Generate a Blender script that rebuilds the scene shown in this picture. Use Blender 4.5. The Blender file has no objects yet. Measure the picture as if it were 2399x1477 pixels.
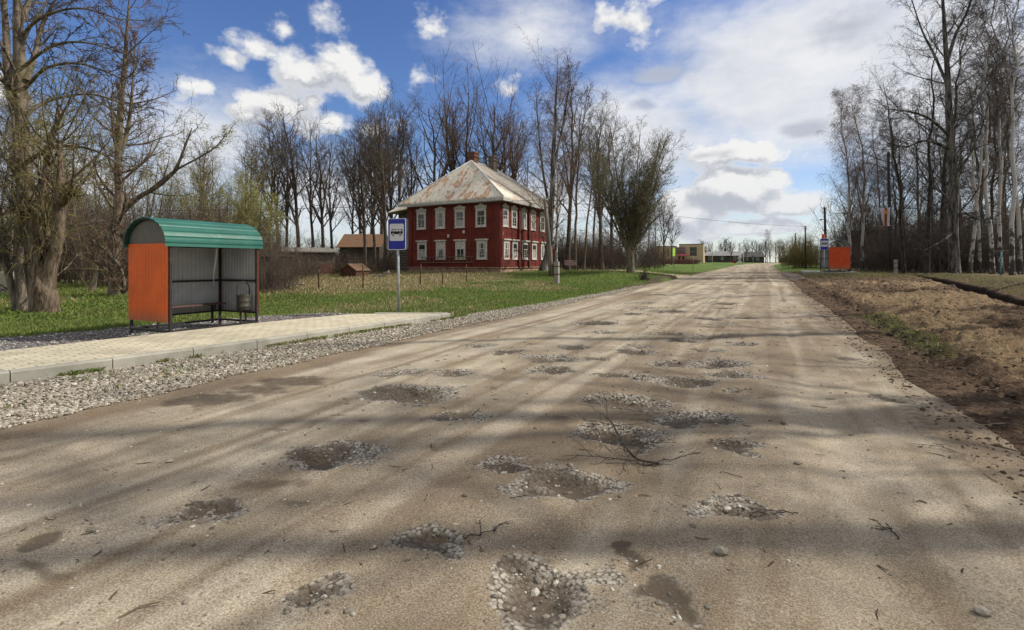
import bpy, math
import numpy as np

D = bpy.data
SC = bpy.context.scene
COL = SC.collection
rad = math.radians
RNG = np.random.default_rng(11)

# ---------------------------------------------------------------- camera frame
TH = rad(26.18)
FPX, CX, HY, CZ = 1200.0, 1200.0, 615.0, 1.5
FV = np.array([-math.sin(TH), math.cos(TH), 0.0])
RV = np.array([math.cos(TH), math.sin(TH), 0.0])
CAM = np.array([0.0, 0.0, CZ])

def ray(px, py):
    return FV + (px - CX) / FPX * RV + np.array([0, 0, (HY - py) / FPX])

def at(px, py, t):
    return CAM + t * ray(px, py)

# ---------------------------------------------------------------- noise
def _hash(ix, iy, seed):
    n = (ix * 374761393 + iy * 668265263 + seed * 1274126177) & 0xFFFFFFFF
    n = ((n ^ (n >> 13)) * 1103515245) & 0xFFFFFFFF
    n = (n ^ (n >> 16)) & 0xFFFF
    return n / 65535.0

def vnoise(x, y, seed=0):
    x = np.asarray(x, float); y = np.asarray(y, float)
    ix = np.floor(x).astype(np.int64); iy = np.floor(y).astype(np.int64)
    fx = x - ix; fy = y - iy
    fx = fx * fx * (3 - 2 * fx); fy = fy * fy * (3 - 2 * fy)
    a = _hash(ix, iy, seed); b = _hash(ix + 1, iy, seed)
    c = _hash(ix, iy + 1, seed); d = _hash(ix + 1, iy + 1, seed)
    return (a * (1 - fx) + b * fx) * (1 - fy) + (c * (1 - fx) + d * fx) * fy

def fbm(x, y, octv=4, seed=0):
    s = 0.0; a = 0.5; t = 0.0
    for k in range(octv):
        s = s + a * vnoise(x * 2 ** k, y * 2 ** k, seed + k * 17); t += a; a *= 0.5
    return s / t

def sstep(a, b, x):
    t = np.clip((np.asarray(x, float) - a) / (b - a), 0, 1)
    return t * t * (3 - 2 * t)

# ---------------------------------------------------------------- terrain
def xc(Y):
    Y = np.asarray(Y, float)
    q = np.clip(Y - 115, 0, 300)
    return -2.33 + 0.0008 * q * q + 0.48 * np.clip(Y - 415, 0, None)

_Y = np.array([-60, 12, 25, 45, 80, 120, 160, 220, 400, 4000.])
ZR = np.array([0, 0, .06, .2, .35, .62, .98, 1.3, 1.4, 1.4])
ZL = np.array([0, .02, .12, .38, .75, 1.05, 1.28, 1.38, 1.4, 1.4])
ZQ = np.array([.05, .05, .1, .27, .5, .9, 1.2, 1.38, 1.4, 1.4])

def ditch_x(Y):
    return np.interp(Y, [0, 10, 17, 24, 35, 48, 56, 64], [5.4, 6.6, 7.4, 8.25, 9.6, 10.8, 11.2, 11.4])

def Hroad(X, Y):
    return np.interp(Y, _Y, ZR)

def H(X, Y):
    X = np.asarray(X, float); Y = np.asarray(Y, float)
    s = X - xc(Y)
    zr = np.interp(Y, _Y, ZR); zl = np.interp(Y, _Y, ZL); zq = np.interp(Y, _Y, ZQ)
    wl = sstep(4.2, 11, -s); wr = sstep(4.2, 8, s)
    z = zr * (1 - wl - wr) + zl * wl + zq * wr
    z = z + .45 * np.exp(-((X + 24) ** 2 + (Y - 41) ** 2) / 162)
    z = z + .22 * np.exp(-((X - 6.3) ** 2 + (Y - 53) ** 2) / 40)
    z = z + .34 * np.exp(-((X + 9.6) ** 2 + (Y - 40.5) ** 2) / 26)
    z = z + .28 * sstep(.4, 2.0, X - ditch_x(Y)) * sstep(62, 50, Y)
    far = np.hypot(X, Y)
    z = z + (fbm(X / 9, Y / 9, 3, 5) - .5) * .25 * sstep(12, 30, far) * (sstep(4.6, 9, np.abs(s)))
    return z

def gnd(px, py):
    r = ray(px, py)
    ts = np.geomspace(1.2, 900, 1600)
    zz = CZ + ts * r[2]
    hh = H(ts * r[0], ts * r[1])
    k = np.argmax(zz <= hh)
    if not (zz <= hh).any():
        k = len(ts) - 1
    t = ts[k]
    return np.array([t * r[0], t * r[1], float(H(t * r[0], t * r[1]))]), t

def foot(px, t):
    r = ray(px, HY)
    x, y = t * r[0], t * r[1]
    return np.array([x, y, float(H(x, y))])

def zat(py, t):
    return CZ + (HY - py) * t / FPX

# ---------------------------------------------------------------- node helpers
def nd(nt, typ, ins=None, **props):
    n = nt.nodes.new(typ)
    for k, v in props.items():
        setattr(n, k, v)
    for k, v in (ins or {}).items():
        s = n.inputs[k]
        if isinstance(v, bpy.types.NodeSocket):
            nt.links.new(v, s)
        else:
            s.default_value = v
    return n

def mth(nt, op, a, b=None, c=None, clamp=False):
    n = nt.nodes.new('ShaderNodeMath'); n.operation = op; n.use_clamp = clamp
    for i, v in enumerate((a, b, c)):
        if v is None: continue
        if isinstance(v, bpy.types.NodeSocket): nt.links.new(v, n.inputs[i])
        else: n.inputs[i].default_value = v
    return n.outputs[0]

def mixc(nt, fac, a, b, blend='MIX'):
    n = nt.nodes.new('ShaderNodeMix'); n.data_type = 'RGBA'; n.blend_type = blend
    for i, v in ((0, fac), (6, a), (7, b)):
        if isinstance(v, bpy.types.NodeSocket): nt.links.new(v, n.inputs[i])
        elif i == 0: n.inputs[i].default_value = v
        else: n.inputs[i].default_value = (*v, 1)[:4]
    return n.outputs[2]

def ramp(nt, fac, lo, hi, smooth=True):
    n = nt.nodes.new('ShaderNodeMapRange')
    n.interpolation_type = 'SMOOTHSTEP' if smooth else 'LINEAR'
    nt.links.new(fac, n.inputs[0])
    n.inputs[1].default_value = lo; n.inputs[2].default_value = hi
    return n.outputs[0]

def mapv(nt, vec, scale=(1, 1, 1), loc=(0, 0, 0), rot=(0, 0, 0)):
    return nd(nt, 'ShaderNodeMapping', {'Vector': vec, 'Scale': scale, 'Location': loc, 'Rotation': rot}).outputs[0]

def noise(nt, vec, scale, detail=4, rough=.55, dist=0.0, out='Fac'):
    n = nd(nt, 'ShaderNodeTexNoise', {'Vector': vec, 'Scale': scale, 'Detail': detail, 'Roughness': rough, 'Distortion': dist})
    return n.outputs[out]

def newmat(name):
    m = D.materials.new(name); m.use_nodes = True
    nt = m.node_tree
    return m, nt, nt.nodes['Principled BSDF']

def attr(nt, name):
    return nd(nt, 'ShaderNodeAttribute', attribute_name=name).outputs['Fac']

def bump(nt, b, h, strength=.5, dist=.02):
    n = nd(nt, 'ShaderNodeBump', {'Height': h, 'Strength': strength, 'Distance': dist})
    nt.links.new(n.outputs[0], b.inputs['Normal'])

def setc(nt, b, col):
    if isinstance(col, bpy.types.NodeSocket): nt.links.new(col, b.inputs['Base Color'])
    else: b.inputs['Base Color'].default_value = (*col, 1)

def plain(name, c, rough=.7, metal=0, var=.25, scale=6, stretch=(1, 1, 1), bmp=.15, spec=.3, dirt=None, dscale=2.0, dlo=.52, dhi=.7, world=False):
    """a weathered single-colour surface: brightness noise, optional stains of a second colour and fine bump"""
    m, nt, b = newmat(name)
    tc = nd(nt, 'ShaderNodeNewGeometry').outputs['Position'] if world else nd(nt, 'ShaderNodeTexCoord').outputs['Object']
    v = mapv(nt, tc, stretch)
    n1 = noise(nt, v, scale, 6, .6)
    c0 = tuple(x * (1 - var) for x in c); c1 = tuple(min(1, x * (1 + var)) for x in c)
    col = mixc(nt, ramp(nt, n1, .3, .7), c0, c1)
    if dirt is not None:
        n2 = noise(nt, v, dscale, 6, .65)
        col = mixc(nt, ramp(nt, n2, dlo, dhi), col, dirt)
    setc(nt, b, col)
    b.inputs['Roughness'].default_value = rough
    b.inputs['Metallic'].default_value = metal
    b.inputs['Specular IOR Level'].default_value = spec
    if bmp:
        bump(nt, b, noise(nt, v, scale * 4, 4, .6), bmp, .02)
    return m

# ---------------------------------------------------------------- mesh helpers
def tag(o, label=None, cat=None, group=None, kind=None):
    if label: o['label'] = label
    if cat: o['category'] = cat
    if group: o['group'] = group
    if kind: o['kind'] = kind
    return o

def link(o, parent=None):
    COL.objects.link(o)
    if parent is not None: o.parent = parent
    return o

def empty(name, loc, rz=0):
    o = D.objects.new(name, None); o.empty_display_size = .2
    o.location = tuple(float(v) for v in loc); o.rotation_euler = (0, 0, rz)
    return link(o)

def np_mesh(name, V, Q, mats, midx=None, smooth=True, attrs=None, tri=False):
    """mesh from numpy: V (n,3), Q (m,3 or 4)"""
    me = D.meshes.new(name)
    V = np.ascontiguousarray(V, np.float32); Q = np.ascontiguousarray(Q, np.int32)
    k = Q.shape[1]
    me.vertices.add(len(V)); me.vertices.foreach_set('co', V.ravel())
    me.loops.add(Q.size); me.loops.foreach_set('vertex_index', Q.ravel())
    me.polygons.add(len(Q))
    me.polygons.foreach_set('loop_start', np.arange(0, Q.size, k, dtype=np.int32))
    me.polygons.foreach_set('loop_total', np.full(len(Q), k, np.int32))
    for m in mats: me.materials.append(m)
    if midx is not None: me.polygons.foreach_set('material_index', np.ascontiguousarray(midx, np.int32))
    me.polygons.foreach_set('use_smooth', np.full(len(Q), smooth, bool))
    for an, av in (attrs or {}).items():
        av = np.ascontiguousarray(av, np.float32)
        a = me.attributes.new(an, 'FLOAT', 'POINT'); a.data.foreach_set('value', av)
    me.update(calc_edges=True)
    return me

def rotz(a):
    c, s = math.cos(a), math.sin(a)
    return np.array([[c, -s, 0], [s, c, 0], [0, 0, 1.]])

class MB:
    """collects boxes, tubes and polygons; build() links them as ONE mesh object"""
    def __init__(self, T=None):
        self.v = []; self.f = []; self.m = []; self.s = []; self.T = T
    def add(self, vs, fs, mi=0, smooth=False):
        o = len(self.v)
        self.v += [tuple(float(c) for c in p) for p in vs]
        self.f += [tuple(i + o for i in f) for f in fs]
        self.m += [mi] * len(fs); self.s += [smooth] * len(fs)
        return self
    def box(self, x0, x1, y0, y1, z0, z1, mi=0):
        return self.add([(x0, y0, z0), (x1, y0, z0), (x1, y1, z0), (x0, y1, z0), (x0, y0, z1), (x1, y0, z1), (x1, y1, z1), (x0, y1, z1)],
                        [(3, 2, 1, 0), (4, 5, 6, 7), (0, 1, 5, 4), (1, 2, 6, 5), (2, 3, 7, 6), (3, 0, 4, 7)], mi)
    def bbox(self, x0, x1, y0, y1, z0, z1, b=.01, mi=0):
        """box with a chamfered top edge"""
        vs = [(x0, y0, z0), (x1, y0, z0), (x1, y1, z0), (x0, y1, z0), (x0, y0, z1 - b), (x1, y0, z1 - b), (x1, y1, z1 - b), (x0, y1, z1 - b),
              (x0 + b, y0 + b, z1), (x1 - b, y0 + b, z1), (x1 - b, y1 - b, z1), (x0 + b, y1 - b, z1)]
        fs = [(3, 2, 1, 0)]
        for a in (0, 4):
            fs += [(a + i, a + (i + 1) % 4, a + 4 + (i + 1) % 4, a + 4 + i) for i in range(4)]
        fs.append((8, 9, 10, 11))
        return self.add(vs, fs, mi)
    def beam(self, p, q, w, h=None, mi=0):
        """square bar from p to q"""
        h = h or w
        p = np.array(p, float); q = np.array(q, float); d = (q - p) / np.linalg.norm(q - p)
        ref = np.array([0, 0, 1.]) if abs(d[2]) < .95 else np.array([1., 0, 0])
        u = np.cross(d, ref); u /= np.linalg.norm(u); w2 = np.cross(u, d)
        vs = []
        for c in (p, q):
            vs += [c - u * w / 2 - w2 * h / 2, c + u * w / 2 - w2 * h / 2, c + u * w / 2 + w2 * h / 2, c - u * w / 2 + w2 * h / 2]
        return self.add(vs, [(3, 2, 1, 0), (4, 5, 6, 7), (0, 1, 5, 4), (1, 2, 6, 5), (2, 3, 7, 6), (3, 0, 4, 7)], mi)
    def tube(self, pts, rs, k=8, mi=0, caps=True, smooth=True):
        P = np.array(pts, float); n = len(P)
        R = np.full(n, rs, float) if np.isscalar(rs) else np.array(rs, float)
        V, Q = tubes(P[None], R[None], k)
        fs = [tuple(q) for q in Q.tolist()]
        self.add(V.tolist(), fs, mi, smooth)
        if caps:
            o = len(self.v) - n * k
            self.f.append(tuple(o + i for i in reversed(range(k)))); self.f.append(tuple(o + (n - 1) * k + i for i in range(k)))
            self.m += [mi, mi]; self.s += [False, False]
        return self
    def poly(self, pts, mi=0):
        return self.add(pts, [tuple(range(len(pts)))], mi)
    def plate(self, poly, axis, d0, d1, mi=0):
        """extrude a 2-D outline: axis 'x' -> poly is (y,z), 'y' -> (x,z), 'z' -> (x,y)"""
        def P(u, w, d):
            return {'x': (d, u, w), 'y': (u, d, w), 'z': (u, w, d)}[axis]
        n = len(poly)
        vs = [P(u, w, d0) for u, w in poly] + [P(u, w, d1) for u, w in poly]
        fs = [tuple(reversed(range(n))), tuple(range(n, 2 * n))] + [(i, (i + 1) % n, n + (i + 1) % n, n + i) for i in range(n)]
        return self.add(vs, fs, mi)
    def build(self, name, mats, parent=None, loc=None):
        if not isinstance(mats, (list, tuple)): mats = [mats]
        vs = self.v if self.T is None else [tuple(self.T(*p)) for p in self.v]
        me = D.meshes.new(name); me.from_pydata(vs, [], self.f)
        for m in mats: me.materials.append(m)
        me.polygons.foreach_set('material_index', self.m); me.polygons.foreach_set('use_smooth', self.s)
        import bmesh
        bm = bmesh.new(); bm.from_mesh(me); bmesh.ops.recalc_face_normals(bm, faces=bm.faces); bm.to_mesh(me); bm.free()
        me.update()
        o = D.objects.new(name, me)
        if loc is not None: o.location = tuple(float(v) for v in loc)
        return link(o, parent)

def tubes(P, R, k):
    """P (M,n,3) centre lines, R (M,n) radii -> verts, quads"""
    M, n, _ = P.shape
    T = np.empty_like(P)
    T[:, 1:-1] = P[:, 2:] - P[:, :-2]; T[:, 0] = P[:, 1] - P[:, 0]; T[:, -1] = P[:, -1] - P[:, -2]
    T /= np.maximum(np.linalg.norm(T, axis=2, keepdims=True), 1e-9)
    t0 = (P[:, -1] - P[:, 0]); t0 /= np.maximum(np.linalg.norm(t0, axis=1, keepdims=True), 1e-9)
    ref = np.where(np.abs(t0[:, 2:3]) > .8, np.array([[1., 0.13, 0]]), np.array([[0, 0.1, 1.]]))
    U = np.cross(T, ref[:, None, :]); U /= np.maximum(np.linalg.norm(U, axis=2, keepdims=True), 1e-9)
    W = np.cross(T, U)
    a = np.arange(k) * 2 * math.pi / k
    V = P[:, :, None, :] + R[:, :, None, None] * (np.cos(a)[None, None, :, None] * U[:, :, None, :] + np.sin(a)[None, None, :, None] * W[:, :, None, :])
    V = V.reshape(-1, 3)
    base = (np.arange(M) * n * k)[:, None, None] + (np.arange(n - 1) * k)[None, :, None]
    i = np.arange(k); j = (i + 1) % k
    Q = np.stack([base + i, base + j, base + k + j, base + k + i], axis=-1).reshape(-1, 4)
    return V, Q

def grid_mesh(name, S, Y, zf, mats, attrs=None, shift=True):
    s, y = np.meshgrid(S, Y)
    x = s + (xc(y) if shift else 0)
    z = zf(x, y, s)
    V = np.stack([x, y, z], -1).reshape(-1, 3)
    ns, ny = len(S), len(Y)
    i = (np.arange(ny - 1)[:, None] * ns + np.arange(ns - 1)[None, :]).ravel()
    Q = np.stack([i, i + 1, i + ns + 1, i + ns], -1)
    A = {k: f(x, y, s, z).ravel() for k, f in (attrs or {}).items()}
    me = np_mesh(name, V, Q, mats, attrs=A)
    return link(D.objects.new(name, me))
# ================================================================ camera, light, sky
cd = D.cameras.new('camera'); cam = D.objects.new('camera', cd); COL.objects.link(cam)
cam.location = CAM; cam.rotation_euler = (rad(90), 0, TH)
cd.sensor_width = 36; cd.lens = 36 * FPX / 2399; cd.shift_y = -(738.5 - HY) / 2399
cd.clip_start = .05; cd.clip_end = 6000
SC.camera = cam

SUN_A, SUN_E = rad(35), rad(42)      # azimuth measured from +X towards +Y, elevation
sl = D.lights.new('sun', 'SUN'); sl.energy = 5.0; sl.angle = rad(.7); sl.color = (1, .93, .82)
so = D.objects.new('sun', sl); COL.objects.link(so)
so.rotation_euler = (rad(90) - SUN_E, 0, SUN_A + rad(90)); so.location = (30, 20, 40)

W = D.worlds.new('World'); SC.world = W; W.use_nodes = True
nt = W.node_tree
for n in list(nt.nodes): nt.nodes.remove(n)
SKY = nd(nt, 'ShaderNodeTexSky', sky_type='NISHITA', sun_disc=False, sun_elevation=SUN_E,
         sun_rotation=math.atan2(math.cos(SUN_A), math.sin(SUN_A)), air_density=1.0, dust_density=.3, ozone_density=3.0)

def azel(px, py):
    u = (px - CX) / FPX
    return -TH + math.atan(u), math.atan((HY - py) / FPX / math.sqrt(1 + u * u))

def blob_group(name, blobs, nscale, namp, detail, rough, stretch=1.3, gain=1.0):
    g = D.node_groups.new(name, 'ShaderNodeTree')
    g.interface.new_socket('V', in_out='INPUT', socket_type='NodeSocketVector')
    g.interface.new_socket('D', in_out='OUTPUT', socket_type='NodeSocketFloat')
    gi = g.nodes.new('NodeGroupInput'); go = g.nodes.new('NodeGroupOutput')
    v = gi.outputs[0]
    # warp the coordinates a little so that no outline stays an ellipse
    w = nd(g, 'ShaderNodeTexNoise', {'Vector': v, 'Scale': nscale * .45, 'Detail': 2.0}).outputs['Color']
    w = nd(g, 'ShaderNodeVectorMath', {0: w, 1: (.5, .5, .5)}, operation='SUBTRACT').outputs[0]
    w = nd(g, 'ShaderNodeVectorMath', {0: w, 1: (.09, .06, 0)}, operation='MULTIPLY').outputs[0]
    vw = nd(g, 'ShaderNodeVectorMath', {0: v, 1: w}, operation='ADD').outputs[0]
    acc = None
    for (px, py, wx, hy, *amp) in blobs:
        a0, e0 = azel(px, py)
        u = (px - CX) / FPX
        ra = wx / FPX / (1 + u * u); re = hy / FPX / math.sqrt(1 + u * u)
        d = nd(g, 'ShaderNodeVectorMath', {0: vw, 1: (a0, e0, 0)}, operation='SUBTRACT').outputs[0]
        d = nd(g, 'ShaderNodeVectorMath', {0: d, 1: (1 / ra, 1 / re, 0)}, operation='MULTIPLY').outputs[0]
        d = nd(g, 'ShaderNodeVectorMath', {0: d}, operation='LENGTH').outputs['Value']
        k = amp[0] if amp else 1.0
        d = mth(g, 'MULTIPLY_ADD', d, -k, k)
        acc = d if acc is None else mth(g, 'SMOOTH_MAX', acc, d, .12)
    acc = mth(g, 'MAXIMUM', acc, -1.2)
    n = noise(g, mapv(g, v, (1, stretch, 1)), nscale, detail, rough)
    n = mth(g, 'MULTIPLY_ADD', n, namp, -namp * .5)
    g.links.new(mth(g, 'ADD', acc, n), go.inputs[0])
    return g

tcg = nd(nt, 'ShaderNodeTexCoord').outputs['Generated']
sx = nd(nt, 'ShaderNodeSeparateXYZ', {0: tcg})
az = mth(nt, 'ARCTAN2', sx.outputs[0], sx.outputs[1])
el = mth(nt, 'ARCSINE', sx.outputs[2])
AE = nd(nt, 'ShaderNodeCombineXYZ', {0: az, 1: el}).outputs[0]

CUM = [(785, 160, 125, 62, .85), (700, 190, 62, 50, .8), (850, 190, 60, 55, .8), (650, 252, 135, 54, .8), (590, 282, 80, 38, .7), (735, 240, 55, 38, .7),
       (592, 110, 62, 28, .42), (535, 148, 55, 24, .42), (745, 38, 48, 30, .38), (665, 68, 40, 26, .40), (1025, 50, 40, 34, .32), (990, 185, 30, 24, .3),
       (1490, 40, 100, 50, .42), (1735, 450, 150, 62, 1.25), (1700, 420, 70, 42, .8), (1850, 482, 120, 34, 1.0), (1630, 505, 110, 80, 1.2),
       (1740, 365, 190, 52, .7), (20, 215, 80, 55, .7), (800, 275, 50, 24, .4), (1195, 200, 44, 24, .34), (890, 300, 60, 30, .45), (1480, 560, 180, 30, .6), (1780, 528, 190, 30, .9), (470, 215, 70, 40, .5),
       (2600, 100, 300, 160), (-400, 200, 260, 120), (-1000, 100, 300, 160)]
VEIL = [(1930, 170, 600, 265, 1.6), (1250, 85, 260, 95, .75), (1520, 330, 330, 190, 1.0), (470, 330, 280, 170, 1.1), (820, 480, 420, 150, 1.0), (1560, 400, 130, 60, .5),
        (150, 420, 420, 190, .9), (2250, 300, 400, 300, 1.3), (1350, 480, 400, 120, .8), (3000, 300, 900, 400, 1.0), (-800, 400, 700, 250, .8)]
GREY = [(1548, 170, 100, 44), (1500, 252, 44, 20), (1890, 300, 80, 28), (1980, 60, 150, 60, .8), (610, 285, 90, 30), (1700, 480, 130, 22), (1650, 372, 90, 16, .7)]

gc = blob_group('cumulus', CUM, 15.0, 1.75, 9.0, .58, 1.25)
gv = blob_group('veil', VEIL, 6.0, 1.5, 8.0, .62, 2.1)
gg = blob_group('dark_cloud', GREY, 13.0, 1.5, 7.0, .6, 2.0)
def inst(g, v):
    n = nt.nodes.new('ShaderNodeGroup'); n.node_tree = g; nt.links.new(v, n.inputs[0]); return n.outputs[0]
dc = inst(gc, AE); dv = inst(gv, AE); dg = inst(gg, AE)
AE2 = nd(nt, 'ShaderNodeVectorMath', {0: AE, 1: (.016, .026, 0)}, operation='ADD').outputs[0]
dc2 = inst(gc, AE2)
fac_c = ramp(nt, dc, -.06, .40)
fac_v = ramp(nt, dv, -.15, .95)
fac_g = ramp(nt, dg, .0, .8)
lit = ramp(nt, mth(nt, 'SUBTRACT', dc, dc2), -.16, .36)
lit = mth(nt, 'MAXIMUM', lit, mth(nt, 'SUBTRACT', .9, ramp(nt, dc, .05, .65)))
col_c = mixc(nt, lit, (.50, .53, .595), (.98, .975, .96))
nv = noise(nt, mapv(nt, AE, (1, 2.2, 1)), 4.0, 7, .6)
col_v = mixc(nt, ramp(nt, nv, .30, .68), (.75, .775, .825), (.99, .99, .99))
col = mixc(nt, fac_c, col_v, col_c)
col = mixc(nt, mth(nt, 'MULTIPLY', fac_g, .62), col, (.44, .47, .54))
fac = mth(nt, 'MAXIMUM', fac_c, mth(nt, 'MULTIPLY', fac_v, .93))
fac = mth(nt, 'MAXIMUM', fac, mth(nt, 'MULTIPLY', fac_g, .75))
hz = mth(nt, 'SUBTRACT', 1.0, ramp(nt, el, .0, .22))
col = mixc(nt, mth(nt, 'MULTIPLY', hz, .55), col, (.72, .775, .86))
fac = mth(nt, 'MAXIMUM', fac, mth(nt, 'MULTIPLY', hz, .62))
# unseen bright cloud added overhead and behind the viewer for neutral ambient light
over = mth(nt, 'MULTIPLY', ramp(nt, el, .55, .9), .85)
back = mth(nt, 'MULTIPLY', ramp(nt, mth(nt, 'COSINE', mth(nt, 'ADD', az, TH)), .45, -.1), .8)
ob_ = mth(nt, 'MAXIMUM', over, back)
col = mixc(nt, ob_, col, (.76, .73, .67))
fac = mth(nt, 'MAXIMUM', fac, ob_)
fac = mth(nt, 'MULTIPLY', fac, ramp(nt, el, -.05, .0))
hs = nd(nt, 'ShaderNodeHueSaturation', {'Hue': .513, 'Saturation': 1.18, 'Value': 1.0, 'Color': SKY.outputs[0]})
b1 = nd(nt, 'ShaderNodeBackground', {'Color': hs.outputs[0], 'Strength': .13})
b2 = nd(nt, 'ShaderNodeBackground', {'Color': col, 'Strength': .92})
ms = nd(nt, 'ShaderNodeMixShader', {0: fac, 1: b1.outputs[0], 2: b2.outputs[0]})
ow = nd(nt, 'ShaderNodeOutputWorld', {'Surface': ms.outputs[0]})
W.cycles.sampling_method = 'MANUAL'; W.cycles.sample_map_resolution = 512

SC.view_settings.view_transform = 'Standard'; SC.view_settings.look = 'None'
SC.view_settings.exposure = 0; SC.view_settings.gamma = 1
SC.render.engine = 'CYCLES'
SC.cycles.max_bounces = 5; SC.cycles.diffuse_bounces = 3; SC.cycles.glossy_bounces = 2; SC.cycles.transmission_bounces = 2; SC.cycles.transparent_max_bounces = 4
SC.cycles.use_denoising = True; SC.cycles.denoiser = 'OPENIMAGEDENOISE'; SC.cycles.denoising_prefilter = 'ACCURATE'
SC.cycles.caustics_reflective = False; SC.cycles.caustics_refractive = False

# ================================================================ road with potholes
# (column, row, half width) in the photograph, turned into places on the road; k = 1 pothole with stones, 0 damp patch
HOLES = [(765, 1085, 88, 1), (450, 1232, 68, 1), (130, 1282, 70, .35), (1010, 1290, 75, 1), (1320, 1150, 95, 1), (1690, 1210, 75, 1), (1300, 1395, 120, 1.2), (735, 1440, 60, 1),
         (1450, 1030, 90, 1.3), (1630, 990, 75, 1), (1720, 1055, 50, .9), (965, 935, 90, 1.2), (1470, 950, 78, 1), (1160, 1100, 50, .8), (1075, 990, 48, .7), (935, 877, 48, .8), (1060, 882, 40, .8),
         (1290, 850, 58, 1), (1285, 880, 42, 1), (1460, 890, 42, 1), (1605, 900, 62, 1), (1680, 858, 62, 1.2), (1720, 886, 42, 1), (1725, 925, 28, .8), (1560, 860, 40, 1), (1395, 762, 42, 1.2),
         (1345, 820, 36, 1), (1490, 832, 40, 1), (1505, 818, 32, 1), (1120, 815, 32, .9), (1240, 812, 22, .6), (1410, 785, 28, .9), (1600, 805, 32, 1), (1565, 787, 32, .8), (1690, 790, 38, 1.2), (1740, 810, 32, 1),
         (1660, 825, 26, .9), (1400, 850, 26, .8), (1500, 725, 28, 1), (1480, 740, 26, .9), (1570, 735, 32, 1), (1690, 715, 32, 1), (1690, 725, 24, 1), (1660, 750, 26, 1), (1735, 748, 30, 1), (1690, 762, 26, 1),
         (1505, 712, 28, .9), (1610, 690, 24, .8), (1680, 680, 28, .8), (1725, 697, 22, .8), (2070, 935, 34, .6), (1980, 843, 26, .5), (1910, 740, 26, .7), (1905, 715, 22, .7), (1190, 833, 34, .7), (1545, 693, 30, .7), (1650, 668, 24, .6), (1720, 668, 20, .6),
         (1240, 1370, 60, .8), (1560, 1440, 60, .5), (1470, 1340, 40, .4), (880, 790, 20, .3),
         (660, 1015, 34, 0), (1030, 1073, 20, 0), (1310, 1000, 42, 0), (850, 1000, 30, 0), (640, 1165, 80, 0), (50, 1375, 75, 0), (470, 940, 95, .05), (600, 915, 80, .05), (700, 893, 80, .05), (680, 1205, 30, 0), (790, 985, 20, 0)]
HW = []
for (px, py, w, k) in HOLES:
    p, t = gnd(px, py)
    HW.append((p[0], p[1], w * t / FPX, k, w))
HW = np.array(HW)

def hole_fields(x, y):
    dep = np.zeros_like(x); wet = np.zeros_like(x); sto = np.zeros_like(x)
    jx = x + (fbm(x * 4.5, y * 4.5, 3, 3) - .5) * .40; jy = y + (fbm(x * 4.5 + 9, y * 4.5, 3, 8) - .5) * .40
    for i, (hx, hy, r, k, w) in enumerate(HW):
        msk = (np.abs(x - hx) < 2.4 * r + .3) & (np.abs(y - hy) < 2.4 * r + .3)
        if not msk.any(): continue
        ang = _hash(np.int64(i), np.int64(7), 3) * 6.28
        el_ = 1.25
        dx = jx[msk] - hx; dy = jy[msk] - hy
        e1 = dx * math.cos(.5) + dy * math.sin(.5); e2 = -dx * math.sin(.5) + dy * math.cos(.5)
        d = np.hypot(e1 / el_, e2 * 1.1) / r
        if k > 0:
            dep[msk] = np.maximum(dep[msk], .26 * r * min(1, k) * (1 - sstep(.15, 1.05, d)))
            dep[msk] -= .018 * r * np.exp(-((d - 1.2) / .22) ** 2)
            ox, oy = math.cos(ang) * .22, math.sin(ang) * .22
            d2 = np.hypot(e1 / el_ / r - ox, e2 * 1.1 / r - oy)
            wet[msk] = np.maximum(wet[msk], (.92 if k > .3 else .75) * (1 - sstep(.50, 1.02, d2)))
            sto[msk] = np.maximum(sto[msk], min(1, k) * np.exp(-((d - .72) / .42) ** 2))
        else:
            wet[msk] = np.maximum(wet[msk], .62 * (1 - sstep(.25, 1.1, d)))
    return dep, wet, sto

def road_z(x, y, s=None):
    if s is None: s = x - xc(y)
    dep, _, _ = hole_fields(x, y)
    z = Hroad(x, y) + .05 * (1 - (s / 4.2) ** 2)
    z = z + (fbm(x * 1.1, y * .35, 4, 21) - .5) * .06 + (fbm(x * 6, y * 6, 2, 22) - .5) * .010
    # wheel tracks
    for tx, dpt, wd in ((1.35, .02, .22), (2.95, .018, .2), (-.6, .012, .2), (-2.3, .014, .25), (.35, .012, .15)):
        z = z - dpt * np.exp(-((s - tx - .12 * np.sin(y * .15 + tx)) / wd) ** 2)
    z = z - dep - .25 * sstep(4.1, 4.75, np.abs(s + (fbm(x * 0, y * .5, 2, 4) - .5) * .4))
    return z

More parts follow.
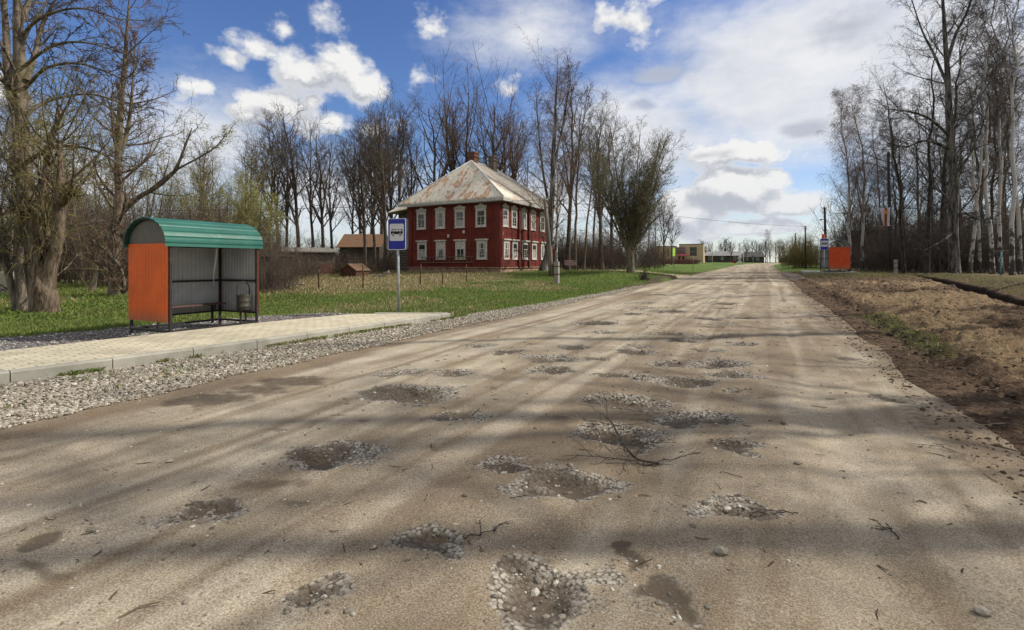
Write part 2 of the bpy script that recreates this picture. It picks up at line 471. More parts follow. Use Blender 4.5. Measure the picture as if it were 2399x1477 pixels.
def dirt_fields(x, y, s):
    """damp or trodden earth streaks along the road"""
    a = fbm(s * 1.6, y * .10, 4, 31); b = fbm(s * .7, y * .22, 4, 32)
    d = sstep(.50, .68, a) * .55 + sstep(.52, .72, b) * .45
    d = d + .5 * np.exp(-((s - 1.35 - .1 * np.sin(y * .15)) / .35) ** 2) * sstep(.35, .6, fbm(s, y * .3, 3, 36))
    d = d + .55 * np.exp(-((np.abs(s) - 4.1) / .35) ** 2)
    d = d + .6 * np.exp(-((s + 3.55 + .15 * np.sin(y * .4)) / .3) ** 2) * sstep(.3, .6, fbm(s * .5, y * .25, 3, 38)) * sstep(14, 6, y)
    br = .55 * sstep(1.65, 1.95, s + .12 * np.sin(y * .13)) * sstep(2.62, 2.48, s + .05 * np.sin(y * .2)) * sstep(.25, .55, fbm(s * .8, y * .12, 3, 39) + .12)
    d = np.maximum(d, br)
    for c, k, wd, sd in ((-2.9, .006, .10, 1), (-2.5, .006, .07, 2), (-1.55, -.004, .10, 3), (-1.2, -.004, .08, 4), (-.35, .012, .09, 5), (.10, .012, .09, 6), (.75, .0, .10, 7), (1.2, .0, .07, 8), (3.15, .0, .08, 9), (3.6, .004, .08, 10)):
        c_ = c + k * (y - 6) + .16 * np.sin(y * .11 + sd)
        d = np.maximum(d, .72 * np.exp(-((s - c_) / wd) ** 2) * sstep(.36, .62, fbm(s * .4 + sd * 5, y * .16, 3, 100 + sd)))
    d = np.maximum(d, sstep(3.25, 4.15, s + (fbm(x * 1.3, y * .8, 4, 131) - .5) * 1.9))
    return np.clip(d, 0, 1)

def pale_fields(x, y, s):
    # dry dusty ridges thrown up between the wheel tracks
    p = np.zeros_like(x)
    for c, k, wd, sd in ((-3.2, .004, .22, 1), (-2.1, .002, .25, 2), (-.8, .004, .22, 3), (.45, .006, .2, 4), (2.85, .0, .22, 5), (-1.4, 0, .14, 6)):
        c_ = c + k * (y - 6) + .18 * np.sin(y * .11 + sd)
        p = np.maximum(p, np.exp(-((s - c_) / wd) ** 2) * sstep(.34, .62, fbm(s * .5 + sd * 3, y * .13, 3, 120 + sd)))
    return p

m, nt, b = newmat('road_earth')
P = nd(nt, 'ShaderNodeNewGeometry').outputs['Position']
wet = attr(nt, 'wet'); sto = attr(nt, 'stone'); drt = attr(nt, 'dirt'); pal = attr(nt, 'pale'); trk = attr(nt, 'tread')
n1 = noise(nt, P, 1.3, 7, .62); n2 = noise(nt, mapv(nt, P, (1.0, .16, 1), rot=(0, 0, 0)), 3.2, 6, .6); n3 = noise(nt, P, 105, 5, .75); n4 = noise(nt, P, 9, 6, .65); n6 = noise(nt, P, 160, 2, .6)
col = mixc(nt, ramp(nt, n1, .30, .70), (.295, .253, .188), (.47, .418, .33))
col = mixc(nt, mth(nt, 'MULTIPLY', ramp(nt, n2, .42, .66), .62), col, (.20, .150, .095))
col = mixc(nt, mth(nt, 'MULTIPLY', ramp(nt, n4, .52, .70), .38), col, (.46, .405, .31))
col = mixc(nt, mth(nt, 'MULTIPLY', pal, .42), col, (.55, .50, .405))
col = mixc(nt, mth(nt, 'MULTIPLY', ramp(nt, mth(nt, 'ADD', drt, mth(nt, 'MULTIPLY_ADD', n4, .5, -.25)), .05, .9), .8), col, (.19, .142, .095))
grain = mixc(nt, ramp(nt, n3, .38, .62), (.50, .48, .45), (1.30, 1.28, 1.25))
col = mixc(nt, .92, col, grain, 'MULTIPLY')
spk = ramp(nt, n6, .66, .74); col = mixc(nt, mth(nt, 'MULTIPLY', spk, .5), col, (.50, .47, .41))
spk2 = ramp(nt, n6, .36, .28); col = mixc(nt, mth(nt, 'MULTIPLY', spk2, .6), col, (.09, .08, .07))
# small pebbles pressed into the surface
vp = nd(nt, 'ShaderNodeTexVoronoi', {'Vector': P, 'Scale': 85.0}, feature='F1')
vpc = nd(nt, 'ShaderNodeSeparateColor', {0: vp.outputs['Color']})
peb = mth(nt, 'MULTIPLY', mth(nt, 'MULTIPLY', ramp(nt, vpc.outputs[0], .62, .70), ramp(nt, vp.outputs['Distance'], .42, .28)), ramp(nt, n1, .36, .58))
col = mixc(nt, mth(nt, 'MULTIPLY', peb, .8), col, mixc(nt, vpc.outputs[1], (.13, .118, .10), (.50, .47, .41)))
# grit around the potholes
vo = nd(nt, 'ShaderNodeTexVoronoi', {'Vector': P, 'Scale': 46.0}, feature='F1')
vc = nd(nt, 'ShaderNodeSeparateColor', {0: vo.outputs['Color']}).outputs[0]
gcol = mixc(nt, vc, (.16, .145, .125), (.46, .43, .37))
gcol = mixc(nt, ramp(nt, vo.outputs['Distance'], .45, .75), gcol, (.05, .042, .035))
sf = mth(nt, 'MULTIPLY', ramp(nt, mth(nt, 'ADD', sto, mth(nt, 'MULTIPLY_ADD', n4, 1.2, -.6)), .25, .7), .8)
col = mixc(nt, sf, col, gcol)
wf = ramp(nt, mth(nt, 'ADD', wet, mth(nt, 'MULTIPLY_ADD', n4, .9, -.45)), .10, .85)
col = mixc(nt, mth(nt, 'MULTIPLY', wf, .8), col, (.078, .058, .041))
col = mixc(nt, mth(nt, 'MULTIPLY', trk, .6), col, (.10, .072, .045))
setc(nt, b, col)
nt.links.new(mth(nt, 'MULTIPLY_ADD', wf, -.18, .95), b.inputs['Roughness'])
b.inputs['Specular IOR Level'].default_value = .15
hh = mth(nt, 'ADD', mth(nt, 'MULTIPLY', n3, .12), mth(nt, 'ADD', mth(nt, 'MULTIPLY', n4, .9), mth(nt, 'MULTIPLY', mth(nt, 'MULTIPLY', vo.outputs['Distance'], -.8), sf)))
bump(nt, b, mth(nt, 'SUBTRACT', hh, mth(nt, 'MULTIPLY', trk, .4)), .22, .02)
M_ROAD = m

def tread(x, y, s):
    """tyre prints: rows of cleats"""
    r = np.zeros_like(x)
    for tx, k, y0, y1, wd in ((3.72, .0, 3, 30, .11), (1.28, -.0, 3, 13, .10), (-.15, .020, 8, 30, .13), (.25, .022, 10, 30, .11)):
        c = tx + k * (y - 8) + .10 * np.sin(y * .3 + tx)
        m_ = (np.abs(s - c) < wd) & (y > y0) & (y < y1)
        ph = np.sin((y + np.abs(s - c) * .8) * 2 * math.pi / .16)
        r = np.maximum(r, m_ * (ph > .1) * sstep(.42, .6, fbm(s * 3, y * .6, 3, 77)))
    return r

Srow = np.concatenate([[-4.75, -4.5], np.linspace(-4.35, 4.35, 260), [4.5, 4.75]])
Yrow = np.concatenate([np.linspace(-14, .4, 24), np.geomspace(.45, 95, 560), np.geomspace(97, 420, 60)[0:]])
_cache = {}
def hf(x, y, s, z, i):
    if 'h' not in _cache: _cache['h'] = hole_fields(x, y)
    return _cache['h'][i]
road = grid_mesh('road', Srow, Yrow, road_z, [M_ROAD],
                 {'wet': lambda x, y, s, z: hf(x, y, s, z, 1), 'stone': lambda x, y, s, z: hf(x, y, s, z, 2), 'dirt': lambda x, y, s, z: dirt_fields(x, y, s), 'pale': lambda x, y, s, z: pale_fields(x, y, s), 'tread': lambda x, y, s, z: tread(x, y, s)})
tag(road, kind='structure')

# ================================================================ kerb line and bus bay
def kx(Y):            # front face of the kerb
    return np.interp(Y, [0, 2.85, 4.3, 5.65, 10.4, 12.2], [-8.72, -8.36, -8.10, -7.88, -7.55, -7.40])
def bx(Y):            # back edge of the pavement
    return np.interp(Y, [0, 3, 5, 8, 10.2], [-10.75, -10.55, -10.42, -10.2, -9.75])
PAV_Z = .14

# ================================================================ ground sheet
def poly_mask(x, y, pts):
    inside = np.zeros(x.shape, bool); n = len(pts)
    for i in range(n):
        x1, y1 = pts[i]; x2, y2 = pts[(i + 1) % n]
        c = ((y1 > y) != (y2 > y)) & (x < (x2 - x1) * (y - y1) / (y2 - y1 + 1e-12) + x1)
        inside ^= c
    return inside

DRY = [gnd(px, py)[0][:2] for px, py in ((560, 700), (640, 697), (760, 692), (880, 687), (1000, 680), (1080, 668), (1180, 655), (1195, 647), (1165, 640))] + [np.array([-30, 38.]), np.array([-40, 33.]), np.array([-32, 18.])]
PATHP = [gnd(px, py)[0][:2] for px, py in ((1670, 652), (1600, 646), (1530, 641), (1490, 637), (1440, 634), (1380, 631))]

def seg_dist(x, y, pts):
    d = np.full(x.shape, 1e9)
    for (x1, y1), (x2, y2) in zip(pts[:-1], pts[1:]):
        vx, vy = x2 - x1, y2 - y1
        t = np.clip(((x - x1) * vx + (y - y1) * vy) / (vx * vx + vy * vy), 0, 1)
        d = np.minimum(d, np.hypot(x - x1 - t * vx, y - y1 - t * vy))
    return d

def bed_mask(x, y):
    """dark road-stone bed around and behind the shelter"""
    w = (fbm(x * 1.2, y * 1.2, 3, 44) - .5) * .7
    bk = np.interp(y, [0, 4.6, 6.6, 9.5, 11.1, 11.6], [-13.6, -13.4, -13.0, -12.5, -11.6, -9.6]) + w
    return sstep(-.1, .1, x - bk) * sstep(12.0, 11.6, y + w) * (x < -7)

def shoulder_edge(y):   # road side limit of the pale gravel
    return np.interp(y, [0, 6, 12, 18, 26, 34], [-6.42, -6.42, -6.45, -6.42, -6.4, -6.35]) + (fbm(np.asarray(y) * .9, 0, 3, 51) - .5) * .5

def shoulder_mask(x, y):
    lo = np.where(y < 12.2, kx(np.clip(y, 0, 12.2)) + .0, np.interp(y, [12.2, 13.5, 18, 26, 34], [-7.5, -7.5, -7.05, -6.75, -6.5]))
    w = (fbm(x * 2, y * 1.2, 3, 45) - .5) * .35
    return sstep(-.12, .12, x - lo + w * (y > 12.5)) * sstep(.35, .05, x - shoulder_edge(y)) * sstep(34, 27, y)

def zones(x, y, s):
    dry = poly_mask(x + (fbm(x * .4, y * .4, 3, 61) - .5) * 5, y + (fbm(x * .4 + 7, y * .4, 3, 62) - .5) * 5, DRY).astype(float)
    dry = np.clip(dry * (.35 + .9 * fbm(x * .5, y * .5, 3, 63)), 0, 1)
    dry = np.maximum(dry, .55 * sstep(.55, .75, fbm(x * .25, y * .25, 4, 64)))
    path = np.exp(-(seg_dist(x, y, PATHP) / 2.2) ** 4)
    bed = bed_mask(x, y)
    sh = shoulder_mask(x, y)
    # dark verge strip and forest litter
    verge = np.exp(-((s + 4.35 + (fbm(x, y * .5, 3, 66) - .5)) / .5) ** 2) * sstep(16, 24, y) * sstep(90, 60, y)
    lit = sstep(1.2, 3.0, x - ditch_x(y)) * sstep(75, 60, y) * (.65 + .35 * fbm(x * .3, y * .3, 3, 67))
    lit = np.maximum(lit, sstep(8.8, 11, s) * sstep(110, 70, y))
    wl = sstep(.2, .6, fbm(x * .15, y * .15, 3, 68)) * sstep(-19, -26, x) * sstep(34, 26, y)
    wood = np.maximum(wl * .8, sstep(14, 20, -s) * sstep(44, 58, y) * sstep(140, 110, y) * .8)
    return dry, path, bed, sh, np.clip(verge, 0, 1), lit, wood

_zc = {}
def zf_(i):
    def f(x, y, s, z):
        if 'z' not in _zc or _zc['z'][0].shape != x.shape: _zc['z'] = zones(x, y, s)
        return _zc['z'][i]
    return f

def ground_z(x, y, s):
    z = H(x, y)
    low = (1 - sstep(3.6, 4.25, np.abs(s)))
    z = z - .4 * low
    soil = sstep(4.1, 4.8, s) * sstep(16.2, 15.4, s) * sstep(73.5, 72, y) * sstep(-1.5, -.5, y)
    z = z - .7 * soil
    z = z + (fbm(x * 1.3, y * 1.3, 3, 71) - .5) * .10 * sstep(4.6, 5.5, np.abs(s)) * (1 - bed_mask(x, y)) * (1 - shoulder_mask(x, y))
    under = sstep(.05, -.1, np.abs(y - 6.5) - 4.8) * (x > bx(np.clip(y, 0, 10.2)) - .0) * (x < kx(np.clip(y, 0, 12))) 
    return z - .06 * under

m, nt, b = newmat('meadow')
P = nd(nt, 'ShaderNodeNewGeometry').outputs['Position']
n1 = noise(nt, P, .35, 6, .6); n2 = noise(nt, P, 2.6, 6, .65); n3 = noise(nt, P, 28, 5, .7); n5 = noise(nt, P, 90, 3, .7)
col = mixc(nt, ramp(nt, n1, .35, .65), (.062, .110, .022), (.115, .165, .038))
col = mixc(nt, mth(nt, 'MULTIPLY', ramp(nt, n2, .5, .72), .6), col, (.155, .135, .06))
col = mixc(nt, mth(nt, 'MULTIPLY', ramp(nt, n3, .55, .75), .5), col, (.12, .16, .045))
def lay(col, a, c0, c1, nn, k=1.0, lo=.3, hi=.7):
    f = ramp(nt, mth(nt, 'ADD', attr(nt, a), mth(nt, 'MULTIPLY_ADD', n2, .8, -.4)), .3, .62)
    return mixc(nt, mth(nt, 'MULTIPLY', f, k), col, mixc(nt, ramp(nt, nn, lo, hi), c0, c1))
col = lay(col, 'dry', (.17, .15, .07), (.34, .285, .165), n3, .7)
col = lay(col, 'wood', (.10, .075, .045), (.21, .165, .10), n3, .75)
col = lay(col, 'litter', (.075, .055, .032), (.19, .15, .085), n3, .95)
col = lay(col, 'verge', (.035, .026, .018), (.13, .10, .065), n3, .9)
col = lay(col, 'path', (.26, .20, .125), (.42, .35, .24), n3, 1)
vo = nd(nt, 'ShaderNodeTexVoronoi', {'Vector': P, 'Scale': 30.0}, feature='F1')
vc = nd(nt, 'ShaderNodeSeparateColor', {0: vo.outputs['Color']}).outputs[0]
gv = mixc(nt, vc, (.12, .112, .11), (.29, .275, .265)); gv = mixc(nt, ramp(nt, vc, .93, .97), gv, (.5, .48, .45))
gv = mixc(nt, ramp(nt, vo.outputs['Distance'], .45, .8), gv, (.04, .035, .032))
fb = ramp(nt, attr(nt, 'bed'), .4, .6)
col = mixc(nt, fb, col, gv)
sv = mixc(nt, vc, (.20, .18, .15), (.46, .42, .36)); sv = mixc(nt, ramp(nt, vo.outputs['Distance'], .35, .7), sv, (.05, .045, .035))
fs_ = ramp(nt, attr(nt, 'shoulder'), .35, .6)
col = mixc(nt, fs_, col, sv)
setc(nt, b, col); b.inputs['Roughness'].default_value = .95; b.inputs['Specular IOR Level'].default_value = .1
bump(nt, b, mth(nt, 'ADD', n3, mth(nt, 'MULTIPLY', n5, .5)), .8, .05)
M_GROUND = m
def sym(lst): return np.array(sorted(set([-v for v in lst] + list(lst))))
Sg = np.concatenate([-np.geomspace(2600, 62, 26), -np.linspace(60, 30, 61), -np.linspace(29.7, 4.6, 170), -np.linspace(4.5, 3.5, 12), [0], np.linspace(3.5, 4.9, 12), np.linspace(5.2, 16, 30), np.linspace(16.3, 44, 70), np.geomspace(46, 2600, 26)])
Yg = np.concatenate([-np.geomspace(300, 2, 14), np.linspace(-1.5, 30, 200), np.linspace(30.3, 80, 150), np.geomspace(81, 260, 90), np.geomspace(270, 4500, 26)])
ground = grid_mesh('ground', Sg, Yg, ground_z, [M_GROUND],
                   {n: zf_(i) for i, n in enumerate(('dry', 'path', 'bed', 'shoulder', 'verge', 'litter', 'wood'))})
tag(ground, kind='structure')

# ================================================================ churned soil on the right verge, with the ditch
def soil_z(x, y, s):
    z = H(x, y)
    dx = x - ditch_x(y)
    w = (fbm(x * .8, y * .8, 3, 81) - .5) * .5
    d = np.exp(-((dx + w * .6) / .42) ** 4)
    z = z - .62 * d * sstep(63, 57, y) * sstep(2, 7, y)
    open_ = sstep(4.3, 5.0, s) * sstep(-.2, -.9, dx) * sstep(52, 47, y)
    lump = (fbm(x * .9, y * .9, 5, 82) - .5) * .32 + np.maximum(fbm(x * 3.4, y * 3.4, 4, 83) - .5, 0) * .34 + np.maximum(fbm(x * 12, y * 12, 2, 84) - .5, 0) * .22
    z = z + lump * open_
    # tracked ruts beside the road edge
    for c, dp, wd in ((4.75, .05, .16), (5.45, .06, .2), (5.05, -.05, .14)):
        z = z - dp * np.exp(-((s - c - .12 * np.sin(y * .4)) / wd) ** 2) * sstep(2, 4, y) * sstep(48, 40, y)
    z = z + (fbm(x * 9, y * 9, 2, 86) - .5) * .06 * sstep(3.95, 4.3, s)
    z = z + (fbm(x * 2.2, y * 2.2, 3, 85) - .5) * .14 * sstep(.3, .9, dx)
    z = z - .3 * sstep(4.2, 3.7, s + (fbm(x * .7, y * .5, 2, 87) - .5) * .4)
    z = z + .02
    return z - .5 * sstep(15.2, 16.3, s) - .5 * sstep(72, 74, y)

def sand_f(x, y, s, z):
    a = fbm(x * .35, y * .22, 3, 91)
    band = np.exp(-((x - 1.7 - .24 * (y - 8)) / 2.2) ** 2)
    return np.clip(sstep(.50, .70, a + .22 * band - .10) * sstep(-.3, -1.0, x - ditch_x(y)) * sstep(46, 34, y) * sstep(4.8, 6, s), 0, 1)
def green_f(x, y, s, z):
    g = np.exp(-((s - 4.95 - .1 * np.sin(y)) / .4) ** 2) * sstep(.5, .62, fbm(x * .8, y * .5, 3, 92)) * sstep(24, 16, y)
    g2 = sstep(.3, .9, x - ditch_x(y)) * .55
    g3 = sstep(41, 46, y) * sstep(4.6, 5.5, s) * .75 * sstep(-.3, .2, x * 0 + fbm(x * .4, y * .4, 3, 95) - .3)
    return np.clip(np.maximum(np.maximum(g, g2), g3), 0, 1)
def dark_f(x, y, s, z):
    dx = x - ditch_x(y)
    w = (fbm(x * .8, y * .8, 3, 81) - .5) * .5
    return np.exp(-((dx + w * .6) / .55) ** 4) * sstep(64, 58, y)
def baygrav_f(x, y, s, z):
    return sstep(5.6, 4.6, s) * sstep(40, 44, y)

m, nt, b = newmat('churned_soil')
P = nd(nt, 'ShaderNodeNewGeometry').outputs['Position']
n1 = noise(nt, P, .8, 6, .65); n2 = noise(nt, P, 4, 7, .7); n3 = noise(nt, P, 22, 6, .75)
col = mixc(nt, ramp(nt, n2, .32, .68), (.074, .050, .035), (.185, .130, .088))
col = mixc(nt, mth(nt, 'MULTIPLY', ramp(nt, n1, .48, .66), .4), col, (.19, .14, .09))
sa = ramp(nt, mth(nt, 'ADD', attr(nt, 'sand'), mth(nt, 'MULTIPLY_ADD', n2, 1.4, -.7)), .2, .6)
col = mixc(nt, mth(nt, 'MULTIPLY', sa, .62), col, mixc(nt, n3, (.24, .175, .10), (.44, .33, .20)))
gr = ramp(nt, mth(nt, 'ADD', attr(nt, 'green'), mth(nt, 'MULTIPLY_ADD', n2, 1.2, -.6)), .3, .7)
col = mixc(nt, mth(nt, 'MULTIPLY', gr, .8), col, mixc(nt, n3, (.045, .06, .02), (.15, .13, .06)))
bg_ = ramp(nt, attr(nt, 'baygravel'), .3, .7)
col = mixc(nt, bg_, col, mixc(nt, ramp(nt, n3, .35, .65), (.10, .09, .075), (.30, .27, .22)))
col = mixc(nt, .8, col, mixc(nt, ramp(nt, n3, .34, .66), (.45, .43, .42), (1.35, 1.32, 1.28)), 'MULTIPLY')
col = mixc(nt, mth(nt, 'MULTIPLY', ramp(nt, attr(nt, 'dark'), .2, .7), .9), col, (.018, .013, .010))
setc(nt, b, col); b.inputs['Roughness'].default_value = 1; b.inputs['Specular IOR Level'].default_value = .08
bump(nt, b, mth(nt, 'ADD', mth(nt, 'MULTIPLY', n2, 1.5), n3), .9, .06)
Ss = np.concatenate([np.linspace(3.6, 12, 190), np.linspace(12.05, 16.5, 60)])
Ys = np.concatenate([np.linspace(-1, 2.4, 24), np.geomspace(2.45, 74, 480)])
soil = grid_mesh('churned_ground', Ss, Ys, soil_z, [m], {'sand': sand_f, 'green': green_f, 'dark': dark_f, 'baygravel': baygrav_f})
tag(soil, kind='structure')

# ================================================================ loose stones (stuff)
def ico():
    p = (1 + 5 ** .5) / 2
    v = np.array([(-1, p, 0), (1, p, 0), (-1, -p, 0), (1, -p, 0), (0, -1, p), (0, 1, p), (0, -1, -p), (0, 1, -p), (p, 0, -1), (p, 0, 1), (-p, 0, -1), (-p, 0, 1)]) / math.sqrt(1 + p * p)
    f = np.array([(0, 11, 5), (0, 5, 1), (0, 1, 7), (0, 7, 10), (0, 10, 11), (1, 5, 9), (5, 11, 4), (11, 10, 2), (10, 7, 6), (7, 1, 8), (3, 9, 4), (3, 4, 2), (3, 2, 6), (3, 6, 8), (3, 8, 9), (4, 9, 5), (2, 4, 11), (6, 2, 10), (8, 6, 7), (9, 8, 1)])
    return v, f

def rocks(name, pos, size, mat, flat=.62, seed=1):
    r = np.random.default_rng(seed); n = len(pos)
    bv, bf = ico()
    var = np.stack([bv * (1 + .42 * (r.random((12, 1)) - .5)) * np.array([1, .55 + .5 * r.random(), .4 + .4 * r.random()]) for _ in range(14)])
    w = r.integers(0, 14, n)
    a = r.random(n) * 6.283; tlt = (r.random(n) - .5) * .9
    V = var[w] * size[:, None, None]
    ct, st = np.cos(tlt)[:, None], np.sin(tlt)[:, None]
    x, y, z = V[..., 0], V[..., 1], V[..., 2] * flat / .62
    y, z = y * ct - z * st, y * st + z * ct
    c, s_ = np.cos(a)[:, None], np.sin(a)[:, None]
    V = np.stack([x * c - y * s_, x * s_ + y * c, z], -1) + pos[:, None, :]
    Q = bf[None] + (np.arange(n) * 12)[:, None, None]
    tint = np.repeat(r.random(n), 12)
    me = np_mesh(name, V.reshape(-1, 3), Q.reshape(-1, 3), [mat], smooth=False, attrs={'tint': tint})
    return link(D.objects.new(name, me))

def stone_mat(name, c0, c1, c2):
    m, nt, b = newmat(name)
    t = attr(nt, 'tint')
    col = mixc(nt, t, c0, c1)
    col = mixc(nt, ramp(nt, t, .86, .93), col, c2)
    P = nd(nt, 'ShaderNodeNewGeometry').outputs['Position']
    nn = noise(nt, P, 70, 4, .6)
    col = mixc(nt, .5, col, mixc(nt, nn, (.7, .69, .67), (1.2, 1.2, 1.2)), 'MULTIPLY')
    setc(nt, b, col); b.inputs['Roughness'].default_value = .9; b.inputs['Specular IOR Level'].default_value = .2
    return m
M_ST1 = stone_mat('pale_crushed_stone', (.21, .186, .148), (.42, .38, .312), (.56, .52, .45))
M_ST2 = stone_mat('pothole_stone', (.12, .105, .086), (.33, .295, .235), (.56, .53, .46))
M_ST3 = stone_mat('dark_road_stone', (.10, .093, .09), (.30, .285, .275), (.56, .54, .52))

r = np.random.default_rng(5)
# pale shoulder
n = 84000
yy = .3 + 33 * r.random(n) ** 1.9; xx = -8.7 + 2.6 * r.random(n)
mk = shoulder_mask(xx, yy); keep = (mk > .3 + .5 * r.random(n)) & ((yy > 12.3) | (xx > kx(np.clip(yy, 0, 12.2)) + .01))
xx, yy = xx[keep], yy[keep]
sz = np.clip(r.lognormal(-4.32, .38, len(xx)), .007, .034) * (1 + .015 * yy)
sg = xx - xc(yy)
zz = np.maximum(ground_z(xx, yy, sg), np.where(np.abs(sg) < 4.6, road_z(xx, yy, sg), -9)) + sz * .25 + .012 * r.random(len(xx))
tag(rocks('shoulder_gravel', np.stack([xx, yy, zz], -1), sz, M_ST1, seed=2), kind='stuff')
# potholes and scatter on the road
px_, py_, ps_ = [], [], []
for (hx, hy, rr, k, w) in HW:
    if k <= .03: continue
    cnt = int(min(480, 1600 * rr * rr * k + 40 * k) * (1.0 if w > 35 else .8))
    ang = r.random(cnt) * 6.283; d = np.abs(r.normal(.72, .38, cnt)) * rr
    ex, ey = np.cos(ang) * d * 1.2, np.sin(ang) * d / 1.1
    px_.append(hx + ex * math.cos(.5) - ey * math.sin(.5)); py_.append(hy + ex * math.sin(.5) + ey * math.cos(.5))
    ps_.append(np.clip(r.lognormal(-4.95, .52, cnt), .004, .028) * (1 + .012 * hy))
n = 5200
yy = .8 + 26 * r.random(n) ** 2.0; xx = -2.33 + 8.3 * (r.random(n) - .5)
px_.append(xx); py_.append(yy); ps_.append(np.clip(r.lognormal(-5.15, .5, n), .003, .022))
xx = np.concatenate(px_); yy = np.concatenate(py_); sz = np.concatenate(ps_)
zz = road_z(xx, yy) + sz * .02
tag(rocks('road_gravel', np.stack([xx, yy, zz], -1), sz, M_ST2, seed=3), kind='stuff')
# dark bed
n = 26000
yy = 1 + 11 * r.random(n); xx = -13.8 + 5.2 * r.random(n)
keep = (bed_mask(xx, yy) > .5) & (xx < bx(np.clip(yy, 0, 10.2)) - .02)
xx, yy = xx[keep], yy[keep]
sz = np.clip(r.lognormal(-4.3, .4, len(xx)), .007, .03)
zz = ground_z(xx, yy, xx - xc(yy)) + sz * .2
tag(rocks('bed_gravel', np.stack([xx, yy, zz], -1), sz, M_ST3, seed=4), kind='stuff')
# clods on the churned soil
n = 16000
yy = 2 + 42 * r.random(n) ** 1.5; ss = np.where(r.random(n) < .35, 3.75 + 1.1 * r.random(n) ** 1.3, 4.1 + 8.5 * r.random(n)); xx = ss + xc(yy)
keep = (xx < ditch_x(yy) - .2) & (fbm(xx * .8, yy * .8, 3, 93) > np.where(ss < 4.9, .36, .44))
xx, yy, ss = xx[keep], yy[keep], ss[keep]
sz = np.clip(r.lognormal(-4.0, .55, len(xx)), .008, .075) * np.where(ss < 4.5, .5, 1)
M_CLOD = stone_mat('soil_clod', (.045, .033, .024), (.14, .102, .068), (.22, .165, .11))
tag(rocks('soil_clods', np.stack([xx, yy, np.maximum(soil_z(xx, yy, ss), road_z(xx, yy, ss)) + sz * .1], -1), sz, M_CLOD, seed=6), kind='stuff')

# ================================================================ pavement and kerb
m, nt, b = newmat('paving_blocks')
P = nd(nt, 'ShaderNodeTexCoord').outputs['Object']
v = mapv(nt, P, (1, 1, 1), rot=(0, 0, rad(97)))
wob = noise(nt, P, 3, 3, .5, out='Color')
v2 = nd(nt, 'ShaderNodeVectorMath', {0: v, 1: nd(nt, 'ShaderNodeVectorMath', {0: wob, 1: (.012, .012, 0)}, operation='MULTIPLY').outputs[0]}, operation='ADD').outputs[0]
br = nd(nt, 'ShaderNodeTexBrick', {'Vector': v2, 'Color1': (.53, .48, .355, 1), 'Color2': (.60, .55, .42, 1), 'Mortar': (.07, .06, .045, 1), 'Scale': 1.0, 'Mortar Size': .0065, 'Mortar Smooth': .15, 'Brick Width': .21, 'Row Height': .145, 'Bias': .0}, offset=.5, offset_frequency=2)
n1 = noise(nt, P, 2.2, 6, .6); n2 = noise(nt, P, 60, 4, .7)
# joints filled here and there with sand
col = mixc(nt, mth(nt, 'MULTIPLY', ramp(nt, noise(nt, P, 5, 4, .6), .46, .6), br.outputs['Fac']), br.outputs['Color'], (.40, .355, .26))
col = mixc(nt, mth(nt, 'MULTIPLY', ramp(nt, n1, .40, .72), .6), col, (.37, .325, .235))
col = mixc(nt, .35, col, mixc(nt, n2, (.72, .71, .69), (1.2, 1.2, 1.2)), 'MULTIPLY')
setc(nt, b, col); b.inputs['Roughness'].default_value = .9; b.inputs['Specular IOR Level'].default_value = .15
bump(nt, b, mth(nt, 'SUBTRACT', mth(nt, 'MULTIPLY', n2, .2), br.outputs['Fac']), .5, .01)
M_PAVE = m
M_CONC = plain('kerb_concrete', (.36, .345, .29), .9, var=.16, scale=3, bmp=.25, dirt=(.24, .225, .18), dscale=1.4, dlo=.5, dhi=.75, world=True)

ys = np.linspace(2.98, 10.25, 16)
front = [(kx(y) - .16, y) for y in ys]; back = [(bx(y), y) for y in ys]
outl = front + [(-7.62, 11.2)] + [(-7.72, 11.38)] + [(-8.6, 10.95)] + list(reversed(back))
bm_ = MB()
bm_.plate(outl, 'z', -.1, PAV_Z)
pav = bm_.build('pavement', M_PAVE); tag(pav, kind='structure')

kb = MB()
def kerb_stone(p, q, w=.15, z0=-.15, z1=.155):
    p = np.array(p); q = np.array(q); d = (q - p) / np.linalg.norm(q - p); nrm = np.array([d[1], -d[0]])
    p = p + d * .006; q = q - d * .006; bv = .012
    prof = [(0, z0), (0, z1 - .02), (bv, z1 - .004), (bv + .012, z1), (w - bv, z1), (w, z1 - bv), (w, z0)]
    vs = []
    for e in (p, q):
        vs += [(e[0] - nrm[0] * o, e[1] - nrm[1] * o, z) for o, z in prof]
    k = len(prof)
    kb.add(vs, [tuple(range(k)), tuple(reversed(range(k, 2 * k)))] + [(i, (i + 1) % k, k + (i + 1) % k, k + i) for i in range(k)])
yk = 1.92
while yk < 10.6:
    y1 = min(yk + 1.02, 11.15)
    kerb_stone((kx(yk), yk), (kx(y1), y1)); yk = y1
kerb_stone((kx(yk), yk), (-7.42, 11.42))
kerb_stone((-7.60, 11.57), (-8.45, 11.16)); kerb_stone((-8.45, 11.16), (-9.35, 10.73))
kerb_stone((-10.55, 2.86), (-9.55, 2.86), .1); kerb_stone((-9.55, 2.86), (-8.55, 2.86), .1)
kerb = kb.build('kerb', M_CONC); tag(kerb, kind='structure')

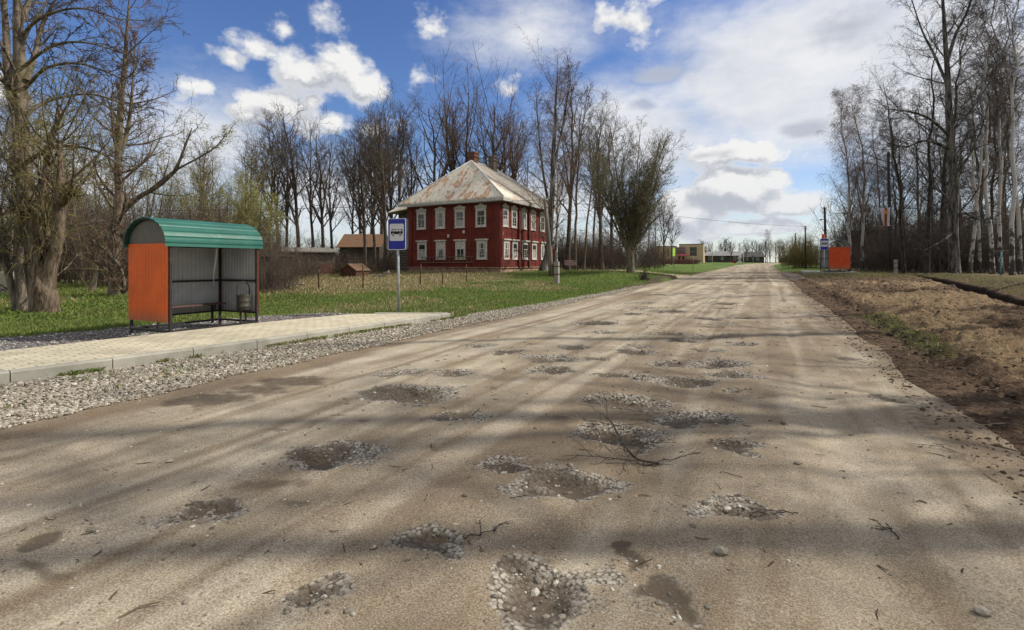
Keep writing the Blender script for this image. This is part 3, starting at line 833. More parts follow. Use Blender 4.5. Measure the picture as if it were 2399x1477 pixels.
# ================================================================ grass blades (stuff)
def blades(name, x, y, z, h, w, mat, dry, lean=.5, seed=1):
    r = np.random.default_rng(seed); n = len(x)
    a = r.random(n) * 6.283; l = lean * (r.random(n)) * h; la = r.random(n) * 6.283
    ux, uy = np.cos(a) * w / 2, np.sin(a) * w / 2
    mx, my = np.cos(la) * l, np.sin(la) * l
    V = np.empty((n, 4, 3))
    V[:, 0] = np.stack([x - ux, y - uy, z - .015], -1); V[:, 1] = np.stack([x + ux, y + uy, z - .015], -1)
    V[:, 2] = np.stack([x + ux * .7 + mx * .35, y + uy * .7 + my * .35, z + h * .6], -1)
    V[:, 3] = np.stack([x + mx, y + my, z + h * (1 - .3 * lean)], -1)
    o = (np.arange(n) * 4)[:, None]
    Q = np.concatenate([o + np.array([[0, 1, 2]]), o + np.array([[0, 2, 3]])])
    me = np_mesh(name, V.reshape(-1, 3), Q, [mat], smooth=False, attrs={'tint': np.repeat(r.random(n), 4), 'dry': np.repeat(dry, 4)})
    return link(D.objects.new(name, me))

m, nt, b = newmat('grass_blades')
t = attr(nt, 'tint'); dr = attr(nt, 'dry')
P = nd(nt, 'ShaderNodeNewGeometry').outputs['Position']
pn = noise(nt, P, .5, 4, .6)
gcol = mixc(nt, t, (.095, .155, .028), (.215, .275, .070))
gcol = mixc(nt, mth(nt, 'MULTIPLY', ramp(nt, pn, .4, .68), .55), gcol, (.215, .20, .075))
gcol = mixc(nt, mth(nt, 'MULTIPLY', ramp(nt, noise(nt, P, 1.7, 5, .65), .5, .68), .35), gcol, (.06, .10, .022))
dcol = mixc(nt, t, (.23, .175, .095), (.47, .39, .235))
col = mixc(nt, dr, gcol, dcol)
setc(nt, b, col); b.inputs['Roughness'].default_value = .7; b.inputs['Specular IOR Level'].default_value = .25
tr = nd(nt, 'ShaderNodeBsdfTranslucent', {'Color': col})
mx_ = nd(nt, 'ShaderNodeMixShader', {0: .3, 1: b.outputs[0], 2: tr.outputs[0]})
nt.links.new(mx_.outputs[0], nt.nodes['Material Output'].inputs['Surface'])
M_GRASS = m

r = np.random.default_rng(9)
# sample the lawn evenly in view: uniform column, depth weighted to the near part
n = 330000
px = -150 + 1900 * r.random(n); t = 7 + 55 * r.random(n) ** 1.5
u = (px - CX) / FPX
x = t * (FV[0] + u * RV[0]); y = t * (FV[1] + u * RV[1]); s = x - xc(y)
zn = zones(x, y, s)
ok = (s < -4.35 - .5 * r.random(n)) & (zn[2] < .5) & (zn[3] < .45) & ~((x > bx(np.clip(y, 0, 10.2)) - .05) & (y < 11.3)) & (y > -2)
ok &= ~((x > -9.3) & (y > 11.0) & (y < 11.35) & (x < -7.3))
ok &= r.random(n) > np.clip(zn[1] * 1.3, 0, .97)
ok &= r.random(n) > zn[4] * .8
# nothing grows inside the red house
ok &= ~((x < -19.0) & (x > -30) & (y > 37.6) & (y < 49))
x, y, s, t = x[ok], y[ok], s[ok], t[ok]
dryv = zn[0][ok]; wood = zn[6][ok]
isdry = (r.random(len(x)) < np.clip(dryv * .75, .04, .7)).astype(float)
hgt = np.where(isdry > 0, .04 + .21 * r.random(len(x)) ** 1.8 * np.clip(dryv * 1.6, .25, 1), .035 + .075 * r.random(len(x)))
lush = sstep(-15.5, -17.5, x) * sstep(20, 14, y)
hgt = hgt * (1 + lush * 1.1 * (isdry < 1))
wid = (.010 + .012 * r.random(len(x))) * np.clip(t / 11, .8, 3.0)
z = ground_z(x, y, s)
g = blades('grass', x, y, z, hgt, wid, M_GRASS, isdry, .7, 10)
tag(g, kind='stuff')
# right side: bank, mound, grass strip on the road edge, tufts along the kerb, far verge
n = 60000
Xs, Ys_, Hs, Ds = [], [], [], []
px = 1830 + 700 * r.random(n); t = 14 + 60 * r.random(n)
u = (px - CX) / FPX; x = t * (FV[0] + u * RV[0]); y = t * (FV[1] + u * RV[1]); s = x - xc(y)
gf = green_f(x, y, s, 0); dk = dark_f(x, y, s, 0)
ok = (s > 4.5) & (s < 15) & (r.random(n) < gf * .8) & (dk < .2) & (y < 71) & ~((x > 2.6) & (x < 8.5) & (y > 50.2) & (y < 56.5))
Xs.append(x[ok]); Ys_.append(y[ok]); Hs.append(.04 + .13 * r.random(ok.sum()) ** 2); Ds.append((r.random(ok.sum()) < .6).astype(float))
n = 9000
y = 2.5 + 20 * r.random(n); s = 4.95 + .1 * np.sin(y) + r.normal(0, .3, n); x = s + xc(y)
ok = (r.random(n) < green_f(x, y, s, 0) * 1.0) & (s > 4.3)
ok &= r.random(n) < .28
Xs.append(x[ok]); Ys_.append(y[ok]); Hs.append(.025 + .06 * r.random(ok.sum())); Ds.append((r.random(ok.sum()) < .35).astype(float))
X = np.concatenate(Xs); Y = np.concatenate(Ys_)
g = blades('grass', X, Y, soil_z(X, Y, X - xc(Y)), np.concatenate(Hs), .012 + .012 * r.random(len(X)) + Y * .0004, M_GRASS, np.concatenate(Ds), .7, 12)
tag(g, kind='stuff')
n = 5200
y = 2 + 9.5 * r.random(n); x = kx(y) + np.abs(r.normal(.02, .05, n)) + .01
ok = fbm(y * 2.2, y * 0, 3, 97) + .12 * r.random(n) > .56
x2 = -7.9 + 1.2 * r.random(900); y2 = 2.2 + 3.2 * r.random(900); ok2 = fbm(x2 * 2.5, y2 * 2.5, 2, 98) > .62
X = np.concatenate([x[ok], x2[ok2]]); Y = np.concatenate([y[ok], y2[ok2]])
g = blades('grass', X, Y, ground_z(X, Y, X - xc(Y)), .02 + .085 * r.random(len(X)) ** 1.5, .008 + .008 * r.random(len(X)), M_GRASS, (r.random(len(X)) < .25).astype(float), .8, 13)
tag(g, kind='stuff')

def litter(name, x, y, z, ln, rd, mat, seed):
    r = np.random.default_rng(seed); n = len(x); a = r.random(n) * 6.283; tl = r.normal(0, .12, n)
    d = np.stack([np.cos(a), np.sin(a), tl], -1); c = np.stack([x, y, z + .006], -1)
    bend = r.normal(0, .12, n)[:, None] * np.stack([-np.sin(a), np.cos(a), np.zeros(n)], -1)
    P = np.stack([c - d * ln[:, None] / 2, c + bend * ln[:, None], c + d * ln[:, None] / 2], 1)
    V, Q = tubes(P, rd[:, None] * np.array([[1, .9, .6]]), 3)
    me = np_mesh(name, V, Q, [mat], attrs={'tint': np.repeat(r.random(n), 9)}); o = link(D.objects.new(name, me)); tag(o, kind='stuff')
M_LITTER = stone_mat('twig_litter', (.05, .036, .026), (.22, .165, .11), (.36, .30, .22))
r = np.random.default_rng(31)
n = 5200
yy = 2.5 + 30 * r.random(n) ** 1.4; ss = 4.0 + 7.5 * r.random(n); xx = ss + xc(yy); k = xx < ditch_x(yy) + 2.5
xx, yy, ss = xx[k], yy[k], ss[k]
n2 = 420; y2 = 1.2 + 18 * r.random(n2) ** 1.5; s2 = -3.2 + 7.2 * r.random(n2) ** .7; x2 = s2 + xc(y2)
X = np.concatenate([xx, x2]); Y = np.concatenate([yy, y2]); Z = np.concatenate([np.maximum(soil_z(xx, yy, ss), road_z(xx, yy, ss)), road_z(x2, y2, s2)])
litter('twig_litter', X, Y, Z, np.clip(r.lognormal(-2.35, .6, len(X)), .02, .4) * np.where(np.arange(len(X)) < len(xx), 1, .7), .002 + .003 * r.random(len(X)) + .00015 * Y, M_LITTER, 32)
n = 1500; y3 = 4 + 16 * r.random(n); x3 = -13.5 - 10 * r.random(n)
litter('wood_litter', x3, y3, ground_z(x3, y3, x3 - xc(y3)) + .02, np.clip(r.lognormal(-2.0, .6, n), .03, .6), .004 + .005 * r.random(n), M_LITTER, 33)
# ================================================================ trees
def nrm(a): return a / np.maximum(np.linalg.norm(a, axis=-1, keepdims=True), 1e-9)

def smooth_path(pts, rs, n, wig=0.0, r=None):
    """resample a hand-drawn centre line with a Catmull-Rom curve"""
    P = np.array(pts, float); k = len(P)
    R = np.array(rs, float)
    tt = np.linspace(0, k - 1, n)
    i = np.clip(tt.astype(int), 0, k - 2); f = (tt - i)[:, None]
    p0 = P[np.clip(i - 1, 0, k - 1)]; p1 = P[i]; p2 = P[i + 1]; p3 = P[np.clip(i + 2, 0, k - 1)]
    Q = .5 * (2 * p1 + (p2 - p0) * f + (2 * p0 - 5 * p1 + 4 * p2 - p3) * f ** 2 + (3 * p1 - p0 - 3 * p2 + p3) * f ** 3)
    if wig and r is not None: Q[1:-1] += r.normal(0, wig, (n - 2, 3)) * np.array([1, 1, .2])
    return Q, np.interp(tt, np.arange(k), R)

def trunk(r, Ht, r0, n=14, lean=(0, 0), wig=.012, flare=1.55, top=.12, pw=.85):
    z = np.linspace(0, 1, n) ** 1.08
    w = np.cumsum(r.normal(0, wig, (n, 2)), 0) * Ht; w -= w[0]
    P = np.stack([lean[0] * z * Ht + w[:, 0] * z, lean[1] * z * Ht + w[:, 1] * z, z * Ht], -1)
    R = r0 * ((1 - z) ** pw * (1 - top) + top); R[0] *= flare; R[1] *= 1 + (flare - 1) * .15
    P[0, 2] = -.25
    return P, R

def spawn(r, P, R, cnt, t0, t1, ang, aj, L, Lj, ratio, rmin, n, wig, up, fall=.5, tip=.3, absL=None, rmax=9., upjit=.0):
    N, m, _ = P.shape; M = N * cnt
    idx = np.repeat(np.arange(N), cnt)
    t = t0 + (t1 - t0) * (np.tile(np.arange(cnt), N) + r.random(M)) / cnt
    f = t * (m - 1); i = np.clip(f.astype(int), 0, m - 2); w = (f - i)[:, None]
    p = P[idx, i] * (1 - w) + P[idx, i + 1] * w
    rr = R[idx, i] * (1 - w[:, 0]) + R[idx, i + 1] * w[:, 0]
    tan = nrm(P[idx, i + 1] - P[idx, i])
    ref = np.where(np.abs(tan[:, 2:3]) < .9, np.array([[0, 0, 1.]]), np.array([[1., 0, 0]]))
    U = nrm(np.cross(tan, ref)); Vv = np.cross(tan, U)
    az = np.tile(np.arange(cnt), N) * 2.4 + np.repeat(r.random(N) * 6.28, cnt) + r.normal(0, .5, M)
    a = ang + r.normal(0, 1, M) * aj
    d = np.cos(a)[:, None] * tan + np.sin(a)[:, None] * (np.cos(az)[:, None] * U + np.sin(az)[:, None] * Vv)
    pl = np.linalg.norm(np.diff(P, axis=1), axis=2).sum(1)[idx] if absL is None else absL
    ln = L * pl * (1 - fall * t) * np.clip(1 + Lj * r.normal(0, 1, M), .3, 2)
    r0 = np.clip(rr * ratio, rmin, rmax)
    Pn = np.empty((M, n, 3)); Pn[:, 0] = p
    upv = up + upjit * r.normal(0, 1, M)
    for k in range(1, n):
        d = nrm(d + r.normal(0, wig, (M, 3)) + np.array([0, 0, 1.]) * upv[:, None] / n)
        Pn[:, k] = Pn[:, k - 1] + d * (ln / (n - 1))[:, None]
    zz = np.linspace(0, 1, n)
    Rn = np.maximum(r0[:, None] * (1 - (1 - tip) * zz[None, :]), rmin * .6)
    return Pn, Rn

def leaves_at(r, P, cnt, size, spread):
    tips = np.concatenate([P[:, -1], P[:, P.shape[1] // 2]])
    p = np.repeat(tips, cnt, 0) + r.normal(0, spread, (len(tips) * cnt, 3))
    n = len(p)
    a = nrm(r.normal(0, 1, (n, 3))); b_ = nrm(np.cross(a, r.normal(0, 1, (n, 3))))
    s = size * (.6 + .8 * r.random(n))[:, None]
    V = np.stack([p - a * s, p + b_ * s * .45, p + a * s, p - b_ * s * .45], 1)
    return V.reshape(-1, 3), np.arange(n * 4).reshape(-1, 4)

def branch_mesh(name, levels, mats, leaf=None, mi=None):
    """levels: list of (P, R, sides, material index)"""
    Vs, Qs, Ms = [], [], []; o = 0
    for P, R, k, m_ in levels:
        V, Q = tubes(P, R, k); Vs.append(V); Qs.append(Q + o); Ms.append(np.full(len(Q), m_)); o += len(V)
    if leaf is not None:
        V, Q = leaf; Vs.append(V); Qs.append(Q + o); Ms.append(np.full(len(Q), len(mats) - 1)); o += len(V)
    return np_mesh(name, np.concatenate(Vs), np.concatenate(Qs), mats, np.concatenate(Ms))

def bark(name, c0, c1, moss=None, sc=7, mossk=.5):
    m, nt, b = newmat(name)
    P = nd(nt, 'ShaderNodeTexCoord').outputs['Object']
    n1 = noise(nt, mapv(nt, P, (1, 1, .22)), sc, 6, .7); n2 = noise(nt, P, 1.1, 5, .6)
    col = mixc(nt, ramp(nt, n1, .36, .66), c0, c1)
    if moss: col = mixc(nt, mth(nt, 'MULTIPLY', ramp(nt, n2, .44, .66), mossk), col, moss)
    setc(nt, b, col); b.inputs['Roughness'].default_value = .95; b.inputs['Specular IOR Level'].default_value = .1
    bump(nt, b, n1, .9, .05)
    return m
M_BARK = bark('grey_brown_bark', (.075, .060, .048), (.23, .19, .150), (.15, .14, .07), mossk=.45)
M_BARKM = bark('brown_bark', (.045, .036, .030), (.145, .118, .095), (.10, .095, .05), mossk=.3)
M_BARKD = bark('dark_bark', (.028, .024, .021), (.095, .080, .066))
M_WILLOW = bark('furrowed_willow_bark', (.06, .042, .030), (.25, .19, .14), (.10, .095, .05), 11, .35)
M_TWIG = plain('bare_twigs', (.105, .083, .068), .9, var=.35, scale=1.2, bmp=0, spec=.1)
M_TWIGR = plain('reddish_twigs', (.15, .10, .075), .9, var=.3, scale=1.2, bmp=0, spec=.1)
M_TWIGD = plain('dark_twigs', (.066, .058, .052), .9, var=.3, scale=1.2, bmp=0, spec=.1)
M_TWIGY = plain('olive_twigs', (.17, .145, .060), .9, var=.3, scale=1.2, bmp=0, spec=.1)
M_DEADWOOD = plain('rotten_wood', (.11, .075, .045), .95, var=.5, scale=9, stretch=(1, 1, .2), bmp=.6, spec=.1)

m, nt, b = newmat('birch_bark')
P = nd(nt, 'ShaderNodeTexCoord').outputs['Object']
n1 = noise(nt, mapv(nt, P, (1, 1, 5.5)), 2.6, 5, .7); n2 = noise(nt, mapv(nt, P, (1, 1, .6)), 2.0, 6, .65)
z = nd(nt, 'ShaderNodeSeparateXYZ', {0: P}).outputs[2]
col = mixc(nt, noise(nt, P, 9, 4, .6), (.34, .325, .30), (.56, .54, .51))
col = mixc(nt, ramp(nt, n1, .60, .66), col, (.035, .03, .027))
col = mixc(nt, ramp(nt, mth(nt, 'ADD', n2, mth(nt, 'MULTIPLY', ramp(nt, z, 5.0, .0), .22)), .58, .66), col, (.04, .034, .03))
setc(nt, b, col); b.inputs['Roughness'].default_value = .8; bump(nt, b, n2, .5, .03)
M_BIRCH = m

def leafmat(name, c0, c1):
    m, nt, b = newmat(name)
    P = nd(nt, 'ShaderNodeTexCoord').outputs['Object']
    col = mixc(nt, noise(nt, P, 1.5, 4, .7), c0, c1)
    setc(nt, b, col); b.inputs['Roughness'].default_value = .6
    tr = nd(nt, 'ShaderNodeBsdfTranslucent', {'Color': col})
    mx = nd(nt, 'ShaderNodeMixShader', {0: .45, 1: b.outputs[0], 2: tr.outputs[0]})
    nt.links.new(mx.outputs[0], nt.nodes['Material Output'].inputs['Surface'])
    return m
M_LEAFY = leafmat('young_willow_leaves', (.27, .28, .09), (.42, .41, .17))
M_LEAFG = leafmat('opening_buds', (.15, .165, .065), (.29, .28, .14))

class Proto:
    """two shared meshes: trunk (with its main limbs) and crown"""
    def __init__(self, H, tm, cm): self.H, self.tm, self.cm = H, tm, cm

def p_lime(seed, H=21, r0=.26, dens=1.0, twig=None, barkm=None, low=.30, n1=26, ang=.74, up=.60, forks=2, spread=.27, min_r=.009, fall=.36):
    r = np.random.default_rng(seed)
    P, R = trunk(r, H, r0, 16, (r.normal(0, .02), r.normal(0, .02)), .010)
    P, R = P[None], R[None]
    lv = [(P, R, 9, 0)]
    allP, allR = [P], [R]
    if forks:
        F, FR = spawn(r, P, R, forks, .30, .55, .30, .08, .62, .1, .72, .06, 16, .035, .5, .35, .15)
        lv.append((F, FR, 7, 0)); allP.append(F); allR.append(FR)
    P0, R0 = np.concatenate(allP), np.concatenate(allR)
    A, AR = spawn(r, P0, R0, n1, low, .98, ang, .16, spread, .22, .52, .030, 10, .085, up, fall, .30, rmax=.12)
    B, BR = spawn(r, A, AR, int(7 * dens), .18, .98, .75, .2, .50, .25, .55, .019, 6, .12, .45, .45, .4)
    C, CR = spawn(r, B, BR, int(5 * dens), .15, 1, .75, .22, .62, .25, .6, min_r * 1.3, 4, .12, .3, .4, .5)
    Dd, DR = spawn(r, C, CR, 2, .2, 1, .7, .25, .6, .3, .7, min_r * .8, 3, .1, .2, .3, .6)
    tw = twig or M_TWIG
    tm = branch_mesh('lime_trunk', lv, [barkm or M_BARK])
    cm = branch_mesh('lime_crown', [(A, AR, 5, 0), (B, BR, 4, 1), (C, CR, 3, 1), (Dd, DR, 3, 1)], [barkm or M_BARK, tw])
    return Proto(H, tm, cm)

def p_wood(seed, H=23, r0=.20, barkm=None, twig=None, low=.38, n1=26, spread=.20, droop=.2):
    """tall thin tree of a dense wood: few low branches, narrow crown"""
    r = np.random.default_rng(seed)
    P, R = trunk(r, H, r0, 18, (r.normal(0, .035), r.normal(0, .035)), .011, 1.4, .10)
    P, R = P[None], R[None]
    A, AR = spawn(r, P, R, n1, low, .98, .85, .22, spread, .3, .42, .014, 8, .09, .55, .55, .25, rmax=.06)
    A2, AR2 = spawn(r, P, R, 9, .06, low, 1.2, .25, .11, .4, .22, .010, 6, .1, .1, .2, .3, rmax=.03)
    B, BR = spawn(r, A, AR, 8, .15, .98, .75, .25, .45, .3, .5, .010, 5, .12, .2, .4, .4)
    B2, BR2 = spawn(r, A2, AR2, 5, .3, .98, .75, .25, .45, .3, .6, .008, 4, .12, .1, .4, .4)
    C, CR = spawn(r, B, BR, 6, .12, 1, .8, .25, .55, .3, .6, .008, 4, .14, -droop, .3, .5)
    Dd, DR = spawn(r, C, CR, 3, .2, 1, .7, .3, .6, .3, .7, .0065, 3, .1, -droop, .3, .6)
    tm = branch_mesh('wood_trunk', [(P, R, 8, 0)], [barkm or M_BARK])
    cm = branch_mesh('wood_crown', [(A, AR, 4, 0), (A2, AR2, 3, 1), (B, BR, 3, 1), (B2, BR2, 3, 1), (C, CR, 3, 1), (Dd, DR, 3, 1)], [twig or M_BARK, twig or M_TWIG])
    return Proto(H, tm, cm)

def p_birch(seed, H=22, r0=.19, low=.25, lean=(0, 0), droop=.9):
    r = np.random.default_rng(seed)
    P, R = trunk(r, H, r0, 18, lean, .009, 1.3, .08)
    P, R = P[None], R[None]
    A, AR = spawn(r, P, R, 34, low, .98, .58, .14, .26, .25, .42, .014, 10, .06, .55, .62, .2, rmax=.07)
    B, BR = spawn(r, A, AR, 9, .2, 1, .65, .2, .42, .25, .5, .009, 7, .1, -.1, .4, .35)
    C, CR = spawn(r, B, BR, 7, .15, 1, .7, .25, .75, .3, .6, .0065, 6, .08, -droop * 1.6, .2, .5)
    Dd, DR = spawn(r, C, CR, 3, .15, .9, .6, .25, .6, .3, .7, .006, 4, .06, -droop * 1.8, .2, .6)
    tm = branch_mesh('birch_trunk', [(P, R, 8, 0)], [M_BIRCH])
    cm = branch_mesh('birch_crown', [(A, AR, 4, 0), (B, BR, 3, 1), (C, CR, 3, 1), (Dd, DR, 3, 1)], [M_BARK, M_TWIGR])
    return Proto(H, tm, cm)

def p_round(seed, H=13, r0=.42):
    """broad many-stemmed tree with a round crown and opening buds"""
    r = np.random.default_rng(seed)
    P, R = trunk(r, 2.6, r0, 7, (0, 0), .012, 1.25, .8, 1)
    P, R = P[None], R[None]
    S, SR = spawn(r, P, R, 22, .45, 1.0, .30, .13, 1, .17, .38, .06, 14, .03, .35, 0, .12, absL=10.2)
    A, AR = spawn(r, S, SR, 12, .08, .95, .55, .15, .30, .25, .5, .02, 8, .06, .45, .45, .25)
    B, BR = spawn(r, A, AR, 8, .15, 1, .62, .2, .50, .25, .5, .011, 5, .09, .4, .4, .4)
    C, CR = spawn(r, B, BR, 5, .15, 1, .65, .2, .6, .3, .6, .008, 4, .1, .35, .3, .5)
    Dd, DR = spawn(r, C, CR, 2, .3, 1, .6, .3, .6, .3, .7, .007, 3, .1, .2, .3, .6)
    lf = leaves_at(r, C, 2, .046, .08)
    tm = branch_mesh('willow_trunk', [(P, R, 10, 0), (S, SR, 7, 0)], [M_BARK])
    cm = branch_mesh('willow_crown', [(A, AR, 4, 0), (B, BR, 3, 1), (C, CR, 3, 1), (Dd, DR, 3, 1)], [M_BARK, M_TWIG, M_LEAFG], lf)
    return Proto(15.3, tm, cm)

def p_leafy(seed, H=9, r0=.14, stems=5, leaf=.045, cnt=3, up=.3, mat=None):
    """young willow with the first yellow-green leaves"""
    r = np.random.default_rng(seed)
    P, R = trunk(r, .8, r0, 4, (0, 0), .01, 1.2, .8, 1)
    P, R = P[None], R[None]
    S, SR = spawn(r, P, R, stems, .3, 1.0, .35, .15, 1, .15, .6, .03, 12, .06, .4, 0, .15, absL=H * .9)
    A, AR = spawn(r, S, SR, 12, .15, .98, .65, .2, .36, .25, .5, .012, 7, .09, up, .45, .3)
    B, BR = spawn(r, A, AR, 8, .12, 1, .65, .25, .45, .3, .5, .008, 5, .1, .0, .3, .4)
    C, CR = spawn(r, B, BR, 4, .15, 1, .65, .25, .6, .3, .6, .006, 4, .1, -.5, .3, .5)
    lf = leaves_at(r, C, cnt, leaf, .07)
    tm = branch_mesh('young_trunk', [(P, R, 8, 0), (S, SR, 6, 0)], [M_BARK])
    cm = branch_mesh('young_crown', [(A, AR, 4, 0), (B, BR, 3, 0), (C, CR, 3, 0)], [M_TWIGY, mat or M_LEAFY], lf)
    return Proto(H, tm, cm)

def p_scrub(seed, n=46, H=4.5, spread=1.6, twig=None, lowlean=.25):
    """clump of bare saplings and brush"""
    r = np.random.default_rng(seed)
    M = n; k = 7
    a = r.random(M) * 6.28; d = spread * np.sqrt(r.random(M))
    base = np.stack([np.cos(a) * d, np.sin(a) * d, np.full(M, -.15)], -1)
    dr = nrm(np.stack([r.normal(0, lowlean, M), r.normal(0, lowlean, M), np.ones(M)], -1))
    ln = H * (.35 + .75 * r.random(M))
    P = np.empty((M, k, 3)); P[:, 0] = base
    for j in range(1, k):
        dr = nrm(dr + r.normal(0, .07, (M, 3)) + np.array([0, 0, .05]))
        P[:, j] = P[:, j - 1] + dr * (ln / (k - 1))[:, None]
    R = (.006 + .004 * ln)[:, None] * np.linspace(1, .3, k)[None]
    A, AR = spawn(r, P, R, 9, .15, .98, .6, .2, .38, .3, .5, .007, 5, .1, .4, .5, .35)
    B, BR = spawn(r, A, AR, 5, .15, 1, .7, .25, .5, .3, .6, .006, 4, .12, .25, .3, .5)
    V = [(P, R, 4, 0), (A, AR, 3, 0), (B, BR, 3, 0)]
    return V

ONE = {}
def place(name, proto, pos, h, rz, label, group=None, cat='tree', lean=(0, 0), rscale=1.0):
    """one tree: an Empty at its foot, trunk and crown below it (the meshes are shared between the trees of a kind)"""
    e = empty(name, pos, rz)
    k = h / proto.H
    e.scale = (k * rscale, k * rscale, k)
    e.rotation_euler = (lean[0], lean[1], rz)
    tag(e, label, cat, group)
    t = D.objects.new('trunk', proto.tm); link(t, e)
    c = D.objects.new('crown', proto.cm); link(c, e)
    return e

LIME = [p_lime(s, 21, .25 + .03 * (s % 3), barkm=M_BARKM, n1=15, forks=1 + (s % 3)) for s in (1, 2, 3, 5)]
LIMEB = [p_lime(31, 19, .31, .8, M_TWIGR, M_BARKM, n1=13, ang=.78, up=1.0, forks=3, spread=.40, low=.3, min_r=.0075), p_lime(32, 19, .29, .8, M_TWIGR, M_BARKM, n1=13, ang=.75, up=1.1, forks=2, spread=.40, low=.34, min_r=.0075)]
WOOD = [p_wood(s, 23, .17 + .02 * (s % 3)) for s in (41, 42, 43)]
WOODD = [p_wood(s, 23, .20, M_BARKD, M_TWIGD, .3, 28, .24) for s in (51, 52)]
BIRCH = [p_birch(61), p_birch(62, lean=(.02, .01)), p_birch(63)]
SHADE = [p_wood(s, 20, .30, M_BARKM, M_TWIG, .25, 13, .30) for s in (91, 92)]
BIRCHW = [p_wood(s, 24, .15, M_BIRCH, M_TWIG, .5, 24, .16, .8) for s in (65, 66)]
ROUND = p_round(74)
LEAFY = [p_leafy(81, cnt=1), p_leafy(82, 7, .12, 6, .04, 1), p_leafy(83, 4.2, .08, 10, .036, 2, .6)]
# ---------------------------------------------------------------- where the trees stand
ORD = ['first', 'second', 'third', 'fourth', 'fifth', 'sixth', 'seventh', 'eighth', 'ninth', 'tenth', 'eleventh', 'twelfth', 'thirteenth', 'fourteenth', 'fifteenth', 'sixteenth']
r = np.random.default_rng(77)
def row(name, specs, protos, label, group, jit=0, tall=.25):
    """specs: (px, depth, top row) from left to right"""
    specs = sorted(specs)
    for i, (px, t, top) in enumerate(specs):
        p = foot(px, t)
        place(name, protos[(i * 7 + 3) % len(protos)], p, zat(top, t) - p[2], r.random() * 6.28, label % ORD[i], group, lean=(r.normal(0, .02), r.normal(0, .02)))

row('lime_tree', [(598, 74, 345), (628, 70, 305), (652, 78, 312), (672, 72, 330), (702, 76, 282), (736, 71, 306), (758, 78, 318), (780, 73, 350)], LIME,
    'bare lime in the grove behind the grey shed, %s from the left', 'bare limes behind the sheds')
row('lime_tree', [(826, 66, 350), (848, 70, 325), (868, 66, 300), (857, 55, 335), (881, 56, 310), (904, 54, 290), (893, 66, 262), (918, 70, 268), (938, 68, 258), (962, 76, 325)], [LIME[1], LIME[3], LIME[0], LIME[2]],
    'bare lime between the log barn and the red house, %s from the left', 'bare limes left of the red house')
row('lime_tree', [(1018, 72, 250), (1062, 76, 232), (1098, 78, 226), (1142, 75, 246), (1178, 74, 262), (1212, 71, 280)], LIMEB,
    'bare spreading tree rising behind the red house roof, %s from the left', 'bare trees behind the red house')
row('grove_tree', [(1330, 57, 205), (1348, 62, 235), (1368, 58, 250), (1390, 66, 262), (1410, 61, 290), (1432, 68, 300), (1452, 74, 330), (1520, 78, 400), (1536, 84, 430), (1556, 92, 470), (1574, 100, 500)], [WOOD[0], LIME[1], WOOD[1], LIME[0], WOOD[2]],
    'bare tree in the grove right of the red house, %s from the left', 'bare trees right of the red house')

p = foot(1304, 51); place('birch_tree', BIRCH[1], p, zat(185, 51) - p[2], 3.0, 'pale trunked birch just behind the leaning utility pole')
p = foot(1478, 40); place('willow_tree', ROUND, p, zat(292, 40) - p[2], .6, 'broad round crowned tree with opening buds on the lawn by the road', rscale=1.02)
p, t_ = gnd(1508, 657)
V = p_scrub(91, 26, .8, .35, None, .5)
o = link(D.objects.new('small_shrub', branch_mesh('small_shrub', V, [M_TWIGD]))); o.location = p
tag(o, 'low dark leafless shrub beside the dirt path near the road', 'shrub')

# right-hand wood
p = foot(1990, 58); place('birch_tree', BIRCH[2], p, zat(232, 58) - p[2], 2.0, 'slender birch leaning left over the far bus shelter', lean=(-.02, -.10))
p = foot(2021, 60); place('birch_tree', BIRCH[0], p, zat(212, 60) - p[2], 4.0, 'straight pale birch behind the far bus shelter')
for i, (px, t, top, pr, lb) in enumerate([
        (2118, 50, 190, WOODD[0], 'dark bare tree with a leaning trunk beside the banner pole'),
        (2172, 47, 90, WOODD[1], 'dark tall tree just left of the old gnarled birch'),
        (2196, 56, 60, WOODD[0], 'dark forked tree hard behind the old gnarled birch, on its left')]):
    p = foot(px, t); place('forest_tree', pr, p, zat(top, t) - p[2], r.random() * 6, lb, 'trees along the ditch', lean=(0, -.03))
# dense wood: bare trees, alike
k = 0
for px, t in [(2040, 75), (2062, 68), (2078, 80), (2098, 66), (2112, 74), (2130, 62), (2146, 78), (2158, 60), (2188, 70), (2212, 64), (2228, 78), (2262, 66), (2284, 58), (2300, 72), (2322, 62), (2340, 52), (2362, 68), (2376, 56), (2392, 62), (2250, 84), (2206, 86), (2310, 86), (2350, 80), (2166, 90), (2085, 95)]:
    p = foot(px, t); h = 19 + 5 * r.random() + (2 if px > 2240 else -3)
    place('forest_tree', (WOOD + WOODD)[k % 5], p, h, r.random() * 6.28, 'thin bare tree deep in the dense wood behind the ditch', 'bare trees of the wood behind the ditch', lean=(r.normal(0, .03), r.normal(0, .03))); k += 1
for i, (px, t, h) in enumerate([(2272, 46, 25), (2296, 50, 26), (2326, 42, 25), (2346, 45, 26), (2372, 38, 25), (2392, 44, 27)]):
    p = foot(px, t); place('birch_tree', BIRCHW[i % 2], p, h, r.random() * 6.28, 'white trunked birch in the wood right of the old gnarled birch, %s from the left' % ORD[i], 'white birches of the wood', lean=(r.normal(0, .02), .03 * (i % 3 - 1)))
# the same wood goes on beside the road out of the frame and throws its shadows on the road
for i, (x, y, h) in enumerate([(9.5, 9.0, 18), (10.1, 11.0, 20), (11.0, 14.2, 20), (12.4, 20.5, 21), (10.4, 6.4, 18), (16, 27, 22), (15.8, 36, 22)]):
    pr = SHADE[i % 2]
    place('forest_tree', pr, (x, y, float(H(x, y))), h, r.random() * 6.28, 'bare roadside tree just outside the right edge throwing its shadow on the road', 'roadside trees beyond the right edge')

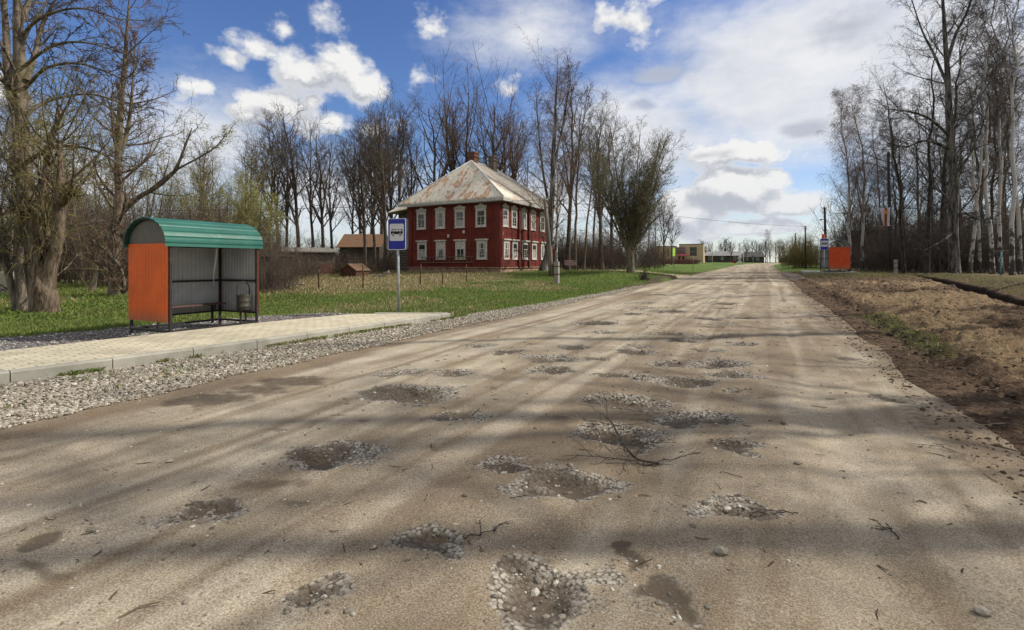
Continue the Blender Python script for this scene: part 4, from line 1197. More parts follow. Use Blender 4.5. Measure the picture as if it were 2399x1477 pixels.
# old gnarled birch beside the ditch
def custom_tree(name, label, base, stems, r_, mats, crown=None, Lt=.6, ct=3, cat='tree', twigs=None, leaf=None, dens=(9, 7, 5), L=(.30, .42, .55), up=(.4, .1, -.3), ang=.8, tmin=.3, group=None, minr=.007, extra=None, k=10, rmax=.11):
    """stems: list of (points, radii) in world space; the first is the trunk"""
    e = empty(name, base, 0); tag(e, label, cat, group)
    base = np.array(base, float)
    lv = []; A_, AR_, Bs = [], [], []
    levels = []
    for j, (pts, rs) in enumerate(stems):
        P, R = smooth_path(np.array(pts) - base, rs, 18, .035 * max(rs), r_)
        lv.append((P[None], R[None], k if j == 0 else 8, 0))
        A_.append(P); AR_.append(R)
    P, R = np.stack(A_), np.stack(AR_)
    A, AR = spawn(r_, P, R, dens[0], tmin, .98, ang, .22, L[0], .3, .42, .016, 10, .07, up[0], .4, .2, rmax=rmax)
    B, BR = spawn(r_, A, AR, dens[1], .15, 1, .65, .25, L[1], .3, .5, .010, 7, .1, up[1], .4, .35)
    C, CR = spawn(r_, B, BR, dens[2], .12, 1, .7, .25, L[2], .3, .6, minr, 5, .1, up[2], .3, .5)
    Dd, DR = spawn(r_, C, CR, ct, .15, 1, .65, .3, Lt, .3, .7, minr * .85, 4, .1, up[2], .3, .6)
    tm = branch_mesh('trunk', lv + (extra or []), [mats[0]])
    link(D.objects.new('trunk', tm), e)
    lf = None
    if leaf: lf = leaves_at(r_, Dd, leaf[0], leaf[1], .06)
    cm = branch_mesh('crown', [(A, AR, 5, 0), (B, BR, 4, 1), (C, CR, 3, 1), (Dd, DR, 3, 1)], [mats[0], mats[1]] + ([mats[2]] if leaf else []), lf)
    link(D.objects.new('crown', cm), e)
    return e

def W2(px, py, t): return at(px, py, t)
t = 43.0
b0 = foot(2236, t)
W_ = lambda px, py, dt=0: at(px, py, t + dt)
stems = [([b0 - [0, 0, .3], b0 + [0, 0, .35], W_(2234, 560), W_(2236, 430), W_(2226, 320), W_(2222, 200), W_(2212, 60), W_(2205, -90)], [.66, .40, .37, .33, .28, .21, .14, .05]),
         ([W_(2238, 510), W_(2262, 500, -.5), W_(2290, 515, -1), W_(2330, 512, -1.5)], [.15, .11, .06, .02]),
         ([W_(2226, 320), W_(2180, 280, -1), W_(2130, 262, -1.5), W_(2065, 255, -2)], [.13, .10, .065, .02]),
         ([W_(2222, 205), W_(2190, 130, 1), W_(2160, 70, 1), W_(2130, -20, 1)], [.13, .10, .07, .03]),
         ([W_(2230, 420), W_(2268, 370, -1), W_(2300, 300, -1.5), W_(2330, 190, -1)], [.12, .09, .06, .025]),
         ([W_(2228, 350), W_(2170, 330, 0), W_(2120, 345, .5), W_(2070, 330, .5)], [.14, .10, .07, .02]),
         ([W_(2218, 150), W_(2240, 80, 1), W_(2270, 20, 1), W_(2290, -60, 1)], [.16, .12, .08, .03]),
         ([W_(2234, 545), W_(2215, 560, -.8), W_(2196, 572, -1.2), W_(2160, 590, -1.5)], [.13, .09, .05, .02])]
custom_tree('birch_tree', 'huge old gnarled birch with broken limbs on the bank of the ditch', b0, stems, np.random.default_rng(101), [bark('scarred_birch_bark', (.03, .026, .022), (.20, .19, .175), None, 4), M_TWIGD], dens=(13, 8, 7), L=(.34, .40, .5), up=(.5, .2, -.9), rmax=.06)

t = 46.0
b0 = foot(1274, t)
stems = [([b0 - [0, 0, .3], b0 + [0, 0, .15], W2(1284, 600, t), W2(1289, 540, t), W2(1294, 450, t), W2(1298, 330, t), W2(1303, 230, t), W2(1306, 168, t)], [.62, .44, .33, .28, .23, .16, .09, .03]),
         ([W2(1290, 500, t), W2(1272, 400, t), W2(1262, 300, t), W2(1256, 215, t)], [.14, .11, .07, .02]),
         ([W2(1296, 400, t), W2(1318, 300, t), W2(1330, 230, t), W2(1338, 185, t)], [.13, .10, .06, .02])]
custom_tree('birch_tree', 'tall birch with a dark bent foot at the right corner of the red house', b0, stems, np.random.default_rng(107), [bark('birch_foot_bark', (.035, .03, .026), (.24, .225, .205), None, 3), M_TWIGR], dens=(16, 8, 6), L=(.24, .42, .55), up=(.5, .1, -.5), ang=.65, tmin=.22, rmax=.06)

# left: tall tree and old willow by the lawn
t = 15.6
W_ = lambda px, py, dt=0: at(px, py, t + dt)
b0 = foot(78, t)
stems = [([b0 - [0, 0, .3], b0 + [0, 0, .3], W_(74, 600), W_(62, 450), W_(50, 300), W_(46, 150), W_(42, 20), W_(40, -140)], [.32, .26, .245, .225, .19, .155, .115, .045]),
         ([W_(50, 300), W_(22, 200, .3), W_(14, 60, .5), W_(5, -80, .6)], [.15, .12, .09, .03]),
         ([W_(62, 205), W_(110, 160, -.3), W_(190, 150, -.8), W_(300, 190, -1)], [.055, .042, .03, .012]),
         ([W_(60, 270), W_(120, 235, .5), W_(220, 222, .8), W_(330, 260, 1)], [.055, .042, .03, .012]),
         ([W_(52, 160), W_(120, 110, -.6), W_(200, 100, -1), W_(300, 130, -1)], [.052, .04, .028, .012]),
         ([W_(46, 90), W_(100, 40, -.5), W_(190, 20, -.6), W_(290, 50, -1)], [.05, .04, .028, .012]),
         ([W_(62, 190), W_(85, 120, .5), W_(100, 60, .8), W_(140, -20, 1)], [.10, .08, .06, .02]),
         ([W_(64, 380), W_(130, 345, -.3), W_(220, 352, -.5), W_(300, 400, -.6)], [.07, .05, .035, .012]),
         ([W_(44, 60), W_(70, 0, .5), W_(90, -60, .5), W_(120, -120, .5)], [.10, .08, .06, .02]),
         ([W_(50, 240), W_(10, 190, -.5), W_(-60, 170, -.8), W_(-140, 190, -1)], [.08, .06, .04, .015])]
custom_tree('alder_tree', 'tallest tree on the left, straight grey trunk with long arching branches', b0, stems, np.random.default_rng(102), [M_BARK, M_TWIG], dens=(9, 7, 5), L=(.30, .40, .5), up=(-.15, -.1, -.4), ang=.6, tmin=.22, minr=.006, rmax=.05)

t = 14.4
b0, _ = gnd(106, 740)
W_ = lambda px, py, dt=0: at(px, py, t + dt)
stems = [([b0 - [0, 0, .3], b0 + [0, 0, .12], W_(104, 690), W_(100, 655), W_(88, 600), W_(76, 540), W_(72, 490)], [.42, .345, .30, .205, .16, .14, .11]),
         ([W_(108, 690), W_(116, 640), W_(130, 580), W_(138, 520), W_(142, 462), W_(143, 410), W_(140, 330)], [.23, .175, .165, .16, .155, .085, .04]),
         ([W_(140, 480), W_(154, 462, -.2), W_(160, 456, -.3), W_(166, 452, -.4)], [.15, .13, .11, .09]),
         ([W_(82, 560), W_(105, 440, .3), W_(118, 330, .3), W_(150, 260, .4)], [.12, .10, .08, .03]),
         ([W_(122, 600), W_(112, 540, .3), W_(100, 470, .5), W_(98, 420, .5)], [.12, .09, .06, .03])]
custom_tree('willow_tree', 'old forked willow with a thick furrowed foot and a broken right limb', b0, stems, np.random.default_rng(103), [M_WILLOW, M_TWIGY], dens=(11, 6, 3), L=(.62, .65, .95), up=(.9, -.2, -1.6), ang=.75, tmin=.4, minr=.005, k=14, Lt=.55, ct=2, rmax=.04)

t = 14.8
W_ = lambda px, py, dt=0: at(px, py, t + dt)
b0, _ = gnd(52, 738)
stems = [([b0 - [0, 0, .2], b0 + [0, 0, .2], W_(46, 640), W_(44, 560), W_(50, 470), W_(40, 380), W_(30, 260)], [.17, .13, .12, .11, .09, .07, .03]),
         ([b0 + [-.1, 0, -.2], W_(38, 715), W_(22, 650), W_(8, 590), W_(4, 520), W_(-20, 420)], [.13, .10, .09, .08, .07, .03])]
custom_tree('twin_stem_tree', 'slim twin stemmed tree left of the old willow, one stem curving outwards', b0, stems, np.random.default_rng(104), [M_BARK, M_TWIG], dens=(14, 7, 5), L=(.32, .4, .5), up=(.4, .0, -.5), tmin=.3, minr=.006)

t = 21.5
W_ = lambda px, py, dt=0: at(px, py, t + dt)
b0 = foot(266, t)
stems = [([b0 - [0, 0, .2], b0 + [0, 0, .2], W_(272, 600), W_(280, 480), W_(277, 380), W_(284, 240), W_(296, 110), W_(304, -10)], [.26, .20, .18, .165, .14, .11, .07, .025]),
         ([W_(279, 375), W_(298, 310, .2), W_(310, 220, .2), W_(318, 90, .3)], [.10, .08, .055, .015]),
         ([b0 + [.25, 0, -.1], W_(292, 690, -.3), W_(286, 640, -.4), W_(262, 600, -.6), W_(215, 560, -1)], [.09, .08, .07, .06, .03])]
custom_tree('larch_tree', 'tall tree with upswept feathery branches behind the green roofed shelter', b0, stems, np.random.default_rng(105), [M_BARK, M_TWIGR], dens=(34, 8, 5), L=(.21, .42, .5), up=(1.0, .3, .1), ang=1.15, tmin=.22, minr=.0075)

t = 24.0
W_ = lambda px, py, dt=0: at(px, py, t + dt)
b0 = foot(215, t)
stems = [([b0 - [0, 0, .2], W_(225, 620), W_(262, 530), W_(318, 468), W_(372, 436), W_(410, 400), W_(432, 350), W_(450, 300)], [.16, .13, .12, .11, .095, .075, .05, .02]),
         ([W_(345, 452), W_(405, 404), W_(470, 368, .2), W_(505, 345, .3), W_(532, 312, .4)], [.07, .055, .04, .028, .010])]
custom_tree('leaning_willow', 'slanting willow with a pale green leafy tip reaching over the shelter roof', b0, stems, np.random.default_rng(106), [M_BARK, M_TWIGY, M_LEAFY], dens=(7, 5, 4), L=(.22, .50, .6), up=(.8, -.2, -.4), ang=.6, tmin=.45, minr=.006, leaf=(1, .035), ct=2, rmax=.04)

p = foot(522, 42); place('young_willow', LEAFY[0], p, zat(398, 42) - p[2], .4, 'young willow in first pale green leaf above the shelter roof')
p = foot(478, 50); place('young_willow', LEAFY[1], p, zat(432, 50) - p[2], 2.4, 'smaller pale green willow left of the other one above the roof')
p = foot(606, 30); place('willow_bush', LEAFY[2], p, zat(482, 30) - p[2], 1.4, 'yellow green willow bush at the right end of the shelter roof', cat='bush')
for i, (px, t, top, pr) in enumerate([(462, 56, 352, LIME[1]), (492, 60, 372, LIME[2]), (440, 52, 395, WOOD[1]), (395, 58, 380, WOOD[0]), (352, 50, 395, WOOD[2])]):
    p = foot(px, t); place('thicket_tree', pr, p, zat(top, t) - p[2], r.random() * 6, 'thin bare tree in the thicket above the shelter roof, %s from the right' % ORD[[1, 0, 2, 3, 4][i]], 'thin trees above the shelter')
for i, (px, t, h) in enumerate([(-20, 24, 11), (8, 30, 12), (30, 27, 10), (118, 30, 11), (165, 34, 10), (198, 29, 9), (240, 38, 11), (320, 33, 9), (-60, 19, 12), (150, 45, 13), (60, 40, 13), (215, 52, 13)]):
    p = foot(px, t); place('thicket_tree', (WOOD + LEAFY[:1])[i % 4], p, h, r.random() * 6.28, 'bare tree of the tangled thicket behind the willows on the left', 'bare trees of the left thicket', lean=(r.normal(0, .05), r.normal(0, .05)))

# brush that nobody could count, each region one object
def brush(name, spots, mat, seeds=(1, 2, 3)):
    PR = [p_scrub(200 + s, 40, 4.5, 1.5) for s in seeds]
    ML = []
    for s in PR:
        Vs, Qs = [], []; o = 0
        for P, R, k_, _ in s:
            V, Q = tubes(P, R, k_); Vs.append(V); Qs.append(Q + o); o += len(V)
        ML.append((np.concatenate(Vs), np.concatenate(Qs)))
    VV, QQ = [], []; o = 0
    rr = np.random.default_rng(len(spots))
    for i, (x, y, h, w) in enumerate(spots):
        V, Q = ML[i % len(ML)]
        a = rr.random() * 6.28; c, s_ = math.cos(a), math.sin(a)
        v = V * np.array([w, w, h / 4.5])
        v = np.stack([v[:, 0] * c - v[:, 1] * s_ + x, v[:, 0] * s_ + v[:, 1] * c + y, v[:, 2] + float(H(x, y))], -1)
        VV.append(v); QQ.append(Q + o); o += len(v)
    me = np_mesh(name, np.concatenate(VV), np.concatenate(QQ), [mat])
    ob = link(D.objects.new(name, me)); tag(ob, kind='stuff'); return ob

def spots(pxr, tr, n, hr, wr=(.8, 1.3), seed=1):
    rr = np.random.default_rng(seed); S = []
    for _ in range(n):
        px = pxr[0] + (pxr[1] - pxr[0]) * rr.random(); t = tr[0] + (tr[1] - tr[0]) * rr.random()
        p = foot(px, t); S.append((p[0], p[1], hr[0] + (hr[1] - hr[0]) * rr.random(), wr[0] + (wr[1] - wr[0]) * rr.random()))
    return S
brush('thicket_undergrowth', spots((-150, 590), (27, 46), 34, (3.0, 6.5), seed=3) + spots((-150, 560), (48, 75), 26, (6, 9), (1.4, 2.4), 4), M_TWIG)
brush('shed_undergrowth', spots((612, 680), (20, 26), 5, (1.6, 3.6), (.4, .7), 5) + spots((600, 960), (60, 95), 24, (2.5, 5), (1.5, 2.5), 6) + spots((660, 900), (36, 48), 9, (1.2, 2.4), (.7, 1.0), 7), M_TWIG)
brush('grove_undergrowth', spots((1310, 1545), (60, 105), 28, (2.2, 6), (1.0, 1.9), 8) + spots((1000, 1320), (70, 100), 12, (3, 6), (1.5, 2.5), 9), M_TWIG)
brush('wood_undergrowth', spots((2010, 2460), (50, 75), 44, (2.5, 7), (1.0, 1.8), 10) + spots((1990, 2500), (76, 120), 34, (7, 12), (1.6, 3.0), 11), M_TWIG)
brush('verge_saplings', spots((1845, 1925), (72, 110), 14, (3, 6.0), (.7, 1.2), 12), M_TWIGY)

# distant wood along the horizon, one mass
def far_wood(name, spec, mat):
    P_ = p_lime(301, 10, .16, .55, M_TWIGD, M_BARKD, .15, 12, .6, .6, 1, .34, .02)
    Vs, Qs = [], []; o = 0
    for me in (P_.tm, P_.cm):
        V = np.empty(len(me.vertices) * 3, np.float32); me.vertices.foreach_get('co', V)
        Q = np.empty(len(me.loops), np.int32); me.loops.foreach_get('vertex_index', Q)
        Vs.append(V.reshape(-1, 3)); Qs.append(Q.reshape(-1, 4) + o); o += len(V) // 3
    V0, Q0 = np.concatenate(Vs), np.concatenate(Qs)
    VV, QQ = [], []; o = 0; rr = np.random.default_rng(7)
    for (px, t, h) in spec:
        p = foot(px, t); a = rr.random() * 6.28; c, s_ = math.cos(a), math.sin(a); w = h / 10 * (1.0 + .5 * rr.random())
        v = np.stack([(V0[:, 0] * c - V0[:, 1] * s_) * w + p[0], (V0[:, 0] * s_ + V0[:, 1] * c) * w + p[1], V0[:, 2] * h / 10 + p[2]], -1)
        VV.append(v); QQ.append(Q0 + o); o += len(v)
    ob = link(D.objects.new(name, np_mesh(name, np.concatenate(VV), np.concatenate(QQ), [mat]))); tag(ob, kind='stuff')
rr = np.random.default_rng(17)
spec = [(1640 + 300 * rr.random(), 260 + 80 * rr.random(), 8 + 6 * rr.random()) for _ in range(46)] + [(-200 + 1800 * rr.random(), 150 + 80 * rr.random(), 8 + 6 * rr.random()) for _ in range(46)] + [(1930 + 500 * rr.random(), 130 + 60 * rr.random(), 10 + 6 * rr.random()) for _ in range(14)]
far_wood('distant_wood', spec, plain('distant_twigs', (.085, .075, .07), .95, var=.2, scale=.2, bmp=0))
for i, (px, t, top, pr, lb) in enumerate([(1712, 205, 567, LIMEB[0], 'rounded bare tree behind the grey roofed far house'), (1798, 190, 541, BIRCH[1], 'tall pale birch standing above the far tree line'), (1748, 200, 578, LIMEB[1], 'low bare tree right of the grey roofed far house'), (1838, 195, 562, LIMEB[1], 'bare bushy tree right of the far pale birch')]):
    p = foot(px, t); place('far_tree', pr, p, zat(top, t) - p[2], i, lb, rscale=1.3)
# ================================================================ bus shelters
def sheet_mat(name, c, rough=.45, dirt=None, k=.3):
    m, nt, b = newmat(name)
    P = nd(nt, 'ShaderNodeTexCoord').outputs['Object']
    n1 = noise(nt, P, 1.6, 6, .65); n2 = noise(nt, mapv(nt, P, (6, 6, .5)), 3, 5, .6); n3 = noise(nt, P, 40, 3, .6)
    col = mixc(nt, ramp(nt, n1, .35, .7), tuple(x * .86 for x in c), tuple(min(1, x * 1.1) for x in c))
    col = mixc(nt, mth(nt, 'MULTIPLY', ramp(nt, n2, .55, .8), k), col, dirt or tuple(x * .5 for x in c))
    col = mixc(nt, mth(nt, 'MULTIPLY', ramp(nt, n3, .70, .76), .25), col, (.5, .48, .44))
    zc_ = nd(nt, 'ShaderNodeSeparateXYZ', {0: P}).outputs[2]
    mud = mth(nt, 'MULTIPLY', ramp(nt, mth(nt, 'ADD', zc_, mth(nt, 'MULTIPLY', noise(nt, P, 5, 5, .7), .5)), .85, .45), .55)
    col = mixc(nt, mud, col, (.20, .15, .10))
    n5 = noise(nt, mapv(nt, P, (9, 9, .8)), 2.5, 4, .7)
    col = mixc(nt, mth(nt, 'MULTIPLY', ramp(nt, n5, .66, .74), .35), col, tuple(x * .35 + .05 for x in c))
    setc(nt, b, col); nt.links.new(mth(nt, 'MULTIPLY_ADD', n1, .3, rough - .1), b.inputs['Roughness']); b.inputs['Specular IOR Level'].default_value = .3
    bump(nt, b, noise(nt, P, 2.2, 3, .5), .2, .05)
    return m
M_ORANGE = sheet_mat('orange_sheet', (.74, .135, .020), .5, (.42, .085, .02), .35)
M_ORANGE2 = sheet_mat('red_orange_sheet', (.60, .080, .016), .5, (.22, .04, .015), .3)
M_GREEN = sheet_mat('green_sheet', (.016, .112, .085), .38, (.07, .15, .12), .3)
M_GREY = sheet_mat('grey_sheet', (.46, .47, .475), .5, (.28, .285, .285), .4)
M_GABLE = sheet_mat('brown_grey_sheet', (.135, .125, .105), .6)
M_GREYROOF = sheet_mat('pale_grey_roof_sheet', (.62, .66, .68), .4)
M_FRAME = plain('black_brown_frame_paint', (.028, .026, .026), .5, var=.3, scale=8, bmp=.1, dirt=(.10, .07, .05), dscale=5, dlo=.55, dhi=.75)
M_BENCH = plain('worn_bench_board', (.10, .055, .045), .6, var=.35, scale=4, stretch=(1, 6, 6), bmp=.2)
M_SCRAP = plain('torn_paper', (.42, .42, .40), .9, bmp=0)
M_TAPE = plain('white_tape', (.78, .78, .75), .7, bmp=0, var=.1)

def ribbed(x0, x1, z0, z1, pitch=.115, dep=.010, groove=.018):
    """outline (u, d) of profiled sheet: flat lands with narrow grooves"""
    pts = []; u = x0
    while u < x1 - 1e-6:
        a = min(u + pitch - groove, x1)
        pts += [(u, 0), (a, 0)]
        if a < x1: pts += [(min(a + groove * .3, x1), -dep), (min(a + groove * .7, x1), -dep)]
        u += pitch
    return pts

def shelter(name, label, loc, rz, side_m, roof_m, gable, Lx=2.32, Dp=1.52, posters=True):
    """local frame: front along +y from 0 to Lx, depth towards -x; the front is open"""
    root = empty(name, loc, rz); tag(root, label, 'bus shelter', 'bus shelters on both sides of the road')
    zb, zt = .27, 2.03
    fr = MB(); w = .055
    for x in (-w / 2, -Dp + w / 2):
        for y in (w / 2, Lx - w / 2): fr.box(x - w / 2, x + w / 2, y - w / 2, y + w / 2, -.15, zt + .02)
    c = w / 2
    for y in (c, Lx - c):
        fr.beam((-w, y, .03), (-Dp + w, y, .03), .05); fr.beam((-w, y, zb), (-Dp + w, y, zb), .04); fr.beam((-w, y, 1.12), (-Dp + w, y, 1.12), .05); fr.beam((-w, y, zt), (-Dp + w, y, zt), .05)
    for x in (-c, -Dp + c): fr.beam((x, w, .03), (x, Lx - w, .03), .05); fr.beam((x, w, zt), (x, Lx - w, zt), .06)
    fr.beam((-Dp + c, w, zb), (-Dp + c, Lx - w, zb), .04); fr.beam((-Dp + c, w, 1.12), (-Dp + c, Lx - w, 1.12), .05)
    # roof bows
    rise = .60; a_ = Dp / 2 + .03; cx_ = -Dp / 2
    def arc(k, n, da=0, dr=0):
        th = math.pi * k / n
        return (cx_ + (a_ + dr) * math.cos(th), zt + .02 + (rise + dr) * math.sin(th))
    for y in (.03, Lx / 2, Lx - .03):
        pts = [(arc(k, 16, 0, -.03)[0], y, arc(k, 16, 0, -.03)[1]) for k in range(17)]
        for p, q in zip(pts[:-1], pts[1:]): fr.beam(p, q, .035)
    fr.build('frame', M_FRAME, root)
    # roof: profiled sheet bent over the bows, ribs along the ridge
    n = 78; prof = []
    for k in range(n + 1):
        rib = .016 if (k % 6 in (0,)) else 0.0
        x, z = arc(k, n, 0, .01 - rib)
        prof.append((x, z))
    e0 = (prof[0][0] + .012, prof[0][1] - .07); e1 = (prof[-1][0] - .012, prof[-1][1] - .07)
    prof = [e0] + prof + [e1]
    vs = []; m_ = len(prof)
    y0, y1 = -.12, Lx + .12
    for y in (y0, y1):
        vs += [(x, y, z) for x, z in prof]
    for y in (y0, y1):
        vs += [(cx_ + (x - cx_) * .985, y, zt + (z - zt) * .985 - .003) for x, z in prof]
    fs = [(i, i + 1, m_ + i + 1, m_ + i) for i in range(m_ - 1)] + [(2 * m_ + i + 1, 2 * m_ + i, 3 * m_ + i, 3 * m_ + i + 1) for i in range(m_ - 1)]
    fs += [(i + 1, i, 2 * m_ + i, 2 * m_ + i + 1) for i in range(m_ - 1)] + [(m_ + i, m_ + i + 1, 3 * m_ + i + 1, 3 * m_ + i) for i in range(m_ - 1)]
    rf = MB(); rf.add(vs, fs); ro = rf.build('roof', roof_m, root)
    if gable:
        N = 24
        for y in (-.075, Lx + .075):
            rim = MB()
            o = [(arc(k, N, 0, .0)[0], arc(k, N, 0, .0)[1]) for k in range(N + 1)]; i_ = [(arc(k, N, 0, -.045)[0], arc(k, N, 0, -.045)[1]) for k in range(N + 1)]
            rim.plate(o + i_[::-1], 'y', y - .012, y + .012)
            rim.build('gable_rim', M_FRAME, root)
        for y in (-.01, Lx + .01):
            g = MB(); g.plate([(arc(k, N, 0, -.05)[0], max(arc(k, N, 0, -.05)[1], zt)) for k in range(N + 1)], 'y', y - .004, y + .004)
            g.build('gable_panel', M_GABLE, root)
    # side panels: coloured outside, grey inside
    for y, sg in ((0, -1), (Lx, 1)):
        o = ribbed(-Dp + .005, -.012, zb, zt); sp = MB()
        vs = [(u, y + sg * (.030 + d), zb - .02) for u, d in o] + [(u, y + sg * (.030 + d), zt + .02) for u, d in o]; k_ = len(o)
        sp.add(vs, [(i, i + 1, k_ + i + 1, k_ + i) for i in range(k_ - 1)])
        sp.build('side_panel', side_m, root)
        o = ribbed(-Dp + .06, -.06, zb, zt); sp = MB()
        vs = [(u, y + sg * (.012 + d), zb - .02) for u, d in o] + [(u, y + sg * (.012 + d), zt + .02) for u, d in o]; k_ = len(o)
        sp.add(vs, [(i, i + 1, k_ + i + 1, k_ + i) for i in range(k_ - 1)])
        sp.build('side_lining', M_GREY, root)
    o = ribbed(.01, Lx - .01, zb, zt); bp = MB()
    vs = [(-Dp - .004 + d, u, zb) for u, d in o] + [(-Dp - .004 + d, u, zt + .02) for u, d in o]; k_ = len(o)
    bp.add(vs, [(i, i + 1, k_ + i + 1, k_ + i) for i in range(k_ - 1)])
    bp.box(-Dp - .016, -Dp - .010 - .008, .01, Lx - .01, zb, zt)
    bk = bp.build('back_panel', M_GREY, root)
    if posters:
        r_ = np.random.default_rng(3)
        for (y, z, sw, sh) in [(.30, 1.86, .04, .05), (.32, 1.40, .08, .06), (.58, 1.60, .10, .03), (.60, 1.55, .08, .02), (.70, 1.56, .02, .10), (.74, 1.60, .07, .02), (.73, 1.30, .03, .09), (.86, 1.14, .03, .12), (1.08, 1.60, .03, .07), (1.20, 1.58, .03, .12), (1.22, 1.50, .05, .05), (1.24, 1.42, .02, .14), (1.34, 1.60, .05, .03), (1.33, 1.48, .02, .06), (1.46, 1.56, .03, .06), (1.14, 1.2, .02, .05), (1.35, 1.15, .02, .10)]:
            j = r_.random(8) * .3; sc = MB()
            q = [(y + sw * j[0], z + sh * j[1]), (y + sw * (1 - j[2]), z + sh * j[3]), (y + sw * (1 - j[4]), z + sh * (1 - j[5])), (y + sw * j[6], z + sh * (1 - j[7]))]
            sc.poly([(-Dp + .002, a, b_) for a, b_ in q])
            sc.build('poster_scrap', M_SCRAP, bk)
    bn = MB()
    for i in range(3): bn.bbox(-Dp + .10 + i * .105, -Dp + .20 + i * .105, .12, Lx - .12, .475, .51)
    bo = bn.build('bench', M_BENCH, root)
    for y in (.5, Lx - .42):
        l = MB(); l.beam((-Dp + .26, y, -.02), (-Dp + .26, y, .475), .045); l.beam((-Dp + .26, y, .22), (-Dp + .40, y, .46), .03); l.beam((-Dp + .12, y, .455), (-Dp + .40, y, .455), .035)
        l.build('bench_leg', M_FRAME, bo)
    return root

SH = (-10.40, 6.02); SHR = rad(1.5); SHS = .86
shelter('bus_shelter', 'orange sided bus shelter with a curved green roof on the paved stop', (*SH, .11), SHR, M_ORANGE, M_GREEN, True).scale = (SHS,) * 3
p2 = foot(1950, 45.6); 
# the far one faces the road too, so it is turned round: its -y end shows
L2 = 2.7
c2 = foot(1948, 46.2)
PADZ = float(H(c2[0] + .8, c2[1] + 1)) + .10
shelter('bus_shelter', 'red orange bus shelter with an open grey arched roof by the wood', (c2[0] - .25 - .14 * L2, c2[1] + L2, PADZ), rad(188), M_ORANGE2, M_GREYROOF, False, L2, 1.56, False).scale = (1.08,) * 3

# litter bin inside the near shelter
def to_sh(x, y, z): 
    c, s_ = math.cos(SHR), math.sin(SHR)
    x, y, z = x * SHS, y * SHS, z * SHS
    return (SH[0] + x * c - y * s_, SH[1] + x * s_ + y * c, .11 + z)
M_BIN = plain('olive_black_bin', (.050, .046, .034), .45, var=.35, scale=7, bmp=.15, spec=.5)
bl = to_sh(-.20, 2.02, 0)
root = empty('litter_bin', bl, SHR); root.scale = (SHS,) * 3; tag(root, 'dark metal litter bin hung on a hooped stand inside the green roofed shelter', 'litter bin')
s1 = MB()
for y in (-.075, .075): s1.beam((0, y, -.02), (0, y, .33), .035)
s1.beam((0, -.16, .34), (0, .16, .34), .03)
for y in (-.185, .185): s1.beam((0, y, .33), (0, y, .88), .02)
pts = [(0, .185 * math.cos(math.pi * k / 14), .88 + .185 * math.sin(math.pi * k / 14) * 1.25) for k in range(15)]
s1.tube(pts, .014, 6); s1.build('stand', M_FRAME, root)
prof = [(.150, .36), (.158, .365), (.160, .46), (.166, .468), (.160, .476), (.162, .60), (.168, .608), (.162, .616), (.163, .74), (.170, .75), (.170, .768), (.155, .768), (.152, .75), (.145, .40)]
b_ = MB(); k = 28
vs = [(rr_ * math.cos(a), rr_ * math.sin(a), z) for rr_, z in prof for a in [2 * math.pi * i / k for i in range(k)]]
fs = [(j * k + i, j * k + (i + 1) % k, (j + 1) * k + (i + 1) % k, (j + 1) * k + i) for j in range(len(prof) - 1) for i in range(k)]
b_.add(vs, fs, 0, True); b_.poly([(.150 * math.cos(2 * math.pi * i / k), .150 * math.sin(2 * math.pi * i / k), .361) for i in range(k)])
b_.build('bucket', M_BIN, root)
# torn strip
q = MB()
pth = [to_sh(-1.18, 1.98, 2.0), to_sh(-1.19, 1.96, 1.75), to_sh(-1.22, 1.93, 1.4), to_sh(-1.22, 1.91, 1.22), to_sh(-1.21, 1.90, 1.0)]
wd = [.02, .022, .016, .008, .003]
vs = []
for (x, y, z), w in zip(pth, wd): vs += [(x, y - w, z), (x, y + w, z)]
q.add(vs, [(2 * i, 2 * i + 1, 2 * i + 3, 2 * i + 2) for i in range(4)])
tag(q.build('tape_strip', M_TAPE), 'torn white strip hanging from the roof inside the near shelter', 'strip')
# far platform slab with its kerb
sl_ = MB(); cx2, cy2 = c2[0], c2[1]
sl_.plate([(cx2 - 2.1, cy2 - .9), (cx2 + 2.0, cy2 - .9), (cx2 + 2.0, cy2 + 6.5), (cx2 - 1.9, cy2 + 6.5)], 'z', PADZ - .4, PADZ)
o = sl_.build('far_pavement', plain('grey_slab', (.33, .325, .30), .9, var=.2, scale=1.5, world=True)); tag(o, kind='structure')
sl_ = MB(); sl_.plate([(cx2 - 2.26, cy2 - 1.05), (cx2 - 2.11, cy2 - 1.05), (cx2 - 1.91, cy2 + 6.5), (cx2 - 2.06, cy2 + 6.5)], 'z', PADZ - .4, PADZ + .015)
sl_.plate([(cx2 - 2.10, cy2 - 1.05), (cx2 + 2.0, cy2 - 1.05), (cx2 + 2.0, cy2 - .91), (cx2 - 2.10, cy2 - .91)], 'z', PADZ - .4, PADZ + .012)
o = sl_.build('far_kerb', M_CONC); tag(o, kind='structure')

# ================================================================ bus stop signs
M_BLUE = plain('sign_blue', (.004, .012, .27), .35, var=.12, scale=4, bmp=0, spec=.5)
M_WHITE = plain('sign_white', (.56, .57, .60), .45, var=.06, scale=5, bmp=0, spec=.4)
M_BORDER = plain('sign_border', (.62, .66, .74), .45, var=.06, scale=5, bmp=0)
M_BLACK = plain('sign_black', (.006, .006, .007), .5, var=.1, bmp=0)
M_STEEL = plain('galvanised_steel', (.36, .39, .41), .45, .55, var=.2, scale=9, bmp=.1)
M_SIGNBACK = plain('sign_back', (.10, .135, .135), .6, .3, var=.2, bmp=0)

